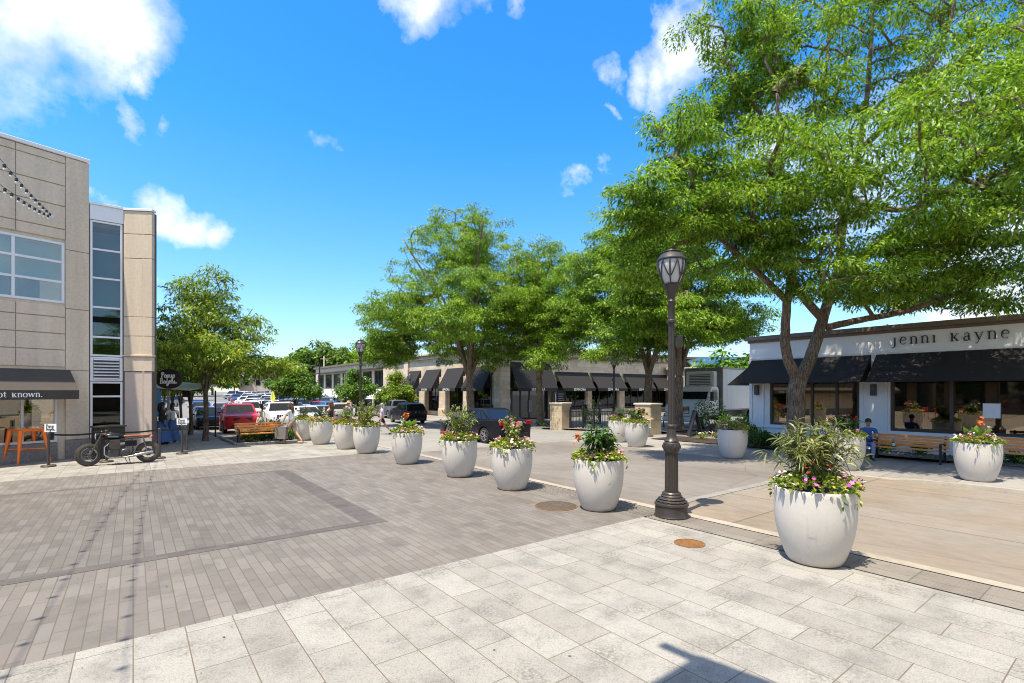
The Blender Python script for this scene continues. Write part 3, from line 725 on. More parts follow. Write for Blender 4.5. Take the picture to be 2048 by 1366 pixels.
TJ2 = face((23.2, 10.9), (0, 1)); awning(TJ2, J, -.2, 2.0, 3.3, 2.45, 1.1, .02, M['brown_canvas'])
sg = letter_ribbons('jenni kayne', .248, .03, .76, .28).build('shop_lettering', M['black_letter'], J)
sg.location = TJ @ Vector((6.53, .035, 3.90))-J.location; sg.rotation_euler = upright((-1, 0))
for s in (.33, 4.5):
    m = FM(TJ); m.box(s-.09, s+.09, .0, .11, 2.02, 2.42); sc_ = m.build('wall_sconce', M['bronze_metal'], J, bevel=.01, seg=1)
    m = FM(TJ); m.box(s-.05, s+.05, .11, .115, 2.08, 2.36); m.build('pane', M['office_glass'], sc_, loc=(0,0,0))
m = FM(TJ); m.box(7.35, 7.75, -.05, -.045, 1.35, 1.80); m.build('window_notice', M['white_letter'], J)

# ---------------------------------------------------------------- corner cosmetics store
CZ = -.45
C_ = wthing('corner_store', 'long low sandstone store with black lettered awnings on both street sides', 'store', (25.9, 35.6, CZ))
TL = face((25.9, 54.0), (-1, 0)); TR = face((25.9, 35.6), (0, -1))
def store_window(T, a, b, z0, z1, vs, hs): window(T, C_, a, b, z0, z1, vs, hs, M['black_metal'], M['dark_shop_glass'], .09, -.2, .1, 'shop_window')
lw = [(.25,2.6),(4.4,7.2),(9.0,12.0),(13.6,16.8)]
m = FM(TL); wall_holes(m, 0, 18.1, -1.2, 6.0, [(a, b, .0, 3.9) for a, b in lw], .5, 0); m.build('wall', M['sandstone'], C_)
rw = [(1.0,5.4,CZ,3.6),(6.4,10.4,.3,3.1),(11.2,15.2,.3,3.1),(16.2,20.0,.3,3.1),(20.8,24,.3,3.1)]
m = FM(TR); wall_holes(m, .3, 30, -1.2, 6.0, rw, .5, 0); m.build('wall', M['sandstone'], C_)
for a, b in lw: store_window(TL, a, b, .0, 3.9, ((a+b)/2,), (2.75,))
for a, b, z0, z1 in rw[1:]: store_window(TR, a, b, z0, z1, (a+1.35, b-1.35), (2.45,))
m = MB(); m.box(25.2, 26.25, 34.9, 35.95, -1.2, 6.0); m.box(25.1, 26.3, 34.8, 36.0, -1.2, .15); m.box(25.15,26.3,34.85,36,5.9,6.06)
m.build('corner_pier', M['sandstone'], C_, bevel=.02)
for a, b in ((-.2,.2),(2.65,4.35),(7.25,8.95),(12.05,13.55),(16.85,17.4)):
    m = FM(TL); m.box(a+.05, b-.05, .0, .22, -1.2, 3.6); m.box(a, b, .0, .3, -1.2, .3); m.build('pilaster', M['sandstone'], C_, bevel=.02)
for a, b in ((5.45,6.35),(10.45,11.15),(15.25,16.15),(20.05,20.75)):
    m = FM(TR); m.box(a+.03, b-.03, .0, .16, -1.2, 3.5); m.box(a, b, .0, .22, -1.2, .25); m.build('pilaster', M['sandstone'], C_, bevel=.02)
m = FM(TL); m.box(-.3, 18.7, -.55, .28, 5.62, 5.72); m.box(-.3, 18.8, -.55, .42, 6.0, 6.2); m.build('cornice', M['sandstone'], C_, bevel=.03)
m = FM(TR); m.box(-.6, 30, -.55, .28, 5.35, 5.45); m.box(-.7, 30, -.55, .45, 5.95, 6.25); m.build('cornice', M['roof_edge'], C_, bevel=.03)
m = MB(); m.box(26.4, 56, 36.1, 54, 5.7, 5.85); m.box(26.4, 56, 53.7, 54, -1, 5.7); m.build('roof', M['roof_felt'], C_)
m = MB(); m.box(27, 56, 39.5, 39.6, -1, 5.7); m.box(29.4, 29.5, 36, 54, -1, 5.7); m.box(26.3,56,36,54,-.7,CZ+.02); m.box(26.4, 56, 36.1, 54, 4.4, 4.5); m.build('shop_interior', M['room_dark'], C_)
cols6 = [pm('stock_red', (.5,.08,.05), .5), pm('stock_cream', (.7,.6,.45), .5), pm('stock_dark', (.06,.05,.05), .5), pm('stock_gold', (.6,.35,.1), .5)]
m = MB()
for s in np.arange(1.2, 24, .34):
    for z in (.2,.65,1.1,1.55,2.0):
        if random.random() < .8:
            m.mi = random.randrange(4); x = 25.9+s; m.box(x, x+random.uniform(.1,.28), 36.9, 37.2, z, z+random.uniform(.12,.34))
m.build('stock', cols6, C_)['kind'] = 'stuff'
cw = M['white_letter']
for a, b in lw:
    q = awning(TL, C_, a-.25, b+.25, 4.45, 2.42, 1.15, .28, M['black_canvas'], name='awning')
    p = TL @ Vector(((a+b)/2, 1.168, 2.285)); t_ = text('SEPHORA', .30, cw, q, (0,0,0), upright((-1,0)), ext=.003, space=1.1); t_.location = p-C_.location-q.location
for i, (a, b, zt) in enumerate([(.8,5.55,4.75),(6.2,10.6,4.0),(11.0,15.4,4.0),(16.0,20.2,4.0),(20.6,24.2,4.0)]):
    q = awning(TR, C_, a, b, zt, 2.42, 1.15, .28, M['black_canvas'], name='awning', open_side=(i > 0))
    p = TR @ Vector(((a+b)/2, 1.168, 2.285)); t_ = text('SEPHORA', .34, cw, q, (0,0,0), upright((0,-1)), ext=.003, space=1.15); t_.location = p-C_.location-q.location
text('SEPHORA', .78, M['black_letter'], C_, TL @ Vector((8.1,.03,5.06)), upright((-1,0)), 'shop_lettering', .03, space=1.05)
text('SEPHORA', .92, M['black_letter'], C_, TR @ Vector((3.0,.03,5.2)), upright((0,-1)), 'shop_lettering', .03, space=1.45)
# entrance doors and the two flame-striped panels beside them
m = FM(TR); m.box(1.0,1.15,-.25,-.1,CZ,3.6); m.box(5.25,5.4,-.25,-.1,CZ,3.6); m.box(1.15,5.25,-.25,-.1,2.3,2.45); m.box(1.15,5.25,-.25,-.1,3.45,3.6)
for s in (2.15,3.2,4.25): m.box(s-.06,s+.06,-.24,-.11,CZ,2.3)
dr = m.build('door', M['black_metal'], C_)
m = FM(TR); m.box(1.1,5.3,-.18,-.17,CZ+.1,3.5); m.build('pane', M['office_glass_dark'], dr, loc=(0,0,0))
m = FM(TR)
for s in (3.1,3.3): m.bar((s,-.06,.2),(s,-.06,1.3),.03)
m.build('handle', M['white_metal'], dr, loc=(0,0,0))
for s in (.45, 5.9):
    m = FM(TR); m.box(s-.38, s+.38, .34, .40, .15, 2.3); pn = m.build('sign_panel', M['black_letter'], C_)
    m = FM(TR); pts = [(s+.10*math.sin(t*PI)*1.0-.05, .412, .35+t*1.75) for t in np.linspace(0,1,14)]
    m.tube(pts, [.005+.07*math.sin(PI*t)**.8 for t in np.linspace(0,1,14)], 6); m.build('flame_stripe', M['white_letter'], pn, loc=(0,0,0), smooth=True)
# ---------------------------------------------------------------- stepped blank wall and the shop row further along
W = wthing('stone_wing', 'plain stone building wing with stepped parapet between store and shop row', 'building', (25.9, 57, -.5))
m = MB(); m.box(25.9, 45, 54.1, 61.2, -1, 5.6); m.box(25.55, 26.6, 57.6, 61.1, -1, 5.9); m.box(25.7, 26.6, 54.2, 55.3, -1, 5.6); m.build('wall', M['sandstone'], W, bevel=.02)
m = MB(); m.box(25.6, 45.1, 54.05, 57.4, 5.6, 5.8); m.box(25.4, 26.8, 57.4, 61.3, 5.9, 6.15); m.box(25.45,26.7,57.5,61.2,5.3,5.42); m.build('cornice', M['roof_edge'], W, bevel=.02)
X = wthing('shop_row', 'two storey stone shop row with white awnings over its ground floor', 'shops', (25.9, 76, -.4))
TX = face((25.9, 92.0), (-1, 0))
bays = [(1.2+i*4.3, 4.7+i*4.3) for i in range(7)]
m = FM(TX); wall_holes(m, 0, 30.7, -1, 1.95, [(a, b, -.2, 1.55) for a, b in bays], .4, 0); wall_holes(m, 0, 30.7, 1.95, 6.0, [(a, b, 2.6, 4.9) for a, b in bays], .4, 0)
m.box(0, 30.7, -12, -.5, 5.6, 5.8); m.box(0,30.7,-3,-2.9,-1,5.6); m.build('wall', M['limestone_warm'], X)
m = FM(TX); m.box(-.3, 30.9, -.5, .35, 5.95, 6.25); m.build('roof_edge', M['roof_edge'], X); m = FM(TX); m.box(2, 30.7, 0, 1.1, 5.0, 5.15); m.build('canopy', M['bronze_metal'], X)
for a, b in bays:
    window(TX, X, a, b, 2.6, 4.9, ((a*2+b)/3, (a+b*2)/3), (), M['bronze_metal'], M['office_glass_dark'], .09, -.15, .1)
    window(TX, X, a, b, -.2, 1.55, ((a+b)/2,), (), M['bronze_metal'], M['office_glass_dark'], .09, -.15, .1, 'shop_window')
    awning(TX, X, a-.2, b+.2, 2.45, 1.35, 1.3, .25, M['white_canvas'])
# low building behind the truck; house beyond the car lot
bx, by = at(1440, 60)
Y_ = wthing('beige_building', 'low beige flat roofed building with glass skylight behind the box truck', 'building', (bx, by, 0))
m = MB(); m.T = Matrix.Translation((bx, by, 0)) @ Matrix.Rotation(-.65, 4, 'Z'); m.box(-7, 12, -3, 8, -1, 4.6); m.build('wall', pm('beige_render', (.50,.40,.30), .8), Y_)
m = MB(); m.T = Matrix.Translation((bx, by, 0)) @ Matrix.Rotation(-.65, 4, 'Z'); m.box(-7.2, 12.2, -3.2, 8.2, 4.6, 4.85); m.build('roof_edge', pm('beige_trim', (.55,.47,.38), .7), Y_)
m = MB(); m.T = Matrix.Translation((bx, by, 0)) @ Matrix.Rotation(-.65, 4, 'Z'); m.plate([(-4,-2,4.9),(6,-2,4.9),(6,2,6.2),(-4,2,6.2)], (0,-.5,1), .2); m.box(-4,6,2,2.3,4.85,6.2); m.build('skylight', M['office_glass'], Y_)
def far_house(p, Y, w_, d_, h, roofh, label, rz):
    hx, hy = at(p, Y); z = g(hx, hy)
    H_ = thing('distant_house', label, 'house', (hx, hy, z), rz)
    m = MB(); m.box(-w_/2, w_/2, -d_/2, d_/2, -2, h); m.build('wall', M['limestone_pink'], H_)
    m = MB(); o_ = .5; m.add([(-w_/2-o_,-d_/2-o_,h),(w_/2+o_,-d_/2-o_,h),(w_/2+o_,d_/2+o_,h),(-w_/2-o_,d_/2+o_,h),(-w_/2,0,h+roofh),(w_/2,0,h+roofh)], [(0,1,5,4),(2,3,4,5),(0,4,3),(1,2,5),(0,3,2,1)])
    m.build('roof', pm('slate_roof', (.17,.165,.18), .8, var=.25, scale=3), H_)
    for x in np.arange(-w_/2+1.5, w_/2-1, 3):
        m = MB(); m.box(x, x+1.2, -d_/2-.06, -d_/2+.02, h-2.4, h-.8); m.build('window', M['office_glass_dark'], H_)
far_house(556, 150, 18, 10, 5.2, 3.6, 'distant house with grey gabled roof beyond the parked cars', -.5)

Z_ = wthing('plaza_building', 'long two storey stone building closing the plaza behind the viewer', 'building', (-24, -6, 0))
m = MB(); m.box(-30, -24, -30, 22, 0, 7.5); m.box(-24, 12, -36, -24, 0, 7.0); m.build('wall', pm('brown_render', (.17,.125,.085), .8), Z_)
for i in range(13):
    m = MB(); m.box(-24.05, -23.95, -20+i*3.1, -17.8+i*3.1, .5, 3.0); m.build('shop_window', M['office_glass_dark'], Z_)
m = MB(); m.box(-24, -22.6, -22, 21, 3.05, 3.2); m.build('canopy', M['bronze_metal'], Z_)
# ---------------------------------------------------------------- trees: limbs, boughs grown to leaf sprays, fronds
def barkmat(name, c):
    m, nt, p, o = _nt(name); tc = N(nt, 'ShaderNodeTexCoord').outputs['Object']
    mp = N(nt, 'ShaderNodeMapping'); mp.inputs['Scale'].default_value = (1,1,.16); nt.links.new(tc, mp.inputs[0])
    f = noise(nt, mp.outputs[0], 26, 6, .7); f2 = noise(nt, tc, 1.6, 4)
    cc = mix(nt, 1.0, ramp(nt, f, [(.36, sc(c,.22)), (.5, c), (.62, sc(c,1.7))]), ramp(nt, f2, [(.35,(.75,.72,.7)),(.65,(1.15,1.12,1.05))]), 'MULTIPLY')
    nt.links.new(cc, p.inputs['Base Color']); p.inputs['Roughness'].default_value = .9
    bump(nt, p, f, .9, .05); M[name] = m
barkmat('locust_bark', (.20,.145,.10)); barkmat('grey_bark', (.15,.115,.09))
leafmat('locust_leaf', [(.0,(.05,.115,.006)),(.25,(.12,.235,.014)),(.6,(.22,.37,.026)),(1,(.37,.50,.07))], .42)
leafmat('street_leaf', [(.0,(.06,.13,.012)),(.4,(.17,.28,.024)),(.8,(.30,.39,.035)),(1,(.46,.46,.07))], .40)
leafmat('maple_leaf', [(.0,(.05,.11,.012)),(.5,(.11,.22,.022)),(1,(.19,.32,.035))], .32)
leafmat('wood_leaf', [(.0,(.05,.10,.012)),(.5,(.11,.20,.022)),(1,(.19,.29,.035))], .3)
def rdir(n):
    a = rng.normal(size=(n,3)); return a/np.linalg.norm(a, axis=1)[:,None]
def fronds(P, D, Lk, Wk, droop=.35):
    """folded leaf blades: base P, direction D, length, width"""
    n = len(P); up = np.zeros((n,3)); up[:,2] = 1
    up = up+rng.normal(scale=.45, size=(n,3))
    S = np.cross(D, up); S /= np.maximum(1e-6, np.linalg.norm(S, axis=1))[:,None]
    U = np.cross(S, D)
    mid = P+D*(Lk*.5)[:,None]-U*(Lk*.04)[:,None]
    tip = P+D*Lk[:,None]; tip[:,2] -= Lk*droop
    V = np.empty((n,4,3)); V[:,0] = P; V[:,1] = mid+S*(Wk*.5)[:,None]-U*(Wk*.18)[:,None]; V[:,2] = tip; V[:,3] = mid-S*(Wk*.5)[:,None]-U*(Wk*.18)[:,None]
    b = np.arange(n)*4
    F = np.concatenate([np.stack([b,b+1,b+2],1), np.stack([b,b+2,b+3],1)])
    return V.reshape(-1,3), F
def tree(name, label, loc, limbs, lobes, nclus, nfr, frond, leaf, bark, r0, group=None, cat='tree', pad=(.85,.32), lo=None, twig=.016, bend=.18, seed=1, spread=None, clip=None, hang=.18):
    """limbs: [(points, r_start, r_end)] local; lobes: [(centre, radii, weight)]; frond: (length, width)"""
    global rng
    rng = np.random.default_rng(seed)
    T = thing(name, label, cat, loc, 0, group)
    nodes = []; par = []; isl = []; lr = []
    for pts, ra, rb in limbs:
        pts = np.array(pts, float); k = len(pts)
        t = np.linspace(0, k-1, (k-1)*6+1)                       # smooth the limb
        def cr(t):
            i = min(int(t), k-2); f = t-i; p0 = pts[max(i-1,0)]; p1 = pts[i]; p2 = pts[i+1]; p3 = pts[min(i+2,k-1)]
            return .5*((2*p1)+(-p0+p2)*f+(2*p0-5*p1+4*p2-p3)*f*f+(-p0+3*p1-3*p2+p3)*f**3)
        q = np.array([cr(x) for x in t]); q[1:-1] += rng.normal(scale=.010*ra/.2, size=(len(q)-2,3))
        rr = np.linspace(ra, rb, len(q))
        if pts[0][2] < .3:                                       # root flare
            h = q[:,2]-q[0,2]; rr = rr*(1+.45*np.exp(-h/.35))
        limbs_mesh.append((q, rr))
        for j in range(len(q)):
            nodes.append(q[j]); isl.append(True); lr.append(rr[j])
    nl = len(nodes)
    nodes_a = np.array(nodes); par = [-1]*nl
    hz = np.array([n_[2] for n_ in nodes])
    ok_l = hz > (lo if lo is not None else hz.max()*.25)
    # leaf sprays
    w_ = np.array([l[2] for l in lobes], float); w_ /= w_.sum()
    C = []
    while len(C) < nclus:
        i = rng.choice(len(lobes), p=w_); c, r, _ = lobes[i]
        d = rdir(1)[0]; q = rng.random()**.42
        p = np.array(c)+d*np.array(r)*q
        if clip and clip(p): continue
        C.append(p)
    C = np.array(C)
    base_d = np.min(np.linalg.norm(C[:,None]-nodes_a[None,ok_l], axis=2), axis=1)
    order = np.argsort(base_d)
    allp = list(nodes_a); alive = np.concatenate([ok_l, np.zeros(0, bool)]); alive = list(ok_l)
    branches = []; endnode = {}
    PA = np.zeros((nl+nclus*4+8, 3)); PA[:nl] = nodes_a; AL = np.zeros(len(PA), bool); AL[:nl] = ok_l; cnt = nl
    parent = np.full(len(PA), -1); 
    cl_dir = np.zeros((nclus,3)); cl_end = []
    for ci in order:
        p = C[ci]; dv = p-PA[:cnt]; dist = np.linalg.norm(dv, axis=1)
        cost = dist+.5*np.maximum(0, -dv[:,2])+np.where(AL[:cnt], 0, 1e6)
        j = int(np.argmin(cost)); a = PA[j]
        L_ = dist[j]; k = max(2, min(4, int(L_/.5)+1)); prev = j; pts = [a]
        side = rng.normal(scale=bend*L_*.5, size=3); side[2] += .22*L_*bend/.18*.6
        for s in range(1, k+1):
            t = s/k; q = a*(1-t)+p*t+side*math.sin(PI*t)
            PA[cnt] = q; AL[cnt] = True; parent[cnt] = prev; prev = cnt; cnt += 1; pts.append(q)
        dd = p-pts[-2]; cl_dir[ci] = dd/max(1e-6, np.linalg.norm(dd)); cl_end.append(prev); branches.append((j, list(range(cnt-k, cnt))))
    load = np.zeros(cnt)
    for e in cl_end: load[e] += 1
    for i in range(cnt-1, nl-1, -1):
        if parent[i] >= 0: load[parent[i]] += load[i]
    mb = MB()
    for q, rr in limbs_mesh[:]:
        mb.tube([tuple(x) for x in q], list(rr), 10)
    limbs_mesh.clear()
    for j, ids in branches:
        r1 = [twig*max(1, load[i])**.48 for i in ids]
        cap_ = r0*.55 if j >= nl else max(.02, lr[j]*.75)
        rs = min(r1[0]*1.1, cap_); r1 = [min(x, rs) for x in r1]; r1[-1] *= .6
        mb.tube([tuple(PA[j])]+[tuple(PA[i]) for i in ids], [rs]+r1, 5 if load[ids[0]] < 9 else 7, cap=False)
    mb.build('trunk', bark, T, smooth=True, fixn=False, ang=180)
    # fronds
    sizes = rng.uniform(.55, 1.35, nclus)
    cnts = (nfr*sizes**1.5).astype(int)+4
    idx = np.repeat(np.arange(nclus), cnts); n = len(idx)
    off = rdir(n)*(rng.random(n)**.5)[:,None]
    s = sizes[idx]*pad[0]; off[:,0] *= s; off[:,1] *= s; off[:,2] *= sizes[idx]*pad[1]
    rad = np.linalg.norm(off[:,:2], axis=1); off[:,2] -= hang*rad*rad/np.maximum(.2, pad[0])
    P = C[idx]+off
    Dv = off*np.array([1,1,.3])+cl_dir[idx]*.25*pad[0]+rng.normal(scale=.55*pad[0], size=(n,3)); Dv[:,2] -= .10*pad[0]
    Dv /= np.maximum(1e-6, np.linalg.norm(Dv, axis=1))[:,None]
    Lk = frond[0]*rng.uniform(.6, 1.25, n); Wk = frond[1]*rng.uniform(.7, 1.25, n)
    if clip:
        keep = np.array([not clip(x) for x in P]); P, Dv, Lk, Wk = P[keep], Dv[keep], Lk[keep], Wk[keep]
    V, F = fronds(P, Dv, Lk, Wk)
    fast_mesh('crown', V, F3=F, mat=leaf, parent=T)
    return T
limbs_mesh = []
def loc3(p, Y, dz=0): u, v = at(p, Y); return (u, v, g(u, v)+dz)
def rel(base, p, q, Y):            # bearing p, height line q at Y, relative to a tree base
    u, v = at(p, Y); return (u-base[0], v-base[1], EYE+(781-q)*Y/1000-base[2])

# the big multi-stemmed honey locust in front of the white shop
b0 = loc3(1594, 17.2, .1); z0 = b0[2]
bL = lambda p, q, Y: rel(b0, p, q, Y)
limbs = [
 ([(0,0,-.1), bL(1592,850,17.2), bL(1593,790,17.2), bL(1597,745,17.2)], .285, .27),
 ([bL(1594,765,17.2), bL(1572,700,17.0), bL(1572,620,16.8), bL(1585,540,16.4), bL(1575,440,16.0), bL(1560,330,15.6), bL(1555,190,15.4)], .185, .045),
 ([bL(1600,765,17.2), bL(1630,690,17.4), bL(1650,620,17.4), bL(1675,540,17.6), bL(1690,420,17.8), bL(1720,290,18), bL(1740,130,18), bL(1745,-40,18)], .215, .05),
 ([bL(1648,640,17.4), bL(1600,585,16.6), bL(1570,530,16.0), bL(1520,470,15.4), bL(1505,420,15.0), bL(1540,360,14.8)], .15, .05),
 ([bL(1652,655,17.4), bL(1720,640,17.0), bL(1810,622,16.0), bL(1930,580,14.8), bL(2060,520,13.6)], .13, .05),
 ([bL(1680,560,17.6), bL(1800,450,18.4), bL(1920,360,19.0), bL(2020,270,19.4), bL(2110,170,19.6)], .17, .05),
 ([bL(1690,440,17.8), bL(1640,310,18.6), bL(1650,180,19.2), bL(1660,40,19.6)], .13, .04),
 ([bL(1572,600,16.8), bL(1500,530,16.4), bL(1420,460,15.8), bL(1330,390,15.2)], .12, .035),
 ([bL(1720,300,18), bL(1800,220,17.2), bL(1880,100,16.4), bL(1920,-40,16)], .12, .04),
 ([bL(1700,400,17.8), bL(1800,420,15.4), bL(1900,390,13.8), bL(2020,360,12.6)], .11, .04)]
lobes = [(bL(1760,120,18), (4.6,4.6,3.6), 2.3), (bL(1560,150,17), (2.2,2.4,2.8), 1.15), (bL(1450,380,16.2), (2.4,2.6,2.2), 1.35), (bL(1600,400,15), (3.2,2.6,2.2), 1.5), (bL(1340,430,15.2), (1.6,1.8,1.5), .7), (bL(1275,400,14.6), (.95,1.1,1.1), .32), (bL(1290,520,15.5), (1.2,1.3,1.0), .3),
 (bL(1900,300,12.4), (2.8,2.8,2.0), 1.5), (bL(1960,470,12.6), (2.4,2.2,1.3), .9), (bL(2060,180,13.6), (3.1,3.1,2.9), 1.5), (bL(1730,535,14.4), (2.9,2.2,1.0), 1.0), (bL(1500,500,16.5), (2.2,2.2,1.1), .6), (bL(1850,575,16), (2.8,2.4,.8), .6), (bL(2040,560,13), (2.0,1.9,.7), .5), (bL(1455,50,17), (1.5,1.8,2.0), .5), (bL(1455,230,17.6), (1.6,2,1.6), .5), (bL(1350,280,15.4), (1.3,1.5,1.3), .42), (bL(1980,-60,17), (4,4,2.5), .9), (bL(1680,-80,18), (3.5,3.5,2.2), .8)]
tree('honey_locust_tree', 'huge many stemmed honey locust arching over the white shop and its benches', b0, limbs, lobes, 1230, 168, (.145,.052), M['locust_leaf'], M['locust_bark'], .3, 'honey locusts around the square', lo=3.6, seed=11, pad=(.60,.17), twig=.0155)

# twin trunks by the stone gate pillars
def locust(label, p, Y, top, hw, forks, seed, nclus, r=.27, lean=0, low=None, fr=165, extra=()):
    b = loc3(p, Y); H_ = EYE+(781-top)*Y/1000-b[2]
    f = forks*H_
    limbs = [([(0,0,-.1), (lean*.3,.05,f*.5), (lean*.6,0,f)], r, r*.85)]
    rg = np.random.default_rng(seed+50); n = 5
    for i in range(n):
        a = 2*PI*i/n+rg.uniform(-.4,.4)+.4; o = hw*rg.uniform(.4,.62); hh = H_*rg.uniform(.66,.86)
        limbs.append(([(lean*.6,0,f-.25*r), (lean*.6+.22*o*math.cos(a), .22*o*math.sin(a), f+(hh-f)*.3), (lean+.55*o*math.cos(a), .55*o*math.sin(a), f+(hh-f)*.65), (lean+o*math.cos(a), o*math.sin(a), hh)], r*.55, r*.16))
    limbs.append(([(lean*.6,0,f-.2), (lean*.8,0,H_*.6), (lean,0,H_*.88)], r*.6, r*.14))
    ctr = lean
    lobes = [((ctr,0,H_*.84), (hw*.46,hw*.46,H_*.15), 1.25), ((ctr,0,H_*.70), (hw*.72,hw*.72,H_*.17), 1.7), ((ctr,0,H_*.54), (hw*.88,hw*.88,H_*.16), 1.9)]
    for i in range(8):
        a = 2*PI*i/8+rg.uniform(-.3,.3); lobes.append(((ctr+hw*.66*math.cos(a), hw*.66*math.sin(a), H_*rg.uniform(.36,.62)), (hw*.33,hw*.33,H_*.10), .5))
    lobes += list(extra)
    return tree('honey_locust_tree', label, b, limbs, lobes, nclus, fr, (.16,.07), M['locust_leaf'], M['locust_bark'], r, 'honey locusts around the square', lo=f*.9, seed=seed, pad=(.68,.26), twig=.017)
locust('honey locust with a straight trunk behind the near black street lamp', 1358, 28, 410, 5.2, .24, 21, 520, .27)
locust('honey locust rising from behind the far stone gate pillar', 1297, 31, 440, 6.0, .25, 22, 700, .26, extra=(((-2.9,2.2,9.6),(2.2,2.2,1.9),1.2), ((-3.4,2.6,7.2),(2.4,2.4,1.5),1.1), ((-1.6,1.2,11.2),(2.0,2.0,1.3),.8)))
locust('slender pale barked honey locust beside the corner store entrance', 1082, 35.5, 468, 4.8, .25, 23, 520, .27, lean=-.3)
locust('tall dark spreading honey locust behind the black sedan', 944, 38, 416, 8.6, .22, 24, 1150, .32, lean=-.4, extra=(((-5.2,3.9,6.0),(2.2,2.2,1.4),1.1),))

def street_tree(label, p, Y, top, hw, seed, nclus, r=.10, leaf='street_leaf', forks=.24, fr=70, name='street_tree', grp='street trees along the left pavement', pad=(.5,.22), frond=(.24,.07), bark='grey_bark', shape=1, clip=None):
    b = loc3(p, Y); H_ = EYE+(781-top)*Y/1000-b[2]; f = forks*H_
    rg = np.random.default_rng(seed+9)
    limbs = [([(0,0,-.05), (.03,.02,f*.5), (0,0,f)], r, r*.85)]
    for i in range(4):
        a = 2*PI*i/4+rg.uniform(-.4,.4); o = hw*rg.uniform(.35,.6)
        limbs.append(([(0,0,f-.15), (.3*o*math.cos(a), .3*o*math.sin(a), f+.2*H_), (o*math.cos(a), o*math.sin(a), f+H_*rg.uniform(.34,.5))], r*.55, r*.16))
    limbs.append(([(0,0,f-.1), (.05,0,H_*.6), (.1,0,H_*.93)], r*.6, r*.12))
    lobes = [((0,0,H_*.80), (hw*.36,hw*.36,H_*.18), .8), ((0,0,H_*.60), (hw*.72,hw*.72,H_*.16), 1.6), ((0,0,H_*.44), (hw*.85,hw*.85,H_*.09), 1.0)]
    for i in range(5):
        a = 2*PI*i/5+rg.uniform(-.3,.3); lobes.append(((hw*.72*math.cos(a), hw*.72*math.sin(a), H_*rg.uniform(.42,.6)), (hw*.3,hw*.3,H_*.07), .4))
    return tree(name, label, b, limbs, lobes, nclus, fr, frond, M[leaf], M[bark], r, grp, lo=f*.9, seed=seed, pad=pad, twig=.009, clip=(lambda q: clip(q[0]+b[0], q[1]+b[1], q[2]+b[2])) if clip else None)
street_tree('young street tree with airy crown beside the wooden bench on the left', 411, 22.3, 520, 3.8, 31, 480, .11, fr=46, pad=(.44,.18), frond=(.20,.06), forks=.27, clip=lambda x, y, z: x < .75 or (x < 2.0 and z < 3.9))
street_tree('second young street tree behind the first along the left pavement', 381, 26.8, 610, 2.3, 32, 170, .10, fr=60)
t3 = street_tree('slim street tree halfway along the shaded left pavement', 361, 33, 650, 2.3, 33, 150, .09)
for i, (p, Y, lb) in enumerate(((345, 40, 'far slim street tree deep in the shaded left pavement'), (328, 48, 'farthest slim street tree at the end of the left pavement'), (312, 37, 'slim street tree seen just past the stone building corner'))):
    dup(t3, loc3(p, Y), i*1.7+1, lb)
m1 = street_tree('small dense round maple tree beside the car lot entrance', 592, 52, 716, 2.6, 41, 230, .12, 'maple_leaf', .16, 60, 'maple_tree', 'small maples along the street', (.55,.4), (.26,.15))
street_tree('small leafy maple tree before the white awnings', 712, 55, 728, 2.3, 42, 190, .11, 'maple_leaf', .2, 55, 'maple_tree', 'small maples along the street', (.5,.35), (.26,.15))
street_tree('small bright maple tree beside the store behind the black vehicles', 790, 52, 742, 2.1, 43, 170, .10, 'street_leaf', .28, 55, 'maple_tree', 'small maples along the street', (.5,.3), (.26,.12))

# wood beyond the lot and behind the store: a few kinds, each standing tree a copy
def wood(label, seed, H_, hw, leaf, nclus=150, fr=42):
    limbs = [([(0,0,-.3),(.1,0,H_*.3),(0,.1,H_*.75)], .3, .08)]
    rg = np.random.default_rng(seed)
    lobes = [((0,0,H_*.68),(hw*.6,hw*.6,H_*.28),2),((0,0,H_*.42),(hw*.85,hw*.85,H_*.22),2)]
    for i in range(6):
        a = i*PI/3+rg.uniform(-.4,.4); lobes.append(((hw*.6*math.cos(a),hw*.6*math.sin(a),H_*rg.uniform(.35,.75)),(hw*.4,hw*.4,H_*.12),.8))
    return tree('broadleaf_tree', label, (0,0,0), limbs, lobes, nclus, fr, (.8,.5), M[leaf], M['grey_bark'], .3, 'wood beyond the car lot and shops', lo=H_*.15, seed=seed, pad=(1.3,.75), twig=.03)
wk = [wood('', 61, 13, 5.5, 'wood_leaf'), wood('', 62, 11, 6.0, 'maple_leaf'), wood('', 63, 14, 5.0, 'locust_leaf')]
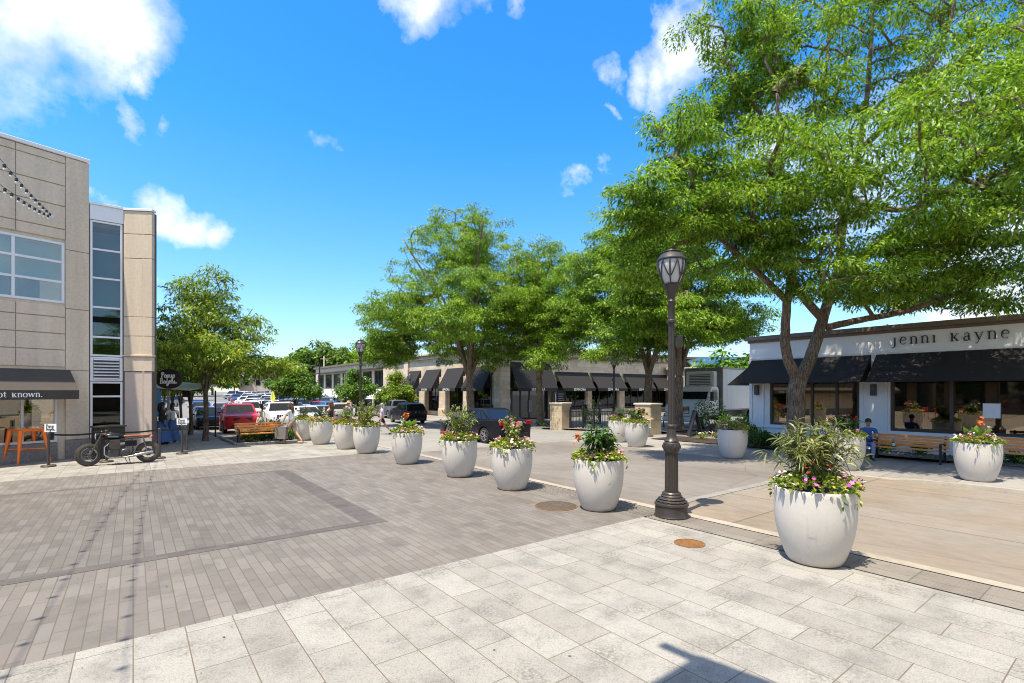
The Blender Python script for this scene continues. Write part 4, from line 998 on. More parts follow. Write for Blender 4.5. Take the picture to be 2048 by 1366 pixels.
spots = [  # bearing, distance, top line, kind, label
 (335,95,700,0,'dark broadleaf tree rising behind the slim pavement trees'),(372,120,716,1,'broad green tree behind the pavement row'),(425,140,728,0,'dark tree over the far end of the car lot'),(468,150,735,2,'tall pale tree at the far left of the car lot'),
 (505,150,728,1,'round tree behind the last row of parked cars'),(540,168,738,0,'dark tree left of the distant house'),(583,165,716,2,'light green tree right of the distant house'),(640,125,690,0,'tall rounded tree standing above the shop row roof'),(618,150,705,1,'wide tree between the lot and the shop row'),
 (672,130,702,1,'green tree over the middle of the shop row'),(705,118,700,0,'dark tree behind the left street lamp'),(742,112,694,2,'pale green tree rising over the stone wing'),(780,118,700,0,'dark green tree over the stepped parapet'),(822,120,704,1,'broad tree over the left end of the corner store'),(600,125,722,2,'bright green tree at the edge of the car lot'),(655,160,720,2,'pale tree far behind the shop row'),
 (1405,95,712,1,'round tree behind the beige building'),(1440,105,720,0,'dark tree over the skylight of the beige building'),(1478,50,690,1,'green tree between truck and white shop'),(1760,44,640,2,'yellow green tree over the white shop roof'),(1850,52,668,1,'broad tree behind the roof of the white shop'),(1950,56,650,0,'dark tree behind the right end of the white shop'),(1350,110,722,2,'pale tree behind the twin trunks')]
used = set()
for i, (p, Y, q, kd, lb) in enumerate(spots):
    u, v = at(p, Y); z = g(u, v); H_ = EYE+(781-q+(14 if p < 800 else 0))*Y/1000-z; s = H_/((13,11,14)[kd])
    if kd in used: o = dup(wk[kd], (u, v, z), i*1.3, lb, scale=(max(s,.6)*random.uniform(1,1.25), max(s,.6)*random.uniform(1,1.25), s))
    else:
        used.add(kd); o = wk[kd]; o.location = (u, v, z); o.scale = (max(s,.6), max(s,.6), s); o['label'] = lb

for x, y, r_, lb in ((12,-14,.7,'honey locust behind the viewer, mirrored in the office windows, nearest the road'),(4,-19,2.1,'honey locust behind the viewer, mirrored in the office windows, at the plaza middle'),(-6,-15,3.9,'honey locust behind the viewer, mirrored in the office windows, farthest from the road')):
    dup(bpy.data.objects['honey_locust_tree.001'], (x, y, 0), r_, lb)
# ---------------------------------------------------------------- planters with flowers
pm('pot_white', (.59,.55,.485), .5, var=.07, scale=3, b=.06, bscale=12, streak=(1,1,.5))
nt = M['pot_white'].node_tree; p_ = nt.nodes['Principled BSDF']; src = p_.inputs['Base Color'].links[0].from_socket
tc = N(nt, 'ShaderNodeTexCoord').outputs['Object']; oi = N(nt, 'ShaderNodeObjectInfo').outputs['Random']
ad = N(nt, 'ShaderNodeVectorMath', operation='ADD'); nt.links.new(tc, ad.inputs[0]); cx_ = N(nt, 'ShaderNodeCombineXYZ')
sq = N(nt, 'ShaderNodeSeparateXYZ'); nt.links.new(tc, sq.inputs[0])
for k_ in range(3): nt.links.new(math_(nt, 'MULTIPLY', oi, 17.0*(k_+1)), cx_.inputs[k_])
nt.links.new(cx_.outputs[0], ad.inputs[1])
sp1 = noise(nt, ad.outputs[0], 9, 6, .7)                      # splashed dirt round the foot, a few scuffs and rain runs
h_ = math_(nt, 'MULTIPLY_ADD', sq.outputs[2], -4.5, math_(nt, 'MULTIPLY_ADD', sp1, 1.5, -.42), clamp=True)
mp_ = N(nt, 'ShaderNodeMapping'); mp_.inputs['Scale'].default_value = (14,14,.9); nt.links.new(ad.outputs[0], mp_.inputs[0])
run = ramp(nt, noise(nt, mp_.outputs[0], 1, 4, .6), [(.60, (0,0,0)), (.74, (.35,.35,.35))])
scf = ramp(nt, noise(nt, ad.outputs[0], 4.5, 3, .5), [(.70, (0,0,0)), (.74, (.5,.5,.5))])
c1 = mix(nt, math_(nt, 'MULTIPLY', h_, .7), src, (.24,.19,.13)); c1 = mix(nt, run, c1, (.40,.36,.29)); c1 = mix(nt, scf, c1, (.33,.31,.28))
nt.links.new(c1, p_.inputs['Base Color'])
pm('soil', (.06,.04,.028), .95, var=.3, scale=20)
leafmat('bed_leaf', [(0,(.09,.16,.02)),(.4,(.19,.27,.03)),(.75,(.36,.40,.05)),(1,(.50,.50,.10))], .35)
leafmat('dark_leaf', [(0,(.03,.07,.015)),(.5,(.06,.13,.025)),(1,(.12,.20,.04))], .25)
leafmat('purple_leaf', [(0,(.035,.025,.025)),(.5,(.07,.045,.045)),(1,(.10,.10,.05))], .2)
leafmat('pale_leaf', [(0,(.12,.17,.03)),(.5,(.26,.30,.06)),(1,(.44,.45,.14))], .35)
leafmat('reed_leaf', [(0,(.10,.12,.03)),(.35,(.20,.22,.06)),(.75,(.36,.37,.13)),(1,(.50,.48,.24))], .3)
leafmat('grey_leaf', [(0,(.05,.08,.04)),(.5,(.10,.14,.07)),(1,(.20,.24,.13))], .25)
leafmat('canna_leaf', [(0,(.10,.22,.03)),(1,(.26,.40,.07))], .45)
def petal(name, stops): return leafmat(name, stops, .25, .6)
petal('pink_petal', [(0,(.55,.12,.28)),(.5,(.75,.33,.45)),(1,(.85,.60,.62))])
petal('white_petal', [(0,(.75,.72,.6)),(1,(.9,.88,.85))]); petal('magenta_petal', [(0,(.45,.05,.30)),(1,(.75,.25,.55))])
petal('red_petal', [(0,(.55,.015,.02)),(1,(.75,.06,.03))]); petal('orange_petal', [(0,(.75,.12,.02)),(1,(.85,.28,.06))])
petal('purple_petal', [(0,(.20,.10,.55)),(1,(.36,.25,.75))]); petal('peach_petal', [(0,(.75,.40,.30)),(1,(.88,.65,.55))])
M['stem_brown'] = pm('stem_brown', (.10,.065,.035), .8, var=.3); M['stem_green'] = pm('stem_green', (.12,.16,.04), .7, var=.3)
def blades(P, D, Lk, Wk, droop=.3, tilt=.6):
    n = len(P); up = np.zeros((n,3)); up[:,2] = 1; up = up+rng.normal(scale=tilt, size=(n,3))
    S = np.cross(D, up); S /= np.maximum(1e-6, np.linalg.norm(S, axis=1))[:,None]; U = np.cross(S, D)
    V = np.empty((n,6,3))
    V[:,0] = P
    a = P+D*(Lk*.35)[:,None]; b = P+D*(Lk*.7)[:,None]; b[:,2] -= Lk*droop*.4; t = P+D*Lk[:,None]; t[:,2] -= Lk*droop
    c1 = U*(Wk*.12)[:,None]
    V[:,1] = a+S*(Wk*.5)[:,None]+c1; V[:,2] = a-S*(Wk*.5)[:,None]+c1; V[:,3] = b+S*(Wk*.42)[:,None]+c1; V[:,4] = b-S*(Wk*.42)[:,None]+c1; V[:,5] = t
    k = np.arange(n)*6
    F3 = np.concatenate([np.stack([k,k+1,k+2],1), np.stack([k+3,k+5,k+4],1)]); F4 = np.stack([k+1,k+3,k+4,k+2],1)
    return V.reshape(-1,3), F3, F4
def leaves(name, par, P, D, L_, W_, mat, droop=.3, tilt=.6, var=.3):
    n = len(P); D = D/np.maximum(1e-6, np.linalg.norm(D, axis=1))[:,None]
    V, F3, F4 = blades(P, D, L_*rng.uniform(1-var, 1+var, n), W_*rng.uniform(1-var, 1+var, n), droop, tilt)
    return fast_mesh(name, V, F3, F4, mat, par)
def flowers(name, par, P, r, mat, face_up=.6, petals=5):
    """open blossoms: a ring of petals each, one island per blossom"""
    n = len(P); Nn = rdir(n); Nn[:,2] = np.abs(Nn[:,2])+face_up; Nn[:,:2] += 0; Nn /= np.linalg.norm(Nn, axis=1)[:,None]
    A_ = np.cross(Nn, rdir(n)); A_ /= np.linalg.norm(A_, axis=1)[:,None]; B_ = np.cross(Nn, A_)
    R_ = r*rng.uniform(.75, 1.25, n); k = petals*2
    V = np.empty((n, k+1, 3)); V[:,0] = P
    for i in range(k):
        a = 2*PI*i/k; q = (1.0 if i % 2 == 0 else .62); V[:,1+i] = P+(A_*math.cos(a)+B_*math.sin(a))*(R_*q)[:,None]+Nn*(R_*.35)[:,None]
    b = np.arange(n)*(k+1)
    F = np.concatenate([np.stack([b, b+1+i, b+1+(i+1)%k],1) for i in range(k)])
    return fast_mesh(name, V.reshape(-1,3), F3=F, mat=mat, parent=par)
def disc(n, r, p=.5):
    a = rng.random(n)*2*PI; q = r*rng.random(n)**p; return np.stack([q*np.cos(a), q*np.sin(a)], 1)
RIM = .455; PH = .92
potmb = MB(); prof = []
for t in np.linspace(0, 1, 15): prof.append((.30+(RIM-.30)*(1-(1-t)**2.1)*1.0+.022*math.sin(PI*min(1,t*1.1)), PH*t))
prof = [(.27,0)]+[(r, z+ (.012 if z == 0 else 0)) for r, z in prof]
prof += [(RIM-.004,PH+.008),(RIM-.02,PH+.012),(RIM-.035,PH+.005),(RIM-.05,PH-.10),(.02,PH-.10)]
potmb.lathe(prof, 48)
POT = potmb.build('pot', M['pot_white'], None, smooth=True, ang=60)
POT0 = POT
POTUSED = [False]
def planter(label, p, Y, kind, blossoms=(('pink_petal',26),('white_petal',18),('magenta_petal',12)), seed=1, group='round white planters around the square', bed=1.0, s=1.0, small=False):
    global rng; rng = np.random.default_rng(seed)
    u, v = at(p, Y); z = ztop(u, v) if u > 15 and u < 21 else g(u, v); z += .006
    T = thing('flower_planter', label, 'planter', (u, v, z), seed*1.3, group); T.scale = (s,s,s)
    if POTUSED[0]: po = POT0.copy(); col.objects.link(po)
    else: po = POT0; POTUSED[0] = True
    po.parent = T; po.rotation_euler[2] = seed
    m = MB(); m.lathe([(RIM-.045,PH-.06),(.2,PH-.01),(.001,PH+.02)], 20, cap=False); m.build('soil', M['soil'], T)
    dens = .5 if small else 1
    n = int(820*bed*dens); xy = disc(n, RIM+.02); rr = np.hypot(xy[:,0], xy[:,1])
    zz = PH+.0+.13*(1-(rr/RIM)**2)*bed+rng.random(n)*.085*bed
    D_ = np.stack([xy[:,0]*1.6, xy[:,1]*1.6, .35+rng.random(n)*.7], 1)+rng.normal(scale=.35, size=(n,3))
    leaves('foliage', T, np.stack([xy[:,0], xy[:,1], zz], 1), D_, .075/dens**.3, .042/dens**.3, M['bed_leaf'], .3, .5)
    # trailers over the rim
    k = 5; P = []
    for i in range(k):
        a = rng.random()*2*PI; L_ = rng.uniform(.08,.2)
        for t in np.linspace(0,1,9): P.append(((RIM+.03+.02*math.sin(t*3))*math.cos(a+t*.15*rng.normal()), (RIM+.03)*math.sin(a), PH+.03-L_*t))
    P = np.array(P); leaves('trailing_foliage', T, P, P*np.array([1,1,0])+rng.normal(scale=.3,size=P.shape)+np.array([0,0,-.2]), .05, .028, M['bed_leaf'])
    for mt, cnt in blossoms:
        cnt = int(cnt*dens*1.5); q = []
        for c in range(max(1, cnt//5)):
            c0 = disc(1, RIM+.03, .4)[0]; 
            for _ in range(5): q.append(c0+rng.normal(scale=.05, size=2))
        q = np.array(q); rr = np.hypot(q[:,0], q[:,1])
        zq = PH+.07+.13*np.maximum(0,1-(rr/RIM)**2)*bed+rng.random(len(q))*.10*bed
        flowers('blossoms', T, np.stack([q[:,0],q[:,1],zq],1), .027/dens**.4, M[mt])
    b_ = PH+.05
    def stems(n, h, spread, r=.007, mat='stem_brown', wob=.05, name='stems', curve=.5):
        m = MB(); out = []
        for i in range(n):
            a = rng.random()*2*PI; o = spread*rng.uniform(.25,1); hh = h*rng.uniform(.6,1.05)*(1-.25*(o/spread)**2)
            q0 = disc(1, .08)[0]; pts = []
            for t in np.linspace(0,1,6):
                pts.append((q0[0]+o*math.cos(a)*t**(1+curve)+rng.normal()*wob*.15, q0[1]+o*math.sin(a)*t**(1+curve)+rng.normal()*wob*.15, b_+hh*t*(1-.12*t)))
            m.tube(pts, [r*(1-.6*t) for t in np.linspace(0,1,6)], 5); out.append(np.array(pts))
        m.build(name, M[mat], T, smooth=True, fixn=False); return out
    def along(st, per, t0=.25):
        P, D_ = [], []
        for s_ in st:
            for _ in range(per):
                t = t0+(1-t0)*rng.random(); i = min(4, int(t*5)); f = t*5-i; P.append(s_[i]*(1-f)+s_[i+1]*f)
                d = rdir(1)[0]; ax = s_[i+1]-s_[i]; ax /= np.linalg.norm(ax); D_.append(d*.9+ax*.75)
        return np.array(P), np.array(D_)
    tips = lambda st: np.array([s_[-1] for s_ in st])
    if kind == 'reed':
        st = stems(70, .92, .50, .006, wob=.1, curve=.25); P, D_ = along(st, 34, .28); leaves('reed_leaves', T, P, D_, .155, .017, M['reed_leaf'], .35)
        flowers('blossoms', T, tips(st)[:12]+rng.normal(scale=.04,size=(12,3)), .032, M['purple_petal'], .2)
        P2 = np.array([[-.34,-.1,b_+.22],[-.33,-.12,b_+.34],[-.30,-.14,b_+.27],[.30,-.2,b_+.2],[.33,-.18,b_+.3],[.22,.1,b_+.26]])
        flowers('seed_heads', T, np.repeat(P2,3,0)+rng.normal(scale=.015,size=(18,3)), .018, M['red_petal'])
    elif kind == 'umbrella':
        st = stems(14, .56, .34, .013, 'stem_brown'); P, D_ = along(st, 26, .45); P += rng.normal(scale=.07,size=P.shape); D_[:,2] -= .2
        leaves('shrub_leaves', T, P, D_, .17, .065, M['dark_leaf'], .5, .4); leaves('young_leaves', T, tips(st).repeat(7,0), rdir(98)+np.array([0,0,.4]), .13, .05, M['canna_leaf'], .4)
        flowers('blossoms', T, np.array([-.30,-.30,b_+.36])+rng.normal(scale=.05,size=(26,3)), .03, M['orange_petal'])
    elif kind == 'mandevilla':
        st = stems(20, .72, .40, .007, 'stem_green'); P, D_ = along(st, 16, .15); leaves('shrub_leaves', T, P, D_, .095, .045, M['pale_leaf'] if seed % 2 else M['canna_leaf'], .3)
        q = np.concatenate([tips(st)[:9], along(st, 1, .4)[0][:10]]); flowers('blossoms', T, q+rng.normal(scale=.03,size=q.shape), .055, M['pink_petal'], .3)
        flowers('blossoms', T, tips(st)[9:11].repeat(4,0)+rng.normal(scale=.04,size=(8,3)), .04, M['red_petal'])
    elif kind == 'airy':
        st = stems(34, 1.0, .52, .006, 'stem_green', wob=.1, curve=.4); P, D_ = along(st, 26, .3); leaves('shrub_leaves', T, P, D_, .075, .03, M['pale_leaf'], .2)
        flowers('blossoms', T, along(st, 3, .5)[0]+rng.normal(scale=.03,size=(102,3)), .018, M['purple_petal'])
        if seed % 2: flowers('blossoms', T, np.array([.34,-.22,b_+.06])+rng.normal(scale=.06,size=(30,3)), .035, M['red_petal'])
    elif kind == 'shrub':
        st = stems(40, .98, .58, .007, 'stem_brown', wob=.1, curve=.35); P, D_ = along(st, 30, .3); leaves('shrub_leaves', T, P, D_, .07, .036, M['pale_leaf'], .2)
    elif kind == 'canna':
        n = 13; a = rng.random(n)*2*PI; D_ = np.stack([np.cos(a)*.5, np.sin(a)*.5, np.ones(n)], 1); P = np.stack([np.cos(a)*.07, np.sin(a)*.07, np.full(n, b_)], 1)
        leaves('canna_leaves', T, P, D_, .42, .15, M['canna_leaf'], .12, .8, .2)
        flowers('blossoms', T, np.array([0.02,-.02,b_+.46])+rng.normal(scale=.045,size=(16,3)), .05, M['orange_petal'], .1)
        st = stems(3, .42, .05, .009, 'stem_green')
        flowers('plumes', T, np.array([.26,-.1,b_+.25])+rng.normal(size=(24,3))*np.array([.03,.03,.09]), .022, M['white_petal'])
    elif kind == 'dark':
        st = stems(30, .62, .40, .007, 'stem_brown'); P, D_ = along(st, 24, .2); leaves('shrub_leaves', T, P, D_, .07, .034, M['dark_leaf'], .2)
    elif kind == 'twiggy':
        st = stems(46, .72, .42, .006, 'stem_brown', wob=.12); P, D_ = along(st, 14, .4); leaves('shrub_leaves', T, P, D_, .05, .024, M['grey_leaf'], .2)
    elif kind == 'grass':
        st = stems(40, .66, .34, .005, 'stem_green', curve=.3); P, D_ = along(st, 22, .2); leaves('shrub_leaves', T, P, D_, .12, .014, M['grey_leaf'], .3)
        P = disc(110, .40); P = np.stack([P[:,0]-.2, P[:,1], b_+.08+.25*rng.random(110)],1); leaves('purple_foliage', T, P, rdir(110)+np.array([0,0,.5]), .10, .05, M['purple_leaf'])
    elif kind == 'redbush':
        st = stems(26, .58, .38, .007, 'stem_green'); P, D_ = along(st, 26, .2); leaves('shrub_leaves', T, P, D_, .11, .045, M['dark_leaf'], .3)
        q = tips(st)[:10]; flowers('blossoms', T, q.repeat(3,0)+rng.normal(scale=.035,size=(30,3)), .035, M['orange_petal'] if seed % 2 else M['red_petal'], .3)
    return T
PW = (('pink_petal',30),('white_petal',22),('magenta_petal',12))
planter('big white planter nearest the camera holding tall reedy plant with purple flowers', 1629, 6.45, 'reed', (('pink_petal',22),('white_petal',34),('magenta_petal',22)), 3, s=1.02)
planter('white planter left of the near lamp with dark drooping shrub and orange bloom', 1197, 9.3, 'umbrella', (('pink_petal',30),('white_petal',18),('magenta_petal',16)), 4)
planter('white planter crowded with tall pink mandevilla blossoms before the black sedan', 1024, 11.2, 'mandevilla', (('pink_petal',40),('white_petal',26),('magenta_petal',10)), 5)
planter('white planter with airy lavender shrub and one red cluster at its edge', 919, 12.85, 'airy', (('pink_petal',34),('peach_petal',24)), 7)
planter('white planter topped by broad canna leaves with an orange bloom beside the crossing', 814, 15.1, 'canna', (('pink_petal',44),('white_petal',30)), 8)
planter('white planter with wide yellow green shrub in front of the lilac shirted walker', 733, 17.6, 'shrub', (('pink_petal',50),('peach_petal',20),('red_petal',6)), 9)
planter('white planter of red and pink flowers tucked behind the yellow green shrub planter', 692, 18.9, 'mandevilla', (('red_petal',24),('pink_petal',20)), 10)
planter('white planter with small dark bush beside the woman in black tank top', 642, 20.7, 'dark', (('pink_petal',40),('peach_petal',30),('white_petal',20)), 11)
planter('white planter with twiggy shrub just right of the woman carrying a bag', 607, 22.6, 'twiggy', (('white_petal',30),('pink_petal',20)), 12)
planter('bluish white planter in tree shade with dark grassy plant and purple leaves', 1238, 21.6, 'grass', (('magenta_petal',24),('pink_petal',8)), 13)
planter('white planter with red orange flowers before the seated reader at the gate pillar', 1273, 19.6, 'redbush', PW, 15)
planter('white planter holding only low flowers near the mulch bed and white shop corner', 1465, 16.3, 'low', (('pink_petal',34),('red_petal',14),('white_petal',20)), 16, bed=1.2)
planter('white planter with dark leafy red flowers partly behind the nearest planter', 1692, 14.0, 'redbush', PW, 18)
planter('white planter by the right kerb with canna leaves and red flower spike', 1955, 11.75, 'canna', (('pink_petal',34),('white_petal',30),('magenta_petal',30)), 19, s=.95)

# ---------------------------------------------------------------- cast iron street lamps
pm('iron_dark', (.055,.045,.037), .38, metal=.3, var=.25, scale=10, b=.1, bscale=60, spec=.6)
fm_, fnt, fp, fo = _nt('frosted_glass'); fp.inputs['Base Color'].default_value = (.80,.80,.78,1); fp.inputs['Roughness'].default_value = .25
tl = N(fnt, 'ShaderNodeBsdfTranslucent'); tl.inputs[0].default_value = (.8,.8,.78,1); mx_ = N(fnt, 'ShaderNodeMixShader'); mx_.inputs[0].default_value = .45
fnt.links.new(fp.outputs[0], mx_.inputs[1]); fnt.links.new(tl.outputs[0], mx_.inputs[2]); fnt.links.new(mx_.outputs[0], fo.inputs[0]); M['frosted_glass'] = fm_
def lamp():
    T = thing('street_lamp', 'near black cast iron street lamp standing at the plaza kerb', 'street lamp', (0,0,0), 0, 'black street lamps')
    m = MB(); m.lathe([(.30,0),(.305,.02),(.29,.045),(.285,.20),(.30,.215),(.295,.245),(.25,.265),(.265,.285),(.22,.31),(.235,.325),(.18,.355),(.19,.37),(.165,.39),(.165,.42),(.145,.44)], 32)
    for i in range(16):
        a = 2*PI*i/16; m.ell((.245*math.cos(a),.245*math.sin(a),.275),(.035,.035,.022),6,4)
    m.build('base', M['iron_dark'], T, smooth=True)
    m = MB(); m.lathe([(.118,.44),(.112,1.16)], 32, flute=(0,2,.11)); m.build('lower_shaft', M['iron_dark'], T)
    m = MB(); m.lathe([(.12,1.15),(.135,1.17),(.145,1.20),(.155,1.26),(.145,1.32),(.12,1.34),(.13,1.36),(.10,1.40),(.085,1.44),(.078,1.60),(.09,1.61),(.09,1.64),(.066,1.66)], 28)
    for i in range(12):
        a = 2*PI*i/12; m.ell((.14*math.cos(a),.14*math.sin(a),1.255),(.03,.03,.045),6,4)
    m.build('collar', M['iron_dark'], T, smooth=True)
    m = MB(); m.lathe([(.066,1.66),(.055,3.50)], 24, flute=(0,9,.10)); m.build('upper_shaft', M['iron_dark'], T)
    m = MB(); m.lathe([(.062,3.48),(.085,3.50),(.085,3.53),(.06,3.55),(.062,3.86),(.075,3.88),(.06,3.9),(.07,3.98),(.11,4.08),(.135,4.14),(.14,4.18)], 24); m.build('neck', M['iron_dark'], T, smooth=True)
    lan = [(.115,4.18),(.15,4.24),(.205,4.38),(.232,4.50),(.235,4.58),(.21,4.64)]
    m = MB(); m.lathe(lan, 24, cap=False); gl = m.build('lantern', M['frosted_glass'], T, smooth=True)
    m = MB()
    for i in range(6):
        a = 2*PI*i/6
        m.tube([((r+.014)*math.cos(a),(r+.014)*math.sin(a),z) for r, z in [(.125,4.18)]+lan[1:]], .013, 6)
        for sg_ in (-1,1):
            pts = []
            for t in np.linspace(0,1,10):
                b = a+sg_*(PI/6)*(math.sin(t*PI*.5)**.7); z = 4.30+.30*math.sin(t*PI*.5)**1.2*(1 if t < .8 else 1); k = [x for x in lan]; zz = z
                r = np.interp(zz, [q[1] for q in lan], [q[0] for q in lan])+.016
                pts.append((r*math.cos(b), r*math.sin(b), zz))
            m.tube(pts, .011, 6)
    m.lathe([(.14,4.17),(.155,4.18),(.14,4.20)], 24)
    m.build('lantern_frame', M['iron_dark'], T, smooth=True)
    m = MB(); m.lathe([(.24,4.60),(.262,4.61),(.262,4.63),(.235,4.66),(.20,4.71),(.15,4.74),(.14,4.76),(.155,4.765),(.15,4.78),(.05,4.80),(.03,4.83),(.045,4.845),(.001,4.87)], 28, cap=False); m.build('lantern_roof', M['iron_dark'], T, smooth=True)
    m = MB(); m.bar((.05,.0,3.25),(.13,0,3.25),.03); m.box(.09,.19,-.05,.05,3.05,3.27); m.build('fitting', M['iron_dark'], T, bevel=.01)
    return T
LP = lamp(); LP.location = (*at(1343, 8.72), .012); LP.rotation_euler[2] = -.55; LP.scale = (.965,)*3
for p, Y, top, lb in ((721,27.0,677,'tall black street lamp rising behind the yellow green shrub planter on the left'),(1228,35.0,712,'distant black street lamp behind the iron gate before the corner store'),(983,44,730,'small distant black street lamp by the corner pier of the store'),(820,56,746,'farthest black street lamp beside the leftmost store awning')):
    u, v = at(p, Y); z = g(u, v)+(.1 if u > 21.2 else 0); dup(LP, (u, v, z), p*.1, lb, scale=(EYE+(781-top)*Y/1000-z)/4.87)
# ---------------------------------------------------------------- manholes
pm('cast_lid', (.12,.09,.06), .6, metal=.4, var=.4, scale=14, b=.5, bscale=60); pm('rust_lid', (.17,.075,.018), .8, var=.5, scale=16, b=.5, bscale=60)
for p, Y, r, mt, lb in ((1112,9.5,.375,'cast_lid','large dark iron manhole cover in the grey pavers'),(1379,7.18,.185,'rust_lid','small rusty orange access cover in the pale slabs')):
    u, v = at(p, Y); T = thing('manhole_cover', lb, 'manhole cover', (u, v, .005))
    m = MB(); m.lathe([(r+.03,0),(r+.03,.006),(r+.003,.008),(r+.003,.004)], 40, cap=False); m.build('rim', M['rust_lid'], T)
    m = MB(); m.lathe([(r-.003,.001),(r-.003,.007),(r-.02,.010),(r-.05,.0075),(r*.72,.0075),(r*.70,.011),(r*.62,.011),(r*.60,.0075),(r*.4,.0075),(r*.38,.011),(r*.3,.011),(r*.28,.0075),(.01,.0075)], 40); m.build('lid', M[mt], T)
# ---------------------------------------------------------------- timber benches
def woodmat(name, c):
    m, nt, p, o = _nt(name); tc = N(nt, 'ShaderNodeTexCoord').outputs['Object']; mp = N(nt, 'ShaderNodeMapping'); mp.inputs['Scale'].default_value = (1.2,22,22); nt.links.new(tc, mp.inputs[0])
    f = noise(nt, mp.outputs[0], 3, 6); geo = N(nt, 'ShaderNodeNewGeometry').outputs['Random Per Island']
    cc = mix(nt, 1.0, ramp(nt, f, [(.3, sc(c,.7)), (.5, c), (.72, sc(c,1.25))]), ramp(nt, geo, [(0,(.8,.78,.76)),(1,(1.12,1.1,1.08))]), 'MULTIPLY')
    nt.links.new(cc, p.inputs['Base Color']); p.inputs['Roughness'].default_value = .5; bump(nt, p, f, .15); M[name] = m
woodmat('bench_wood', (.68,.29,.075)); woodmat('dark_wood', (.09,.05,.03))
def bench(label, Lb):
    T = thing('wooden_bench', label, 'bench', (0,0,0), 0, 'timber benches with black arms')
    m = MB()
    for i in range(4): y = -.02+i*.105; m.box(-Lb/2, Lb/2, y-.24, y-.15, .425-.012*(i==3), .46-.012*(i==3))
    m.build('seat', M['bench_wood'], T, bevel=.008, seg=2)
    m = MB()
    for i in range(4):
        z = .53+i*.098; y = .21+i*.035; m.bar((-Lb/2,y,z),(Lb/2,y,z),.035,.082)
    m.build('backrest', M['bench_wood'], T, bevel=.008, seg=2)
    for x in (-Lb/2+.10, Lb/2-.10):
        m = MB()
        m.bar((x,-.28,.0),(x,-.25,.64),.05,.055); m.bar((x,.26,0),(x,.20,.44),.05,.055); m.bar((x,.20,.42),(x,.345,.88),.045,.05); m.bar((x,-.27,.40),(x,.22,.40),.05,.045)
        m.tube([(x,-.30,.60),(x,-.26,.655),(x,-.05,.655),(x,.20,.63),(x,.255,.60)],.027,8); m.box(x-.045,x+.045,-.33,-.22,0,.02); m.box(x-.045,x+.045,.21,.32,0,.02)
        m.build('end_frame', M['black_metal'], T, bevel=.006)
    return T
BN = bench('wooden bench on the left before the red parked car', 1.75)
bu, bv = at(521, 20.6); BN.location = (bu, bv+.25, g(bu, bv)+.008); BN.rotation_euler[2] = 0
BN.rotation_euler[2] = -.02
b2u, b2v = at(1797, 14.8)
bench2 = dup(BN, (19.05, b2v+.05, ztop(19,b2v)+.004), -PI/2, 'wooden bench on the right with a seated woman in blue', scale=(1.1,.95,.93))
bench3 = dup(BN, (19.05, b2v-2.75, ztop(19,b2v-2.7)+.004), -PI/2, 'wooden bench under the display window partly behind the kerbside planter', scale=(1.22,.95,.93))
bu, bv = at(1336, 31); bench4 = dup(BN, (bu, bv, g(bu,bv)+.02), -1.9, 'dark slatted bench in tree shade behind the near lamp post', mats={'bench_wood': M['dark_wood']})
# ---------------------------------------------------------------- orange bar table, black bin, rope barrier
def painted(name, c, rough=.35, coat=.5): return pm(name, c, rough, 0, .05, 3, coat=coat)
painted('orange_paint', (.95,.19,.012), .35)
u, v = at(54, 15.15); T = thing('bar_table', 'tall orange metal bar table with splayed legs under the awning', 'table', (u, v, g(u,v)+.008), .55)
T.scale = (.92,.92,1); m = MB(); m.box(-.36,.36,-.36,.36,1.02,1.05); m.box(-.34,.34,-.34,.34,.97,1.02); m.build('table_top', M['orange_paint'], T, bevel=.03, seg=3)
for sx_ in (-1,1):
    for sy_ in (-1,1):
        m = MB(); a0, a1 = .30, .43
        m.tube([(sx_*a0,sy_*a0,1.0),(sx_*(a0+.05),sy_*(a0+.05),.6),(sx_*a1,sy_*a1,.0)],[.075,.05,.022],6); m.build('leg', M['orange_paint'], T, smooth=False)
m = MB(); m.bar((-.33,-.33,.42),(.33,.33,.42),.012,.03); m.bar((-.33,.33,.427),(.33,-.33,.427),.012,.03); m.build('brace', M['orange_paint'], T)
u, v = at(217, 16.3); T = thing('black_bin', 'square black bin against the stair window behind the motorcycle', 'bin', (u, v, g(u,v)+.008), .55)
m = MB(); m.box(-.36,.36,-.25,.25,0,1.0); m.build('body', M['black_metal'], T, bevel=.02); m = MB(); m.box(-.39,.39,-.28,.28,1.0,1.05); m.box(-.2,.2,-.15,.15,1.05,1.065); m.build('lid', M['iron_dark'], T, bevel=.015)
m = MB(); m.box(-.25,.25,-.256,-.249,.62,.86); m.build('opening', M['black_letter'], T)
pm('post_grey', (.07,.06,.052), .45, metal=.2, var=.1)
posts = [(97,14.4,'rope barrier post carrying a white card, nearest the orange table'),(213,15.35,'rope barrier post standing behind the black motorcycle'),(319,16.15,'rope barrier post behind the motorcycle rear wheel'),(364,17.3,'rope barrier post with a white card on the shaded pavement'),(374,18.0,'rope barrier post just behind the card bearing post')]
PP = []
def post():
    T = thing('barrier_post', posts[0][2], 'barrier post', (0,0,0), 0, 'retractable belt barrier posts')
    m = MB(); m.lathe([(.175,0),(.175,.03),(.16,.045),(.05,.055),(.05,.06)], 28); m.build('base', M['post_grey'], T, smooth=True)
    m = MB(); m.lathe([(.035,.05),(.035,.86),(.045,.865),(.045,.97),(.035,.98)], 18); m.build('pole', M['post_grey'], T, smooth=True)
    return T
p0 = post()
for i, (p, Y, lb) in enumerate(posts):
    u, v = at(p, Y); z = g(u, v)+.008; PP.append((u, v, z))
    if i == 0: p0.location = (u, v, z)
    else: dup(p0, (u, v, z), .3*i, lb)
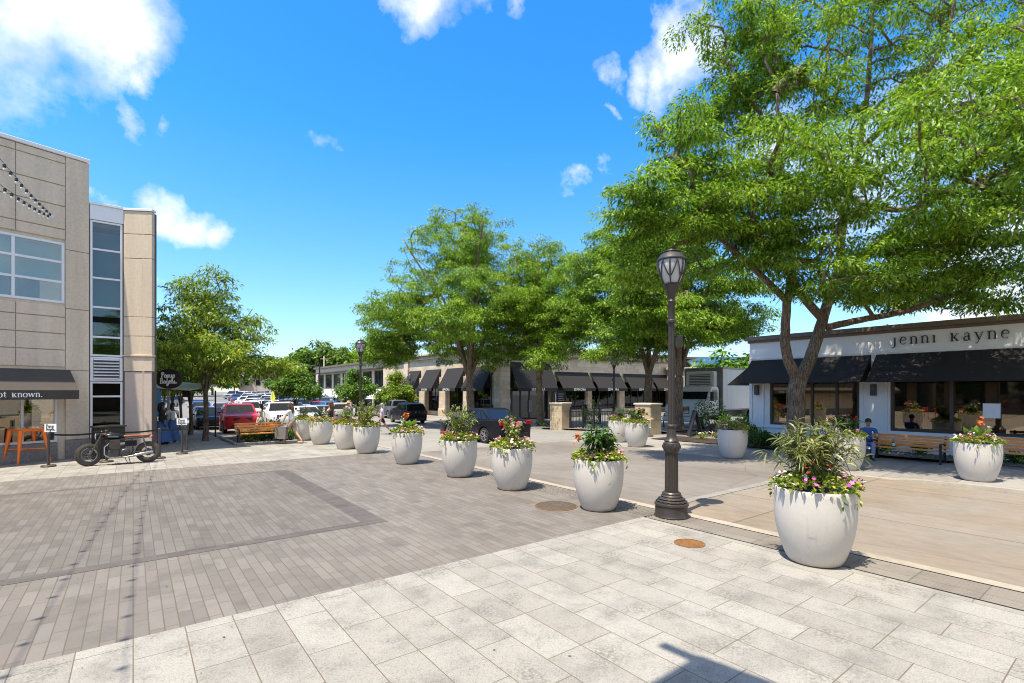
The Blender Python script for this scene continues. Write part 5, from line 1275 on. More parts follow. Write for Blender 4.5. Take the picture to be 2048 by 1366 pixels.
for (i, j, lb) in ((0,1,'dark belt strung from the orange table past the front wheel'),(1,2,'dark belt strung behind the motorcycle seat'),(2,3,'dark belt strung from the motorcycle to the shaded pavement')):
    a, b = Vector(PP[i]), Vector(PP[j]); m = MB(); pts = [a.lerp(b, t)+Vector((0,0,.925-.05*math.sin(PI*t))) for t in np.linspace(0,1,9)]
    for q, r in zip(pts[:-1], pts[1:]): m.bar(q, r, .006, .05)
    tag(m.build('barrier_belt', M['black_canvas']), lb, 'belt', 'barrier belts')
for i, lb in ((0,'white Popup Bagels card on the barrier post by the orange table'),(3,'white Popup Bagels card on the barrier post over the shaded pavement')):
    x, y, z = PP[i]; n2 = (-.6,-.8) if i == 0 else (-.55,-.83); rr = Vector((0,0,1)).cross(Vector((*n2,0))).normalized()
    T = thing('barrier_card', lb, 'sign', (x+rr.x*(.06 if i == 0 else 0), y+rr.y*(.06 if i == 0 else 0), z+.98), 0, 'cards on the barrier posts'); Tn = face((0,0), n2)
    m = FM(Tn); m.box(-.17,.17,-.008,.008,.02,.25); m.build('card', M['white_letter'], T); m = FM(Tn); m.box(-.02,.02,-.02,-.009,-.04,.2); m.build('clip', M['post_grey'], T)
    s_ = script_mb(['Popup','Bagels'], .082, .0042, 1.05, [-.1,0]).build('lettering', M['black_letter'], T, smooth=True, loc=Vector((n2[0]*.0105, n2[1]*.0105, .135))); s_.rotation_euler = upright(n2)
# ---------------------------------------------------------------- string lights over the plaza
def string(p0, p1, sag, n, label):
    T = thing('string_light', label, 'string lights', p0, 0, 'bulb strings over the plaza'); p0 = Vector(p0); p1 = Vector(p1)
    f = lambda t: (p1-p0)*t+Vector((0,0,-4*sag*t*(1-t)))
    m = MB(); m.tube([f(t) for t in np.linspace(0,1,40)], .0065, 5); m.build('cable', M['black_metal'], T)
    for t in np.linspace(.012, .985, n):
        q = f(t); m = MB(); m.lathe([(.022,0),(.03,-.01),(.03,-.07),(.02,-.085)], 8, c=q); bb = m.build('socket', M['black_metal'], T)
        m = MB(); m.ell((q.x,q.y,q.z-.112),(.027,.027,.036),8,6); m.build('bulb', M['bulb_glass'], bb, smooth=True)
pm('bulb_glass', (.75,.74,.70), .1, var=0)
string((-2.05,21.35,7.75), (-2.9,-6,7.6), .85, 48, 'nearer bulb string swooping from the stone building over the plaza')
string((-2.08,21.33,7.70), (-3.6,-6,6.5), 1.0, 46, 'lower bulb string running from the same anchor farther left')
m = MB(); m.lathe([(.05,0),(.05,.02),(.015,.03),(.015,.12)], 10, axis='y'); m.v = [(-2.06+x, 21.45-y, 7.72+z) for x, y, z in m.v]
tag(m.build('string_anchor', M['white_metal']), 'small pale bracket on the stone facade holding both bulb strings', 'bracket')
# ---------------------------------------------------------------- gate pillars, iron fence, menu board, A-board, small signs
def pillar(label, p, Y, q, w_, d_):
    u, v = at(p, Y); z = g(u, v); h = EYE+(781-q)*Y/1000-z; T = thing('stone_pillar', label, 'pillar', (u, v, z), 0, 'stone gate pillars')
    m = MB(); m.box(-w_/2,w_/2,-d_/2,d_/2,-.3,h-.1); m.build('shaft', M['gate_stone'], T, bevel=.02); m = MB(); m.box(-w_/2-.05,w_/2+.05,-d_/2-.05,d_/2+.05,h-.1,h); m.build('cap', M['limestone'], T, bevel=.02)
    return u, v, z, h
g1 = pillar('broad stone gate pillar left of the iron gate', 1121, 31.5, 805, .8, 1.1)
g2 = pillar('broad stone gate pillar beside the seated reader', 1296, 26.0, 806, .9, 1.0)
u, v = at(1122, 33.2); T = thing('menu_board', 'grey chalk menu board standing above the left stone pillar', 'board', (u, v, g(u,v)), -.1)
m = MB(); m.box(-.32,.32,-.03,.03,1.3,2.5); m.build('panel', pm('slate_board', (.03,.033,.036), .6, var=.3, scale=8), T); m = MB()
for x in (-.34,.34): m.box(x-.03,x+.03,-.04,.04,0,2.55)
m.box(-.31,.31,-.04,.04,2.5,2.56); m.build('frame', M['black_metal'], T)
m = MB()
for i in range(7): m.box(-.24,.24-.05*(i%3),-.036,-.031,1.42+i*.14,1.45+i*.14)
m.build('chalk_line', M['white_canvas'], T)
a, b = Vector((g1[0]+.2, g1[1]-.6, g1[2])), Vector((g2[0]+.5, g2[1]+.6, g2[2]))
T = thing('iron_fence', 'black iron picket fence with gate between the stone pillars', 'fence', a); n = 46
m = MB()
for i in range(n+1):
    q = (b-a)*(i/n); m.bar((q.x,q.y,.05),(q.x,q.y,1.25),.022)
m.build('pickets', M['black_metal'], T)
m = MB()
for z in (.12,1.16): m.bar((0,0,z),((b-a).x,(b-a).y,z+(b-a).z),.04)
m.build('rail', M['black_metal'], T)
for f in (0.02,.2,.36,.7,.98):
    m = MB(); q = (b-a)*f; m.bar((q.x,q.y,-.1),(q.x,q.y,1.42),.08); m.ell((q.x,q.y,1.45),(.06,.06,.05),8,5); m.build('post', M['black_metal'], T)
u, v = at(1390, 24.5); T = thing('a_board', 'black folding A board sign on the shaded paving by the mulch bed', 'sign', (u, v, g(u,v)+.01), -TH-.12)
for s_ in (-1,1):
    m = MB(); m.T = Matrix.Rotation(s_*.25, 4, 'Y'); m.box(-.012,.012,-.32,.32,-.0,1.28); 
    m.v = [(x+s_*-.0, y, z) for x, y, z in m.v]; pnl = m.build('board', M['slate_board'], T, loc=(-s_*.32,0,0))
    m = MB(); m.T = Matrix.Rotation(s_*.25, 4, 'Y')
    for y in (-.34,.34): m.box(-.02,.02,y-.025,y+.025,0,1.3)
    m.box(-.02,.02,-.315,.315,1.26,1.3); m.build('frame', M['black_metal'], pnl)
painted('sign_yellow', (.75,.72,.02), .4, 0); painted('banner_red', (.6,.03,.02), .6, 0); painted('banner_blue', (.10,.33,.6), .6, 0)
u, v = at(544, 34.5); z = g(u,v); T = thing('crossing_sign', 'yellow diamond crossing sign on a post seen nearly edge on', 'road sign', (u, v, z), .25)
m = MB(); m.bar((0,0,0),(0,0,2.5),.06); m.build('post', M['white_metal'], T); m = MB(); m.plate([(.04,0,2.62),(.04,.38,2.16),(.04,0,1.70),(.04,-.38,2.16)],(1,0,0),.01); m.build('panel', M['sign_yellow'], T); m = MB(); m.box(.038,.05,-.3,.3,1.2,1.5); m.build('plate', M['sign_yellow'], T)
u, v = at(309, 31); z = g(u,v); T = thing('street_banner', 'red and blue pole banner past the stone building corner', 'banner', (u, v, z), -.6)
m = MB(); m.bar((0,0,0),(0,0,3.0),.07); m.build('pole', M['white_metal'], T); m = MB(); m.box(-.33,-.05,-.01,.01,.9,2.7); m.build('red_banner', M['banner_red'], T); m = MB(); m.box(.05,.42,-.01,.01,.9,2.7); m.build('blue_banner', M['banner_blue'], T)
u, v = at(337, 27); T = thing('white_post', 'plain white post among the trees on the left pavement', 'post', (u, v, g(u,v))); m = MB(); m.lathe([(.11,0),(.11,.1),(.07,.12),(.07,2.5),(.09,2.52),(.0,2.6)], 14); m.build('pole', M['white_metal'], T, smooth=True)
u, v = at(639, 70); z = g(u,v); T = thing('road_light', 'dark roadside light with a long arm above the shop row', 'street light', (u, v, z), 0)
m = MB(); m.tube([(0,0,0),(0,0,6.3)],[.14,.09],10); m.build('pole', M['black_metal'], T); q = Vector((*at(584,70),0))-Vector((u,v,0)); m = MB(); m.tube([(0,0,5.9),(q.x*.5,q.y*.5,6.25),(q.x,q.y,6.45)],.06,8); m.build('arm', M['black_metal'], T); m = MB(); m.ell((q.x,q.y,6.42),(.5,.3,.12)); m.build('lamp_head', M['post_grey'], T)
u, v = at(648, 86); T = thing('utility_pole', 'thin pale utility pole above the shop row roof', 'pole', (u, v, g(u,v))); m = MB(); m.tube([(0,0,0),(0,0,8.2)],[.15,.1],8); m.build('shaft', M['limestone'], T); m = MB(); m.bar((-.6,0,7.7),(.6,0,7.7),.1); m.build('crossarm', M['limestone'], T)
u, v = at(1951-0, 14.6)
T = thing('water_bottle', 'green glass water bottle standing on the bench by the woman', 'bottle', (18.98, b2v+.38, ztop(19,b2v)+.433)); m = MB(); m.lathe([(.036,0),(.038,.01),(.038,.15),(.016,.21),(.015,.25)], 14); m.build('glass', pm('green_glass', (.02,.16,.10), .1, var=0), T, smooth=True); m = MB(); m.lathe([(.039,.04),(.039,.12)], 14, cap=False); m.build('wrapper', pm('bottle_label', (.45,.65,.8), .5, var=0), T); m = MB(); m.lathe([(.018,.25),(.018,.275)], 10); m.build('cap', M['banner_blue'], T)
# ---------------------------------------------------------------- beds: shrubs and low plants
def bush(label, u, v, z, rx, ry, h, leaf, L_, W_, n, seed, name='shrub', group=None, cat='shrub', lumps=6):
    global rng; rng = np.random.default_rng(seed); T = thing(name, label, cat, (u, v, z), 0, group)
    cs = [(0,0,h*.5,1)]+[(rx*.55*math.cos(a), ry*.55*math.sin(a), h*rng.uniform(.3,.75), rng.uniform(.4,.7)) for a in np.linspace(0,6.28,lumps,endpoint=False)+rng.random()]
    P = []; D_ = []
    for k in range(n):
        c = cs[rng.integers(len(cs))]; d = rdir(1)[0]; q = rng.random()**.3; e = np.array([rx*.62*c[3], ry*.62*c[3], h*.5*c[3]]); p = np.array(c[:3])+d*e*q
        if p[2] < .02: p[2] = .02+rng.random()*.05
        P.append(p); D_.append(d*.8+np.array([0,0,.45])+rng.normal(scale=.35,size=3))
    leaves('foliage', T, np.array(P), np.array(D_), L_, W_, M[leaf], .25, .6)
    m = MB()
    for a in np.linspace(0,6.28,7): m.tube([(0,0,0),(.3*rx*math.cos(a),.3*ry*math.sin(a),h*.4),(.55*rx*math.cos(a),.55*ry*math.sin(a),h*.75)],[.02,.014,.006],5)
    m.build('stem', M['stem_brown'], T, fixn=False); return T
for i, (x, lb) in enumerate(((3.85,'low bright green shrub at the left end of the bed behind the bench'),(4.4,'low green shrub second from the left behind the bench'),(4.95,'low green shrub behind the right half of the bench'),(5.35,'small green shrub at the right end of the bench bed'))):
    bush(lb, x, 23.3+.1*(i%2), g(x,23)+.05, .5, .4, .62-.08*(i>0), 'bed_leaf' if i < 1 else 'maple_leaf', .085, .045, 900, 200+i, group='low shrubs behind the left bench')
bush('dark leafy plant in front of the white off road car', 5.0, 25.4, g(5,25)+.05, .6, .5, .85, 'dark_leaf', .16, .06, 500, 210)
for i, (p, Y, rx, h, lf, lb) in enumerate(((1424,25.5,1.0,1.75,'dark_leaf','large dark rounded shrub between the truck and the white shop'),(1468,22.0,.85,1.15,'maple_leaf','medium green shrub beside the dark rounded shrub'),(1490,21.0,.6,.9,'maple_leaf','small green shrub against the white shop corner'),(1512,19.0,.62,.62,'dark_leaf','low clipped dark shrub at the foot of the white shop'),(1545,18.6,.5,.5,'dark_leaf','low dark shrub beside the locust trunk'))):
    u, v = at(p, Y); bush(lb, u, v, g(u,v)+.08, rx, rx, h, lf, .10, .05, int(1500*rx), 220+i, group='shrubs in the shaded bed by the white shop')
for i in range(9):
    v_ = 7.9-i*1.05+random.uniform(-.2,.2); names_ = ['first','second','third','fourth','fifth','sixth','seventh','eighth','ninth']
    bush('%s low leafy plant in the gravel bed along the white shop, counted from the tree' % names_[i], 20.45+random.uniform(-.2,.2), v_, .10, .33, .3, .36+.12*random.random(), 'maple_leaf' if i % 2 else 'bed_leaf', .10, .05, 260, 240+i, 'bed_plant', 'low plants along the white shop', 'plant', 4)
for i in range(4):
    p = (1405,1432,1459,1484)[i]; u, v = at(p, 22.6); T = bush(('leftmost','second','third','rightmost')[i]+' patch of small bedding flowers at the edge of the shaded mulch', u, v, g(u,v)+.06, .42, .32, .26, 'bed_leaf', .06, .035, 200, 260+i, 'bedding_flower', 'bedding flowers in the shaded mulch', 'flowers', 4)
    q = disc(26, .36); flowers('blossoms', T, np.stack([q[:,0],q[:,1],.2+.1*rng.random(26)],1), .032, M[('white_petal','pink_petal','magenta_petal','white_petal')[i]])
u, v = at(1180, 33.5); bush('loose green shrub with orange flowers inside the iron fence', u, v, g(u,v), .9, .9, 1.9, 'street_leaf', .12, .05, 900, 270)
u, v = at(1088, 34.6); bush('low creeping plants around the slender locust trunk', u, v, g(u,v)+.1, .8, .8, .35, 'dark_leaf', .1, .05, 400, 271, 'ground_plant', None, 'plant')
# pebbles in the gravel bed
mb = MB(); random.seed(5)
for _ in range(1500):
    u, v = random.uniform(19.42, 20.95), random.uniform(-3, 8.5); r = random.uniform(.02,.055)
    mb.ell((u, v, .10+r*.25), (r, r*random.uniform(.6,1), r*.55), 5, 3)
tag(mb.build('pebbles', M['gravel'], fixn=False), kind='stuff')
# shade canopy behind the viewer whose corner shadow falls on the slabs
T = thing('shade_canopy', 'flat fabric shade canopy on a mast behind the viewer', 'canopy', (-1.4,-1.2,0))
d1, d2 = Vector((-1,-.02,0)), Vector((.18,-.98,0)); z_ = 6.9; sh = z_/math.tan(SUN_EL)
cpt = Vector((3.727,2.374,0))-Vector((.985,.16,0)).normalized()*sh
c4 = [cpt, cpt+d1*3.4, cpt+d1*3.4+d2*3.2, cpt+d2*3.2]
m = MB(); m.plate([(c.x+1.4, c.y+1.2, z_) for c in c4], (0,0,1), .05); m.build('fabric', M['black_canvas'], T)
q = cpt+Vector((1.4,1.2,0)); m = MB(); m.bar((q.x+.02-.03,q.y-.6,z_-.03),(q.x-.04-.03,q.y+.30,z_-.03),.09,.06); m.build('rib', M['black_metal'], T)
m = MB(); m.tube([(0,0,0),(0,0,z_)], .06, 12); m.box(-.4,.4,-.4,.4,0,.06); m.build('mast', M['black_metal'], T)
# café seats and planters on the far side of the plaza, seen mirrored in the shop windows
def cafe_chair():
    T = thing('cafe_chair', 'red metal cafe chair behind the viewer, mirrored in the shop window', 'chair', (0,0,0), 0, 'red cafe chairs')
    m = MB(); m.box(-.21,.21,-.21,.21,.43,.46); m.build('seat', M['banner_red_'], T, bevel=.015); m = MB(); m.box(-.2,.2,.19,.215,.55,.85); m.build('backrest', M['banner_red_'], T, bevel=.01)
    for x in (-.19,.19):
        for y in (-.19,.19): m = MB(); m.bar((x*1.1,y*1.1,0),(x,y,.85 if y > 0 else .44),.025); m.build('leg', M['banner_red_'], T)
    return T
pm('banner_red_', (.62,.07,.03), .4, var=.05)
ch = cafe_chair(); ch.location = (-5.0,9.0,.010)
for i, (x, y) in enumerate(((-6.0,10.6),(-7.5,9.4),(-5.6,12.2),(-8.2,12))): dup(ch, (x, y, .010), i*1.3, 'red metal cafe chair behind the viewer, mirrored in the shop window')
# ---------------------------------------------------------------- vehicles (built heading +x, origin on the ground at mid length)
def paint(name, c, metal=.0): 
    m = pm(name, c, .32, metal, .03, 2, coat=.2, spec=.35); return m
paint('red_paint', (.52,.012,.02), .0); paint('white_paint_car', (.74,.74,.73)); paint('black_paint', (.012,.012,.014)); paint('navy_paint', (.010,.010,.014))
paint('silver_paint', (.42,.43,.45), .5); paint('grey_paint', (.14,.145,.155), .4); paint('blue_paint', (.03,.12,.33), .2); paint('teal_paint', (.03,.10,.13), .3); paint('lilac_paint', (.38,.36,.46), .4); paint('tan_paint', (.42,.38,.31), .3)
darkglass('car_glass', (.010,.012,.013), .4)
for n_ in ('navy_paint', 'black_paint'): q_ = M[n_].node_tree.nodes['Principled BSDF']; q_.inputs['Coat Weight'].default_value = .08; q_.inputs['Specular IOR Level'].default_value = .2
pm('tyre', (.018,.017,.016), .8, var=.2, scale=20); pm('alloy', (.45,.45,.46), .3, metal=.8, var=.05); pm('trim_black', (.02,.02,.02), .5, var=.1)
pm('chrome', (.75,.75,.76), .12, metal=1, var=0); pm('plate_white', (.70,.70,.66), .5, var=0); pm('seat_dark', (.04,.035,.03), .8)
m_, n_, p_, o_ = _nt('head_glass'); p_.inputs['Base Color'].default_value = (.75,.78,.8,1); p_.inputs['Roughness'].default_value = .08; p_.inputs['Metallic'].default_value = .35; M['head_glass'] = m_
m_, n_, p_, o_ = _nt('tail_glass'); p_.inputs['Base Color'].default_value = (.35,.01,.012,1); p_.inputs['Roughness'].default_value = .12; M['tail_glass'] = m_
m_, n_, p_, o_ = _nt('amber_glass'); p_.inputs['Base Color'].default_value = (.75,.28,.03,1); p_.inputs['Roughness'].default_value = .15; M['amber_glass'] = m_
def wheel_mesh(R_, W_):
    ty = MB(); h = W_/2
    ty.lathe([(R_*.66,-h*.9),(R_*.80,-h),(R_*.95,-h*.92),(R_,-h*.6),(R_,h*.6),(R_*.95,h*.92),(R_*.80,h),(R_*.66,h*.9)], 28, axis='y', cap=False)
    ri = MB(); ri.lathe([(R_*.67,-h*.85),(R_*.69,-h*.98),(R_*.63,-h*.9),(R_*.60,-h*.3)], 28, axis='y', cap=False)
    ri.lathe([(.01,-h*.78),(R_*.16,-h*.78),(R_*.18,-h*.55)], 14, axis='y')
    for i in range(5):
        for o in (-.14,.14):
            a = 2*PI*i/5+o; ri.bar((R_*.12*math.cos(a),-h*.72,R_*.12*math.sin(a)),(R_*.64*math.cos(a+o*.35),-h*.86,R_*.64*math.sin(a+o*.35)),R_*.075,.03,up=(0,1,0))
    di = MB(); di.lathe([(.01,-h*.25),(R_*.62,-h*.25)], 20, axis='y')
    return ty, ri, di
def car(name, label, kind, pmat, cat='car', group=None):
    """kind: dict of side-profile measures"""
    K = kind; L_, Wd, H_ = K['L'], K['W'], K['H']; R_ = K['R']; xf, xr = K['xf'], K['xr']; hl = L_/2; gc = K['gc']
    T = thing(name, label, cat, (0,0,0), 0, group); hw = Wd/2
    hood, belt, deck = K['hood'], K['belt'], K['deck']; cow, rw = K['cowl'], K['rearbase']
    # side outline of the lower body, anticlockwise from front bottom
    top = [(hl-.02, gc+.18),(hl, gc+.34),(hl-.03, hood-.22),(hl-.14, hood-.07),(hl-.45, hood-.01),(cow+.25, hood+.06),(cow-.05, belt),((cow+rw)/2, belt+.01),(rw, deck+.0)]
    if K['trunk']: top += [(-hl+.30, deck-.01),(-hl+.06, deck-.05),(-hl, deck-.20),(-hl+.02, gc+.34)]
    else: top += [(-hl+.05, belt-.02),(-hl, belt-.22),(-hl, gc+.34)]
    top += [(-hl+.06, gc+.10)]
    ar = R_*1.17
    def arch(x): return [(x+ar*math.cos(a), max(gc, R_+ar*math.sin(a))) for a in np.linspace(PI+.28, -.28, 9)]
    bot = [(-hl+.10, gc)]+arch(xr)+arch(xf)+[(hl-.08, gc)]
    out = top+bot; n = len(out); nt_ = len(top)
    sl = [(1.0,.075,.055),(.965,.02,.03),(.80,.0,.0),(0,-.02,-.035)]
    sl = [(-a, b, c) for a, b, c in sl[:3]]+[(0,-.02,-.03)]+[(a, b, c) for a, b, c in sl[:3]][::-1]
    m = MB(); V_ = []
    for f, dz, dx in sl:
        for i, (x, z) in enumerate(out):
            y = f*hw; k = abs(x)/hl
            y *= 1-.10*max(0, (k-.55)/.45)**2
            zz = z; xx = x
            if i < nt_:
                if z > gc+.3: zz -= dz*(1.0 if z >= belt-.3 else .5)
                xx -= dx*(1 if x > 0 else -1)*max(0, (k-.8)/.2)*1.6
                if abs(f) == 1.0: y *= 1-.03*max(0,(z-hood+.15)/.2)
            if abs(f) == 1.0 and z < gc+.15: y *= .975
            V_.append((xx, y, zz))
    F_ = []
    for s_ in range(len(sl)-1):
        for i in range(n): F_.append((s_*n+i, s_*n+(i+1)%n, (s_+1)*n+(i+1)%n, (s_+1)*n+i))
    F_ += [tuple(range(n)), tuple(range((len(sl)-1)*n, len(sl)*n))[::-1]]
    m.add(V_, F_)
    # cabin shell: pillars and roof
    tf, tr, rz_ = K['rooff'], K['roofr'], H_; bw, tw = hw*.93, hw*.76
    def cab(t, x0, x1, w0, w1): return
    b0_ = [(cow,-bw,belt-.03),(cow,bw,belt-.03),(rw,bw*.98,deck-.03),(rw,-bw*.98,deck-.03)]
    b1_ = [(tf,-tw,rz_-.05),(tf,tw,rz_-.05),(tr,tw*.97,rz_-.06),(tr,-tw*.97,rz_-.06)]
    xm = (tf+tr)/2
    b2_ = [(tf-.10,-tw*.86,rz_-.005),(tf-.10,tw*.86,rz_-.005),(xm,tw*.86,rz_+.01),(tr+.12,tw*.84,rz_-.01),(tr+.12,-tw*.84,rz_-.01),(xm,-tw*.86,rz_+.01)]
    m.add(b0_+b1_+b2_, [(0,1,5,4),(1,2,6,5),(2,3,7,6),(3,0,4,7),(4,5,9,8),(5,6,11,10,9),(6,7,12,11),(7,4,8,13,12),(8,9,10,13),(10,11,12,13)])
    body = m.build('body', pmat, T, smooth=True, bevel=.022, seg=2, tri=True, ang=32)
    # glass, set just proud of the shell
    def lerp3(a, b, t): return tuple(a[i]*(1-t)+b[i]*t for i in range(3))
    def panel(nm, A_, B_, C_2, D_, u0, u1, v0, v1, mat=M['car_glass'], th=.006, par=T):
        P = lambda u_, v_: Vector(lerp3(lerp3(A_,B_,u_), lerp3(D_,C_2,u_), v_))
        pts = [P(u0,v0), P(u1,v0), P(u1,v1), P(u0,v1)]; nn = (pts[1]-pts[0]).cross(pts[3]-pts[0]).normalized()
        c_ = Vector((xm, 0, (belt+rz_)/2)); 
        if nn.dot((pts[0]+pts[2])/2-c_) < 0: nn = -nn
        mm = MB(); mm.plate([p+nn*.002 for p in pts], nn, th); return mm.build(nm, mat, par, bevel=.003, seg=1)
    panel('windscreen', b0_[0],b0_[1],b1_[1],b1_[0], .06,.94,.10,.95); panel('rear_window', b0_[3],b0_[2],b1_[2],b1_[3], .08,.92,.16 if not K['trunk'] else .08,.92)
    for s_ in (0,1):
        A_, B_, C2_, D_ = (b0_[1],b0_[2],b1_[2],b1_[1]) if s_ else (b0_[0],b0_[3],b1_[3],b1_[0])
        cuts = K['cuts']
        for a, b in cuts: panel('side_window', A_,B_,C2_,D_, a, b, .10, .90)
    # trim
    mm = MB(); mm.box(-hl+.25, hl-.25, -hw+.22, hw-.22, gc+.02, gc+.45); mm.build('underbody', M['trim_black'], T)
    for s_ in (-1,1):
        mm = MB(); yy = s_*hw*.66; xh = hl-.10
        mm.add([(xh+.02,s_*hw*.42,hood-.19),(xh-.10,s_*hw*.86,hood-.16),(xh-.12,s_*hw*.87,hood-.29),(xh+.06,s_*hw*.45,hood-.30),(xh-.2,s_*hw*.42,hood-.19),(xh-.3,s_*hw*.80,hood-.16),(xh-.3,s_*hw*.80,hood-.29),(xh-.2,s_*hw*.45,hood-.30)],
               [(0,1,2,3),(4,7,6,5),(0,4,5,1),(1,5,6,2),(2,6,7,3),(3,7,4,0)]); mm.build('headlight', M['head_glass'], T, bevel=.012)
        mm = MB(); tz = K['tail']; mm.box(-hl-.012, -hl+.12, min(s_*hw*.58,s_*hw*.90), max(s_*hw*.58,s_*hw*.90), tz-.10, tz+.07); mm.build('tail_light', M['tail_glass'], T, bevel=.02)
        mm = MB(); mm.ell((cow-.22, s_*(hw+.10), belt+.07), (.09,.12,.075), 8, 6); mm.bar((cow-.20,s_*(hw-.08),belt+.02),(cow-.22,s_*(hw+.06),belt+.05),.04); mm.build('mirror', pmat, T, smooth=True)
        mm = MB()
        for xx in K['handles']: mm.box(xx-.09,xx+.09,min(s_*(hw-.012),s_*(hw+.018)),max(s_*(hw-.012),s_*(hw+.018)),belt-.14,belt-.115)
        mm.box(K['handles'][0]+.16,K['handles'][0]+.172,min(s_*(hw-.03),s_*(hw+.002)),max(s_*(hw-.03),s_*(hw+.002)),gc+.1,belt-.03)
        mm.box(xr+.5,xf-.48,min(s_*(hw-.04),s_*(hw+.004)),max(s_*(hw-.04),s_*(hw+.004)),gc+.06,gc+.12); mm.build('door_trim', M['chrome'] if K.get('chrome') else M['trim_black'], T)
    mm = MB(); gw = hw*.48
    if K.get('slots'):
        for i in range(7): y = -gw+(i+.5)*2*gw/7; mm.box(hl-.06,hl+.012,y-gw/9,y+gw/9,hood-.34,hood-.16)
    else: mm.box(hl-.06, hl+.008, -gw, gw, hood-.36, hood-.17)
    gr = mm.build('grille', M['trim_black'], T, bevel=.01)
    mm = MB(); mm.box(hl-.05,hl+.014,-hw*.62,hw*.62,gc+.10,gc+.24); mm.build('bumper_trim', M['trim_black'], T, bevel=.02); mm = MB(); mm.box(-hl-.014,-hl+.05,-hw*.66,hw*.66,gc+.10,gc+.24); mm.build('bumper_trim', M['trim_black'], T, bevel=.02)
    mm = MB(); mm.box(-hl-.018,-hl+.03,-.20,.20,K['tail']-.12,K['tail']-.0) if not K.get('lowplate') else mm.box(-hl-.018,-hl+.03,-.2,.2,gc+.42,gc+.54); mm.build('number_plate', M['plate_white'], T)
    mm = MB(); mm.ell((hl+.006,0,hood-.24),(.012,.07,.04),10,6); mm.build('badge', M['chrome'], T)
    if K.get('rails'):
        for s_ in (-1,1):
            mm = MB(); mm.tube([(tf-.15,s_*tw*.82,rz_-.02),(tf-.3,s_*tw*.82,rz_+.05),(tr+.35,s_*tw*.8,rz_+.05),(tr+.2,s_*tw*.8,rz_-.02)],.02,6); mm.build('roof_rail', M['trim_black'], T)
    ty, ri, di = wheel_mesh(R_, .22); first = None
    for x in (xf, xr):
        for s_ in (-1,1):
            if first is None:
                t_ = ty.build('wheel', M['tyre'], T, smooth=True, loc=(x,s_*(hw-.125),R_)); r_ = ri.build('rim', M['alloy'], t_, loc=(0,0,0)); d_ = di.build('brake', M['trim_black'], t_, loc=(0,0,0)); first = (t_, r_, d_)
            else:
                t_ = first[0].copy(); col.objects.link(t_); t_.parent = T; t_.location = (x,s_*(hw-.125),R_)
                for q in first[1:]: c = q.copy(); col.objects.link(c); c.parent = t_
            t_.rotation_euler[2] = 0 if s_ < 0 else PI
    return T
SUV = dict(L=4.75,W=1.9,H=1.70,R=.37,xf=1.42,xr=-1.36,gc=.26,hood=1.06,belt=1.12,deck=1.14,cowl=.95,rearbase=-2.16,rooff=.28,roofr=-1.92,trunk=False,tail=1.02,cuts=((.09,.40),(.43,.70),(.73,.93)),handles=(-.25,-1.15),rails=True)
BOX = dict(SUV, H=1.84, hood=1.18, belt=1.20, deck=1.22, cowl=.88, rooff=.46, roofr=-2.02, L=4.85, slots=True, gc=.30, R=.39, lowplate=False)
SED = dict(L=4.85,W=1.85,H=1.46,R=.335,xf=1.45,xr=-1.33,gc=.20,hood=.88,belt=.94,deck=1.0,cowl=1.0,rearbase=-1.78,rooff=.18,roofr=-1.02,trunk=True,tail=.88,cuts=((.10,.44),(.47,.76),(.79,.90)),handles=(-.18,-1.05),chrome=True,lowplate=False)
HAT = dict(SUV, L=4.3, H=1.52, hood=.95, belt=1.0, deck=1.02, cowl=.95, rearbase=-1.92, roofr=-1.62, xf=1.3, xr=-1.24, R=.33, gc=.21, tail=.95, rails=False, cuts=((.09,.42),(.45,.75),(.78,.92)))
def put(o, p, Y, ang, dz=.0, u=None, v=None):
    if u is None: u, v = at(p, Y)
    z = g(u, v); e = .8; dx, dy = math.cos(ang), math.sin(ang)
    pitch = -math.atan2(g(u+dx*e, v+dy*e)-g(u-dx*e, v-dy*e), 2*e)
    o.location = (u, v, z+dz+.01); o.rotation_euler = (0, pitch, ang); return o
GR = 'cars parked along the street'
kia = car('parked_car', 'red family crossover parked nose towards the bench on the left', SUV, M['red_paint'], 'car', GR); put(kia, 478, 30.0, -PI/2-.06)
jeep = car('parked_car', 'white boxy off road car with slotted grille right of the red one', BOX, M['white_paint_car'], 'car', GR); put(jeep, 560, 33.8, -PI/2-.10)
sed = car('saloon_car', 'black saloon car driving across the square behind the flower planters', SED, M['navy_paint'], 'car', None); put(sed, 966, 22.6, PI/2+.03)
hat = car('parked_car', 'small silver lilac hatchback behind the red crossover', HAT, M['lilac_paint'], 'car', GR); put(hat, 443, 52, -PI/2-.3)
def cc(o, p, Y, ang, mat, label, base, group=GR):
    d = dup(o, (0,0,0), 0, label, group, {base: M[mat]}); put(d, p, Y, ang); return d
cc(sed, 419, 35.2, -PI/2-.04, 'black_paint', 'dark saloon parked behind the left street tree trunk', 'navy_paint')
cc(sed, 409, 41.5, -PI/2-.04, 'white_paint_car', 'white saloon parked just behind the dark saloon on the left', 'navy_paint')
cc(kia, 402, 49.5, -PI/2-.04, 'blue_paint', 'blue car parked third in the kerbside row on the left', 'red_paint')
cc(jeep, 500, 44.0, -PI/2-.1, 'white_paint_car', 'white off road car queued behind the red crossover', 'white_paint_car')
cc(kia, 815, 43.0, PI/2-.10, 'black_paint', 'black sport utility car at the kerb seen from behind near the store', 'red_paint')
cc(jeep, 784, 51.0, PI/2-.05, 'grey_paint', 'dark grey off road car parked ahead of the black one', 'white_paint_car')
cc(kia, 681, 44.5, PI/2-.25, 'tan_paint', 'silver beige crossover seen from behind between the two walkers', 'red_paint')
cc(hat, 640, 42.5, -PI/2+.2, 'silver_paint', 'silver hatchback half hidden behind the woman in black tank top', 'lilac_paint')
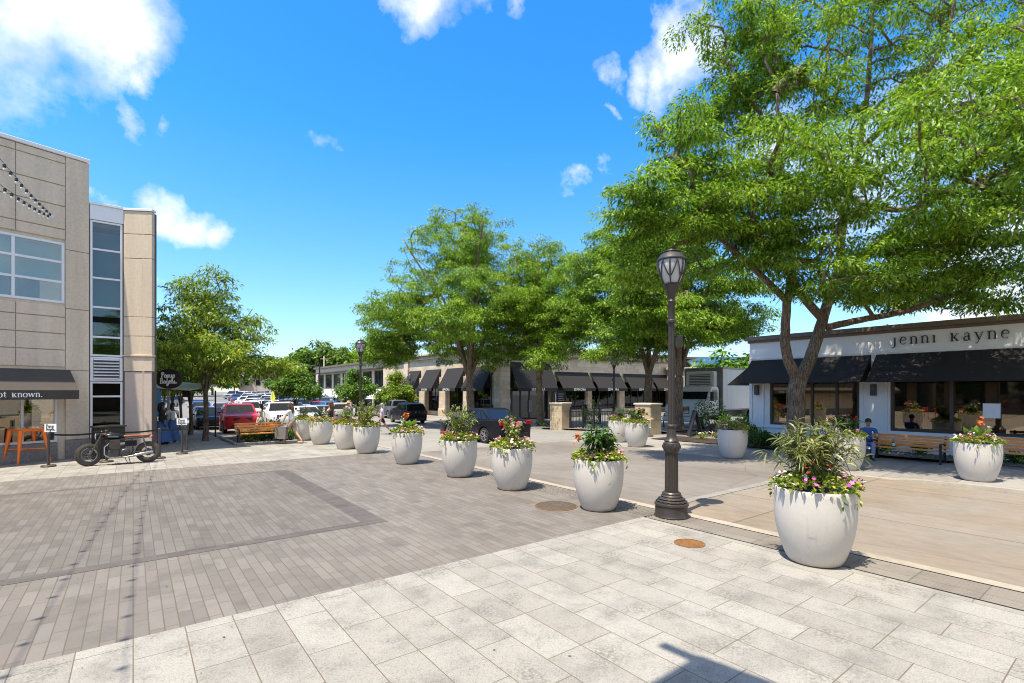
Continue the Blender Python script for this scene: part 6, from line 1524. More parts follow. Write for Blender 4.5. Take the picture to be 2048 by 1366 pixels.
cc(hat, 612, 39.5, -PI/2+.1, 'white_paint_car', 'white hatchback behind the twiggy planter', 'lilac_paint')
cc(sed, 590, 55, -PI/2-.2, 'blue_paint', 'blue saloon under the small round maple', 'navy_paint')
cc(hat, 655, 57, PI/2, 'blue_paint', 'blue hatchback before the white awnings', 'lilac_paint')
cc(sed, 545, 47, -PI/2-.35, 'navy_paint', 'dark blue saloon behind the white off road car', 'navy_paint')
cc(kia, 562, 51, -PI/2-.3, 'red_paint', 'red crossover half hidden behind the dark blue saloon', 'red_paint')
# cars of the far lot: one mesh each, too small to show their parts
def far_mesh(name, K):
    m = MB(); L_, W_ = K['L']/2, K['W']/2; gc, b, h = .25, K['belt'], K['H']
    m.mi = 0
    for y0, y1, s_ in ((-W_,W_,0),):
        pr = [(L_-.05,gc),(L_,gc+.3),(L_-.12,K['hood']-.06),(K['cowl'],b),(K['rearbase'],K['deck']),(-L_+.08,K['deck']-.04),(-L_,gc+.4),(-L_+.05,gc)]
        n = len(pr); m.add([(x,y0,z) for x,z in pr]+[(x,y1,z) for x,z in pr], [tuple(range(n)),tuple(range(n,2*n))[::-1]]+[(i,(i+1)%n,n+(i+1)%n,n+i) for i in range(n)])
    bw, tw = W_*.92, W_*.74; c, r, tf, tr = K['cowl'], K['rearbase'], K['rooff'], K['roofr']
    Q = [(c,-bw,b),(c,bw,b),(r,bw,b),(r,-bw,b),(tf,-tw,h-.04),(tf,tw,h-.04),(tr,tw,h-.04),(tr,-tw,h-.04)]
    m.mi = 1; m.add(Q, [(0,1,5,4),(1,2,6,5),(2,3,7,6),(3,0,4,7)])
    m.mi = 0; m.add([(x,y,z+.0) for x,y,z in Q[4:]]+[(tf-.1,-tw*.9,h),(tf-.1,tw*.9,h),(tr+.1,tw*.9,h),(tr+.1,-tw*.9,h)], [(0,1,5,4),(1,2,6,5),(2,3,7,6),(3,0,4,7),(4,5,6,7)])
    for s_ in (-1,1):
        for a in ((c,tf),((c+r)/2,(tf+tr)/2),(r,tr)): m.bar((a[0],s_*(bw+.004),b),(a[1],s_*(tw+.004),h-.03),.07,.03)
    m.mi = 2
    for x in (K['xf'],K['xr']):
        for s_ in (-1,1): m.lathe([(.01,-.11),(K['R'],-.11),(K['R'],.11),(.01,.11)],14,c=(x,s_*(W_-.1),K['R']),axis='y')
    m.mi = 3
    for s_ in (-1,1): m.box(L_-.1,L_+.01,min(s_*.45*W_,s_*.85*W_),max(s_*.45*W_,s_*.85*W_),K['hood']-.25,K['hood']-.12)
    m.mi = 2; m.box(L_-.04,L_+.008,-W_*.42,W_*.42,K['hood']-.36,K['hood']-.17)
    m.mi = 4
    for s_ in (-1,1): m.box(-L_-.01,-L_+.1,min(s_*.55*W_,s_*.9*W_),max(s_*.55*W_,s_*.9*W_),K['tail']-.1,K['tail']+.06)
    o = m.build(name, [M['white_paint_car'],M['car_glass'],M['tyre'],M['head_glass'],M['tail_glass']], None, smooth=False, bevel=.03, seg=1)
    return o
FM_ = [far_mesh('lot_car', SUV), far_mesh('lot_car', SED), far_mesh('lot_car', HAT)]
seen = [0,0,0]; rnd = random.Random(3)
WC = [('white','white_paint_car')]*8+[('silver','silver_paint')]*5+[('dark grey','grey_paint')]*3+[('black','black_paint')]*3+[('blue','blue_paint')]*2+[('red','red_paint')]*1
ORD = ['first','second','third','fourth','fifth','sixth','seventh','eighth','ninth','tenth','eleventh','twelfth']
KN = ('crossover','saloon','hatchback')
rows = [ (62, 520, 648, 9, 'nearest'), (70, 505, 650, 9, 'second'), (80, 492, 640, 10, 'third'), (92, 478, 640, 11, 'fourth'), (106, 466, 640, 12, 'farthest') ]
lots = []
for Y, pa, pb, n, rn in rows:
    for i in range(n):
        p = pa+(pb-pa)*i/(n-1)+rnd.uniform(-1.5,1.5); lots.append((p, Y+rnd.uniform(-.8,.8)-(p-pa)*.015, 'lot car, %s from the lane in the %s row' % (ORD[i], rn)))
for i, p in enumerate((303,311,320,331,342)): lots.append((p, 60+i*5, 'car glimpsed past the stone building corner, %s from that corner' % ORD[i]))
for i, (p, Y, lb) in enumerate(lots):
    k = rnd.randrange(3); cn, cm = rnd.choice(WC); o = FM_[k]
    if seen[k]: o = o.copy(); col.objects.link(o)
    seen[k] = 1; o.material_slots[0].link = 'OBJECT'; o.material_slots[0].material = M[cm]
    put(o, p, Y, -PI/2+rnd.choice((0,0,PI))-.55+rnd.uniform(-.06,.06)); tag(o, '%s %s' % (cn, lb), 'car', 'cars in the far lot')
# ---------------------------------------------------------------- box truck at the side street
tu_, tv_ = at(1378, 31.0)
T = thing('box_truck', 'white box truck with refrigerator unit parked beside the white shop', 'truck', (tu_, tv_, g(tu_,tv_)), PI)
WP = pm('truck_white', (.62,.60,.56), .45, var=.1, scale=2); WB = pm('truck_box', (.50,.49,.46), .5, var=.14, scale=1.5, streak=(3,3,.3))
m = MB(); m.box(-9.6,-1.95,-1.25,1.25,1.05,3.75); m.build('cargo_box', WB, T, bevel=.03)
m = MB()
for z in (1.05,3.70): m.box(-9.62,-1.93,-1.275,1.275,z,z+.1)
for x in (-2.0,-9.6): m.box(x,x+.07,-1.27,1.27,1.1,3.74)
m.build('box_rail', pm('truck_rail', (.22,.20,.18), .5, metal=.4), T, bevel=.01)
m = MB(); m.box(-1.95,-1.45,-.95,.95,2.55,3.55); fr_ = m.build('cooling_unit', WP, T, bevel=.10, seg=3); m = MB()
for z in np.arange(2.7,3.4,.1): m.box(-1.46,-1.44,-.7,.7,z,z+.05)
m.build('grille', M['trim_black'], fr_, loc=(0,0,0))
m = MB(); m.add([(x,y,z) for y in (-1.1,1.1) for x,z in ((-1.8,.75),(-1.8,2.45),(-1.55,2.6),(-.75,2.55),(-.25,1.72),(.75,1.50),(1.0,1.35),(1.03,.75))], [tuple(range(8)),tuple(range(8,16))[::-1]]+[(i,(i+1)%8,8+(i+1)%8,8+i) for i in range(8)]); m.build('cab', WP, T, bevel=.07, seg=3)
m = MB(); m.plate([(-.735,-.95,2.43),(-.735,.95,2.43),(-.27,.98,1.79),(-.27,-.98,1.79)],(.8,0,.55),.03); m.build('windscreen', M['car_glass'], T)
for s_ in (-1,1):
    m = MB(); y = s_*1.085; m.plate([(-1.55,y,1.75),(-.42,y,1.75),(-.80,y,2.38),(-1.5,y,2.38)],(0,s_,0),.03); m.build('side_window', M['car_glass'], T)
    m = MB(); m.box(.82,1.06,min(s_*.62,s_*1.05),max(s_*.62,s_*1.05),1.02,1.25); m.build('headlight', M['head_glass'], T, bevel=.03)
    m = MB(); m.box(-.42,-.28,min(s_*1.2,s_*1.42),max(s_*1.2,s_*1.42),1.7,2.25); m.bar((-.4,s_*1.08,1.9),(-.35,s_*1.25,1.95),.04); m.build('mirror', M['trim_black'], T, bevel=.02)
m = MB(); m.box(.98,1.05,-.52,.52,.95,1.38); gg = m.build('grille', M['trim_black'], T, bevel=.02); m = MB()
for z in np.arange(1.0,1.36,.07): m.box(1.05,1.06,-.5,.5,z,z+.025)
m.build('grille_bar', M['chrome'], gg, loc=(0,0,0))
m = MB(); m.box(.95,1.18,-1.15,1.15,.42,.74); m.build('bumper', WP, T, bevel=.06)
m = MB(); m.box(-9.5,.9,-.5,.5,.6,1.0); m.box(-3.6,-2.2,-1.1,1.1,.45,.95); m.build('chassis', M['trim_black'], T)
for y in (-.7,0,.7):
    m = MB(); m.ell((-1.2,y,2.62),(.08,.08,.05),8,5); m.build('marker_light', M['amber_glass'], T)
ty, ri, di = wheel_mesh(.5, .28)
for x in (.1,-7.2):
    for s_ in (-1,1): w__ = ty.build('wheel', M['tyre'], T, smooth=True, loc=(x,s_*1.0,.5)); ri.build('rim', M['alloy'], w__, loc=(0,0,0)); w__.rotation_euler[2] = 0 if s_ < 0 else PI
T.rotation_euler = (0,0,PI+.12)
# ---------------------------------------------------------------- café racer motorcycle
mu, mv = -.33, 18.95
T = thing('motorcycle', 'black vintage motorcycle with tan leather seat parked before the rope barrier', 'motorcycle', (mu, mv, .006), PI)
T.rotation_euler = (.10, 0, PI)                      # leaning on its stand
pm('leather_tan', (.33,.10,.045), .5, var=.2, scale=20, b=.3, bscale=60); pm('engine_metal', (.11,.10,.09), .35, metal=.7, var=.3, scale=20); pm('dusty_tyre', (.075,.062,.048), .85, var=.3, scale=25, b=.5, bscale=160); pm('steel', (.42,.41,.40), .25, metal=.9, var=.1)
def mwheel(x, R_, W_, steer=0):
    tm = MB(); pr = [(R_-.085+.085*math.cos(a)*1.0, W_*math.sin(a)) for a in np.linspace(-2.4,2.4,13)]; tm.lathe(pr, 40, axis='y', cap=False)
    for i in range(60):
        a = 2*PI*i/60; 
        for s_ in (-1,1): tm.bar((R_*math.cos(a),0,R_*math.sin(a)),((R_-.012)*math.cos(a+.05),s_*W_*.7,(R_-.012)*math.sin(a+.05)),.012,.008)
    w__ = tm.build('wheel', M['dusty_tyre'], T, smooth=True, loc=(x,0,R_)); w__.rotation_euler[2] = steer
    rm = MB(); rm.lathe([(R_-.125,-.04),(R_-.14,-.035),(R_-.145,0),(R_-.14,.035),(R_-.125,.04)], 40, axis='y', cap=False); rm.build('rim', M['steel'], w__, smooth=True, loc=(0,0,0))
    sp_ = MB()
    for i in range(32):
        a = 2*PI*i/32; s_ = (-1)**i; b = a+.35*(1 if i % 4 < 2 else -1); sp_.tube([(.035*math.cos(b),s_*.05,.035*math.sin(b)),((R_-.14)*math.cos(a),0,(R_-.14)*math.sin(a))],.0028,4,cap=False)
    sp_.build('spokes', M['steel'], w__, loc=(0,0,0))
    hb = MB(); hb.lathe([(.02,-.08),(.06,-.06),(.05,-.03),(.05,.03),(.06,.06),(.02,.08)], 18, axis='y'); hb.lathe([(.11,-.066),(.11,-.060),(.05,-.060)], 24, axis='y', cap=False); hb.build('hub', M['engine_metal'], w__, loc=(0,0,0), smooth=True)
R1 = .325
mwheel(.70, R1, .045, .42); mwheel(-.70, R1-.005, .052)
m = MB()
for s_ in (-1,1):
    dx, dy = .0, s_*.09; m.tube([(.70-.04*s_,dy,R1),(.56,dy,.55),(.40,dy*.95,.93)],[.026,.024,.019],8)
m.bar((.50,-.09,.66),(.50,.09,.66),.05,.03); m.bar((.41,-.1,.90),(.41,.1,.90),.06,.03); m.build('fork', M['engine_metal'], T, smooth=True)
m = MB(); m.lathe([(.001,-.11),(.05,-.10),(.085,-.05),(.095,0),(.095,.02)],24,axis='x'); m.v = [(x+.52,y,z+.85) for x,y,z in m.v]; hl_ = m.build('headlight', M['black_paint'], T, smooth=True)
m = MB(); m.lathe([(.098,.015),(.100,.03),(.09,.035)],24,axis='x',cap=False); m.v = [(x+.52,y,z+.85) for x,y,z in m.v]; m.build('bezel', M['chrome'], hl_, smooth=True, loc=(0,0,0))
m = MB(); m.lathe([(.09,.028),(.06,.042),(.001,.048)],24,axis='x',cap=False); m.v = [(x+.52,y,z+.85) for x,y,z in m.v]; m.build('lens', M['head_glass'], hl_, smooth=True, loc=(0,0,0))
m = MB(); m.tube([(.34,-.34,.90),(.42,-.22,.92),(.44,0,.92),(.42,.22,.92),(.34,.34,.90)],.012,8); hbar = m.build('handlebar', M['steel'], T, smooth=True)
for s_ in (-1,1):
    m = MB(); m.tube([(.30,s_*.40,.885),(.36,s_*.29,.905)],.018,8); m.build('grip', M['leather_tan'], hbar, smooth=True, loc=(0,0,0))
    m = MB(); m.tube([(.46,s_*.2,.93),(.50,s_*.36,.92)],.006,5); m.build('lever', M['steel'], hbar, loc=(0,0,0))
m = MB()
N_ = 9
for i, x in enumerate(np.linspace(-.10,.40,N_)):
    pass
prof_t = [(-.12,.045,.05,.775),(-.06,.095,.075,.80),(.04,.125,.10,.825),(.16,.14,.115,.835),(.28,.135,.11,.83),(.35,.10,.08,.82),(.39,.04,.03,.81)]
vs = []; fs = []
for x, ry, rz2, zc in prof_t:
    for j in range(14):
        a = 2*PI*j/14; vs.append((x, ry*math.cos(a), zc+rz2*math.sin(a)*(1 if math.sin(a) > 0 else .8)))
for i in range(len(prof_t)-1):
    for j in range(14): fs.append((i*14+j,i*14+(j+1)%14,(i+1)*14+(j+1)%14,(i+1)*14+j))
fs += [tuple(range(14)),tuple(range((len(prof_t)-1)*14,len(prof_t)*14))]
m.add(vs, fs); tk = m.build('tank', M['black_paint'], T, smooth=True)
m = MB(); m.lathe([(.035,0),(.035,.02),(.02,.028)],14,c=(.22,0,.945)); m.build('filler_cap', M['chrome'], tk, smooth=True, loc=(0,0,0))
for s_ in (-1,1):
    m = MB(); m.bar((.02,s_*.127,.815),(.26,s_*.142,.83),.006,.05); m.build('tank_stripe', M['steel'], tk, loc=(0,0,0))
m = MB(); m.box(-.72,-.10,-.115,.115,.79,.855); m.box(-.76,-.66,-.10,.10,.80,.875); m.build('seat', M['leather_tan'], T, bevel=.03, seg=3)
m = MB()
for s_ in (-1,1):
    m.tube([(.38,0,.86),(.30,s_*.06,.72),(.0,s_*.10,.73),(-.35,s_*.11,.76),(-.70,s_*.11,.77)],.017,7)
    m.tube([(.36,0,.78),(.30,s_*.08,.45),(.22,s_*.11,.22),(-.25,s_*.12,.22),(-.33,s_*.12,.38),(-.30,s_*.11,.72)],.017,7)
    m.tube([(-.32,s_*.12,.34),(-.70,s_*.12,R1)],.02,7)
m.tube([(-.70,-.11,.77),(-.72,0,.77),(-.70,.11,.77)],.017,7); m.build('frame', M['black_metal'], T, smooth=True)
m = MB(); m.box(-.26,.22,-.15,.15,.24,.46); m.lathe([(.13,-.19),(.14,-.17),(.14,.17),(.13,.19)],22,c=(.13,0,.34),axis='y'); m.lathe([(.10,-.20),(.11,-.18),(.11,.18),(.10,.20)],22,c=(-.13,0,.33),axis='y'); m.build('crankcase', M['engine_metal'], T, bevel=.02, smooth=True)
m = MB()
for i in range(9): z = .46+i*.024; m.box(-.02,.24,-.21,.21,z,z+.011)
m.box(.01,.21,-.18,.18,.45,.67); m.box(-.01,.22,-.19,.19,.67,.72); m.build('cylinder_block', M['engine_metal'], T, bevel=.004, seg=1)
for s_ in (-1,1):
    m = MB(); m.lathe([(.035,0),(.045,.03),(.04,.12),(.05,.16)],12,axis='x',c=(-.18,s_*.08,.60)); m.build('carburettor', M['steel'], T, smooth=True)
    m = MB(); m.tube([(.24,s_*.09,.62),(.34,s_*.12,.52),(.34,s_*.15,.30),(.22,s_*.18,.20),(-.15,s_*.19,.20),(-.35,s_*.19,.235)],.022,8); m.tube([(-.33,s_*.19,.232),(-.40,s_*.19,.245),(-.78,s_*.20,.31),(-.82,s_*.20,.315)],[.022,.042,.045,.03],10); m.build('exhaust', M['steel'], T, smooth=True)
    m = MB(); m.tube([(-.66,s_*.14,.36),(-.58,s_*.13,.76)],.016,8)
    for t in np.linspace(.25,.85,9): q = Vector((-.66,s_*.14,.36)).lerp(Vector((-.58,s_*.13,.76)),t); m.ell(tuple(q),(.032,.032,.009),8,4)
    m.build('shock_absorber', M['steel'], T, smooth=True)
m = MB(); m.box(-.42,-.12,-.13,.13,.52,.70); m.build('side_cover', M['black_paint'], T, bevel=.03, seg=3)
m = MB(); m.tube([(-.22,.12,.22),(-.26,.24,.03),(-.25,.29,-.0)],.012,6); m.tube([(-.12,.12,.22),(-.20,.24,.02)],.010,6); m.build('kickstand', M['black_metal'], T)
m = MB(); m.tube([(.42,.05,.9),(.30,.10,.72),(.10,.10,.66)],.007,5); m.tube([(.42,-.05,.9),(.36,-.14,.7),(.2,-.14,.55)],.007,5); m.build('cable', M['black_metal'], T)
m = MB(); m.tube([(.25,-.16,.24),(.25,.16,.24)],.012,6); m.tube([(-.05,-.27,.26),(-.05,.27,.26)],.014,6); m.build('footrest', M['black_metal'], T)
m = MB(); m.lathe([(.05,-.02),(.055,0),(.05,.02)],14,axis='x',c=(-.80,0,.78)); m.build('tail_light', M['tail_glass'], T, smooth=True)
m = MB(); m.ell((.40,.09,.98),(.045,.045,.03),10,6); m.ell((.40,-.07,.98),(.045,.045,.03),10,6); m.build('gauge', M['black_metal'], T, smooth=True)
# ---------------------------------------------------------------- people: one skinned body each, clothes and hair as parts
pm('skin_light', (.55,.33,.23), .55, var=.06); pm('skin_tan', (.40,.22,.14), .55, var=.06); pm('skin_dark', (.11,.06,.04), .55, var=.06)
pm('hair_brown', (.07,.038,.02), .6, var=.3, scale=30); pm('hair_black', (.012,.010,.009), .5, var=.3, scale=30); pm('hair_fair', (.28,.17,.08), .6, var=.3, scale=30); pm('hair_grey', (.30,.28,.26), .6, var=.3, scale=30)
for n_, c_ in dict(white=(.72,.71,.69), black=(.015,.014,.015), lilac=(.52,.50,.68), denim=(.22,.30,.42), blue=(.03,.17,.55), skirt_blue=(.07,.14,.34), khaki=(.33,.25,.17), bag_grey=(.16,.14,.125), navy=(.02,.025,.06), straw=(.55,.38,.18), royal=(.03,.10,.30), pattern=(.22,.25,.42), cream=(.60,.54,.46), coral=(.65,.14,.08), shoe=(.05,.05,.055)).items(): pm('cloth_'+n_, c_, .85, var=.14, scale=9, b=.15, bscale=70)
def skinmesh(name, nodes, edges, mat, par, root=0, sub=1):
    """nodes: [(xyz, rx, ry)]"""
    me = bpy.data.meshes.new(name); me.from_pydata([n_[0] for n_ in nodes], edges, []); me.materials.append(mat)
    o = bpy.data.objects.new(name, me); col.objects.link(o); o.parent = par
    s_ = o.modifiers.new('skin', 'SKIN'); s_.use_smooth_shade = True; s_.branch_smoothing = .6
    sv = me.skin_vertices[0].data
    for i, n_ in enumerate(nodes): sv[i].radius = (n_[1], n_[2]); sv[i].use_root = (i == root); 
    b = o.modifiers.new('sub', 'SUBSURF'); b.levels = sub; b.render_levels = sub
    return o
def person(label, loc, heading, h, skin, hair, top, bottom, pose='walk', hairlen=.2, skirt=False, sleeve='short', stride=.32, arms=None, legs='short', hat=None, lean=0, name='person', phase=1, tank=False, seat=.46, shoe='cloth_shoe', look=0):
    k = h/1.70; T = thing(name, label, 'person', loc, heading)
    S_ = lambda p: tuple(q*k for q in p)
    sit = pose == 'sit'; stand = pose == 'stand'
    pz = (seat+.12)/k if sit else .93
    pel = Vector((0,0,pz)); ch = pel+Vector((lean*.45,0,.36)); nk = pel+Vector((lean*.62,0,.53)); hd = nk+Vector((.02+lean*.1,0,.16))
    st = 0 if stand else stride
    J = {}
    for s_, nm in ((1,'l'),(-1,'r')):
        f = phase*s_
        hip = pel+Vector((0,s_*.09,-.05))
        if sit: kn = hip+Vector((.42,s_*.03,.02)); an = kn+Vector((.04,0,-(kn.z-.09)))
        else:
            kn = hip+Vector((f*st*.55+.03,0,-.41)); an = hip+Vector((f*st*1.15-(.08 if f < 0 and not stand else 0),0,-.80+(.04 if f < 0 and not stand else 0)))
            an.z = max(.08, an.z)
        to = an+Vector((.15,s_*.02,-.055 if not (f < 0 and not stand and not sit) else -.075)); to.z = max(.025, to.z)
        sh = nk+Vector((-.01,s_*(.185),-.08))
        a_ = (arms or {}).get(nm)
        if a_: el = sh+Vector(a_[0]); wr = el+Vector(a_[1])
        else:
            el = sh+Vector((-f*st*.30-.03,s_*.05,-.28)); wr = el+Vector((-f*st*.25+.10,s_*-.01,-.23))
        J[nm] = (hip, kn, an, to, sh, el, wr)
    nodes = [(S_(pel),.135*k,.105*k),(S_(pel*.5+ch*.5),.12*k,.095*k),(S_(ch),.135*k,.10*k),(S_(nk+Vector((0,0,-.03))),.075*k,.06*k),(S_(nk+Vector((.008,0,.05))),.05*k,.05*k),(S_(hd+Vector((0,0,-.04))),.068*k,.078*k),(S_(hd+Vector((-.005,0,.05))),.078*k,.088*k),(S_(hd+Vector((-.01,0,.12))),.04*k,.045*k)]
    E = [(0,1),(1,2),(2,3),(3,4),(4,5),(5,6),(6,7)]
    for nm in 'lr':
        hip, kn, an, to, sh, el, wr = J[nm]; s_ = 1 if nm == 'l' else -1
        def add(p, r, q, r2=None): nodes.append((S_(p), r*k, (r2 or r)*k)); E.append((q, len(nodes)-1)); return len(nodes)-1
        a = add(hip,.085,0); a = add(hip.lerp(kn,.5),.072,a); a = add(kn,.052,a); a = add(kn.lerp(an,.35),.052,a); a = add(an,.036,a); add(to,.034,a,.026)
        a = add(sh,.062,2 if False else 3); a = add(sh.lerp(el,.5),.047,a); a = add(el,.038,a); a = add(el.lerp(wr,.4),.036,a); a = add(wr,.024,a)
        d = (wr-el).normalized(); side = d.cross(Vector((0,1,0))); side = side.normalized() if side.length > .1 else Vector((1,0,0)); 
        pm_ = add(wr+d*.05,.034,a,.018)
        acr = side
        for fi, (o_, L1) in enumerate(((.028,.075),(.010,.085),(-.009,.078),(-.027,.062))):
            b = add(wr+d*.095+acr*o_,.0105,pm_); b = add(wr+d*(.095+L1*.55)+acr*o_*1.1+Vector((0,-s_*.012,0)),.0095,b); add(wr+d*(.09+L1)+acr*o_*1.1+Vector((0,-s_*.03,0)),.008,b)
        b = add(wr+d*.045+acr*.045,.012,pm_); add(wr+d*.085+acr*.062+Vector((0,-s_*.012,0)),.009,b)
    skinmesh('body', nodes, E, M[skin], T)
    # face
    fx = hd+Vector((.075,0,.02)); m = MB(); m.tube([S_(hd+Vector((.072,0,.045))),S_(hd+Vector((.098,0,.005))),S_(hd+Vector((.078,0,-.008)))],[.008*k,.014*k,.010*k],6); m.ell(S_(hd+Vector((.0,.085,.01))),(.018*k,.012*k,.03*k),8,6); m.ell(S_(hd+Vector((.0,-.085,.01))),(.018*k,.012*k,.03*k),8,6); m.build('nose_and_ears', M[skin], T, smooth=True)
    m = MB()
    for y in (-.032,.032): m.ell(S_(hd+Vector((.073,y,.03))),(.010*k,.014*k,.008*k),8,6)
    m.build('eyes', M['hair_black'], T, smooth=True); m = MB(); m.ell(S_(hd+Vector((.072,0,-.045))),(.010*k,.026*k,.007*k),8,5); m.build('mouth', pm('lip', (.35,.10,.09), .5, var=0), T, smooth=True)
    m = MB(); c = hd+Vector((-.018,0,.055)); m.ell(S_(c),(.092*k,.094*k,.092*k),16,10)
    if hairlen > .05: m.tube([S_(c+Vector((-.05,0,.02))),S_(c+Vector((-.085,0,-.10))),S_(nk+Vector((-.10,0,-.0))),S_(nk+Vector((-.115,0,.12-hairlen)))],[.075*k,.078*k,.07*k,.02*k],10)
    if hairlen > .15:
        for s_ in (-1,1): m.tube([S_(c+Vector((.01,s_*.07,.0))),S_(c+Vector((-.03,s_*.09,-.10))),S_(nk+Vector((-.04,s_*.085,.06-hairlen*.5)))],[.04*k,.035*k,.012*k],7)
    m.build('hair', M[hair], T, smooth=True)
    # top
    hem = pel+Vector((0,0,-.02)); tn = [(S_(hem),.158*k,.125*k),(S_(pel*.5+ch*.5),.142*k,.115*k),(S_(ch),.153*k,.118*k),(S_(nk+Vector((0,0,-.055))),.10*k,.075*k)]
    te = [(0,1),(1,2),(2,3)]
    for nm in 'lr':
        hip, kn, an, to, sh, el, wr = J[nm]
        if tank: tn.append((S_(sh+Vector((0,-.05 if nm == 'l' else .05,.0))),.05*k,.05*k)); te.append((3,len(tn)-1)); continue
        tn.append((S_(sh),.078*k,.078*k)); te.append((3,len(tn)-1)); e = .6 if sleeve == 'short' else .98
        tn.append((S_(sh.lerp(el,e)),.062*k,.062*k)); te.append((len(tn)-2,len(tn)-1))
        if sleeve == 'long': tn.append((S_(el.lerp(wr,.92)),.040*k,.04*k)); te.append((len(tn)-2,len(tn)-1))
    skinmesh('top', tn, te, M[top], T)
    if skirt:
        m = MB(); vs = []; fs = []; n_ = 32; rows_ = 7; zb_ = .10
        for i in range(rows_):
            t = i/(rows_-1)
            for j in range(n_):
                a = 2*PI*j/n_; r = (.15+.17*t**.8)*(1+.10*t*math.sin(a*8+i*.3)); vs.append(S_((pel.x+r*math.cos(a)*(1 if not sit else 1.2), pel.y+r*.92*math.sin(a), (pz+.05)*(1-t)+zb_*t)))
        for i in range(rows_-1):
            for j in range(n_): fs.append((i*n_+j,i*n_+(j+1)%n_,(i+1)*n_+(j+1)%n_,(i+1)*n_+j))
        m.add(vs, fs); m.build('skirt', M[bottom], T, smooth=True)
    else:
        bn = [(S_(pel+Vector((0,0,.05))),.148*k,.118*k),(S_(pel),.152*k,.125*k)]; be = [(0,1)]
        for nm in 'lr':
            hip, kn, an, *_ = J[nm]; bn.append((S_(hip),.105*k,.105*k)); be.append((1,len(bn)-1)); e = .62 if legs == 'short' else 1
            bn.append((S_(hip.lerp(kn,e)),(.095 if legs == 'short' else .068)*k,(.095 if legs == 'short' else .068)*k)); be.append((len(bn)-2,len(bn)-1))
            if legs == 'long': bn.append((S_(an+Vector((0,0,.03))),.058*k,.058*k)); be.append((len(bn)-2,len(bn)-1))
        skinmesh('shorts' if legs == 'short' else 'trousers', bn, be, M[bottom], T, root=1)
    for nm in 'lr':
        an, to = J[nm][2], J[nm][3]; m = MB(); d = (to-an).normalized(); q0 = an+Vector((-.05,0,-.045)); q0.z = max(.03,q0.z); q1 = to+Vector((.06,0,0)); q1.z = max(.028, q1.z)
        m.tube([S_(q0),S_(q0.lerp(q1,.5)+Vector((0,0,.012))),S_(q1)],[.042*k,.046*k,.034*k],10); m.build('shoe', M[shoe], T, smooth=True)
    if hat: 
        m = MB(); c = hd+Vector((-.01,0,.10)); m.lathe([(.17*k,-.01),(.165*k,.005),(.095*k,.015),(.09*k,.07),(.06*k,.10),(.001,.105)],24,c=S_(c),cap=False); m.build('hat', M[hat], T, smooth=True)
    return T, J, k
def ploc(p, Y, dz=.01):
    u, v = at(p, Y); z = ztop(u, v) if 15 < u < 21 and v < 16 else g(u, v); return (u, v, z+dz)
CAMR = -TH                                  # heading of the picture's right
LEFT, RIGHT, AWAY, TOWARD = PI-TH, -TH, PI/2-TH, -PI/2-TH
# women by the shop front
person('woman in long blue skirt and black top waiting on the shaded left pavement', ploc(324,20.6), TOWARD+2.2, 1.68, 'skin_dark','hair_black','cloth_black','cloth_skirt_blue','stand', .25, skirt=True, sleeve='long')
person('woman in white tee and blue skirt standing behind the one in black', ploc(345,21.6), TOWARD+.9, 1.64, 'skin_dark','hair_black','cloth_white','cloth_skirt_blue','stand', .12, skirt=True, shoe='cloth_white')
# woman carrying a big shopping bag
T, J, k = person('woman in white tee walking left with a large grey shopping bag', ploc(584,20.9), LEFT-.25, 1.66, 'skin_light','hair_brown','cloth_white','cloth_khaki','walk', .30, stride=.30, lean=.12, arms={'l':((.10,.06,-.27),(.12,-.02,-.22)),'r':((.10,-.06,-.27),(.16,.02,-.20))}, shoe='skin_light')
wr = J['l'][6]*k; wx = T.matrix_basis @ (wr+Vector((.05,.02,-.10)))
B2 = thing('shopping_bag', 'large grey paper shopping bag held by the woman in white tee', 'bag', (wx.x, wx.y, wx.z-.56), T.rotation_euler[2])
m = MB(); m.add([(-.26,-.09,0),(.26,-.09,0),(.26,.09,0),(-.26,.09,0),(-.27,-.06,.50),(.27,-.06,.50),(.27,.06,.50),(-.27,.06,.50)],[(0,3,2,1),(0,1,5,4),(1,2,6,5),(2,3,7,6),(3,0,4,7)]); m.build('bag_body', M['cloth_bag_grey'], B2)
m = MB()
for y in (-.062,.062): m.tube([(-.1,y,.48),(-.06,y*.6,.57),(.06,y*.6,.57),(.1,y,.48)],.006,5)
m.build('handle', M['cloth_black'], B2)
T, J, k = person('woman in black tank top and denim shorts raising a hand to her face', ploc(661,22.4), LEFT-.2, 1.70, 'skin_light','hair_brown','cloth_black','cloth_denim','walk', .32, tank=True, stride=.34, phase=-1, arms={'l':((.12,.06,-.24),(.10,-.08,.22)),'r':((-.05,-.05,-.28),(.14,.02,-.2))}, shoe='cloth_navy')
T, J, k = person('man in bright blue shirt and straw hat behind the red flower planter', ploc(697,29.5), TOWARD+.4, 1.74, 'skin_light','hair_grey','cloth_blue','cloth_khaki','stand', .02, hat='cloth_straw')
T, J, k = person('grey haired woman in lilac tee and black shorts striding across the road', ploc(764,26.6), LEFT+.15, 1.64, 'skin_tan','hair_grey','cloth_lilac','cloth_black','walk', .06, stride=.42, arms={'l':((-.02,.06,-.28),(.05,.0,-.24)),'r':((.14,-.06,-.24),(.22,.05,-.02))})
person('dark haired woman in pale dress standing between the red and white cars', ploc(521,27.5), LEFT+.3, 1.64, 'skin_tan','hair_black','cloth_cream','cloth_cream','stand', .3, skirt=True)
person('person with dark hair at the store window behind the black saloon', ploc(955,44), RIGHT, 1.72, 'skin_dark','hair_black','cloth_black','cloth_black','stand', .15, legs='long')
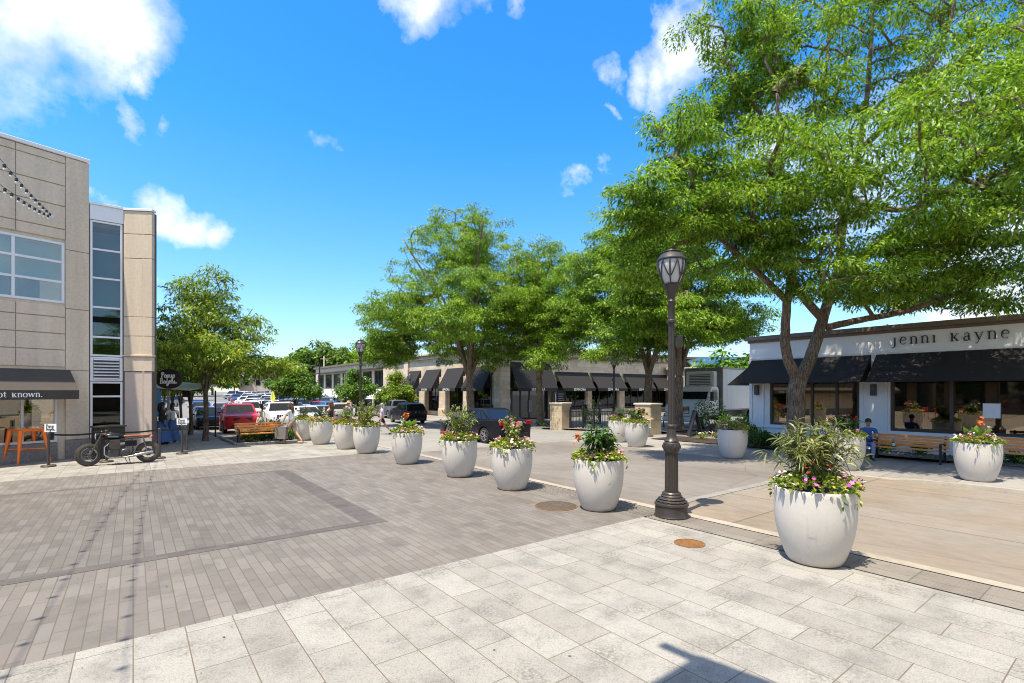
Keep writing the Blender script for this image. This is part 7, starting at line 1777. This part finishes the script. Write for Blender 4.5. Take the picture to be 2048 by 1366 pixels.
person('man in dark clothes and cap standing inside the iron fence', ploc(1169,36), RIGHT+.6, 1.76, 'skin_light','hair_grey','cloth_navy','cloth_navy','stand', .02, legs='long', sleeve='long')
person('person in blue and white shirt talking inside the iron fence', ploc(1200,37), LEFT+.4, 1.72, 'skin_tan','hair_brown','cloth_royal','cloth_navy','stand', .05, legs='long', arms={'l':((.1,.06,-.25),(.22,-.1,.05)),'r':((.1,-.06,-.25),(.22,.1,.05))})
person('person in coral top walking near the front of the far lot', ploc(494,58), TOWARD, 1.7, 'skin_tan','hair_brown','cloth_coral','cloth_denim','walk', .1)
person('small distant person in coral shirt beside the lane of the lot', ploc(464,70), TOWARD+1, 1.7, 'skin_tan','hair_brown','cloth_coral','cloth_white','walk', .1)
# seated figures
su, sv_ = at(1279, 24.6); BNCH = thing('stone_ledge', 'low stone ledge block against the gate pillar under the reader', 'ledge', (su, sv_, g(su,sv_)), -.3); m = MB(); m.box(-.45,.45,-.28,.28,0,.40); m.build('block', M['gate_stone'], BNCH, bevel=.02); m = MB(); m.box(-.48,.48,-.31,.31,.40,.46); m.build('cap', M['limestone'], BNCH, bevel=.015)
person('woman with brown hair in white sitting reading beside the stone gate pillar', (su, sv_, g(su,sv_)+.002), RIGHT-.3, 1.66, 'skin_light','hair_brown','cloth_white','cloth_denim','sit', .2, legs='long', lean=.25, arms={'l':((.14,.05,-.24),(.24,-.06,.06)),'r':((.14,-.05,-.24),(.24,.06,.06))})
T, J, k = person('woman in blue top and patterned trousers sitting on the right bench with a phone', (18.95, b2v+1.05, ztop(19,b2v+1)+.004), PI+.35, 1.60, 'skin_tan','hair_black','cloth_royal','cloth_pattern','sit', .03, legs='long', sleeve='short', lean=.12, seat=.40, arms={'l':((.12,.07,-.24),(.22,-.10,.04)),'r':((.12,-.07,-.24),(.22,.10,.04))})
m = MB(); hd_ = Vector((.02+.12*.72,0,(.40+.12)/k+.69)); m.box(.072+.09,.085+.09,-.075,.075,hd_.z+.012,hd_.z+.055); m.v = [(x*k,y*k,z*k) for x,y,z in m.v]; m.build('sunglasses', M['hair_black'], T, bevel=.008)
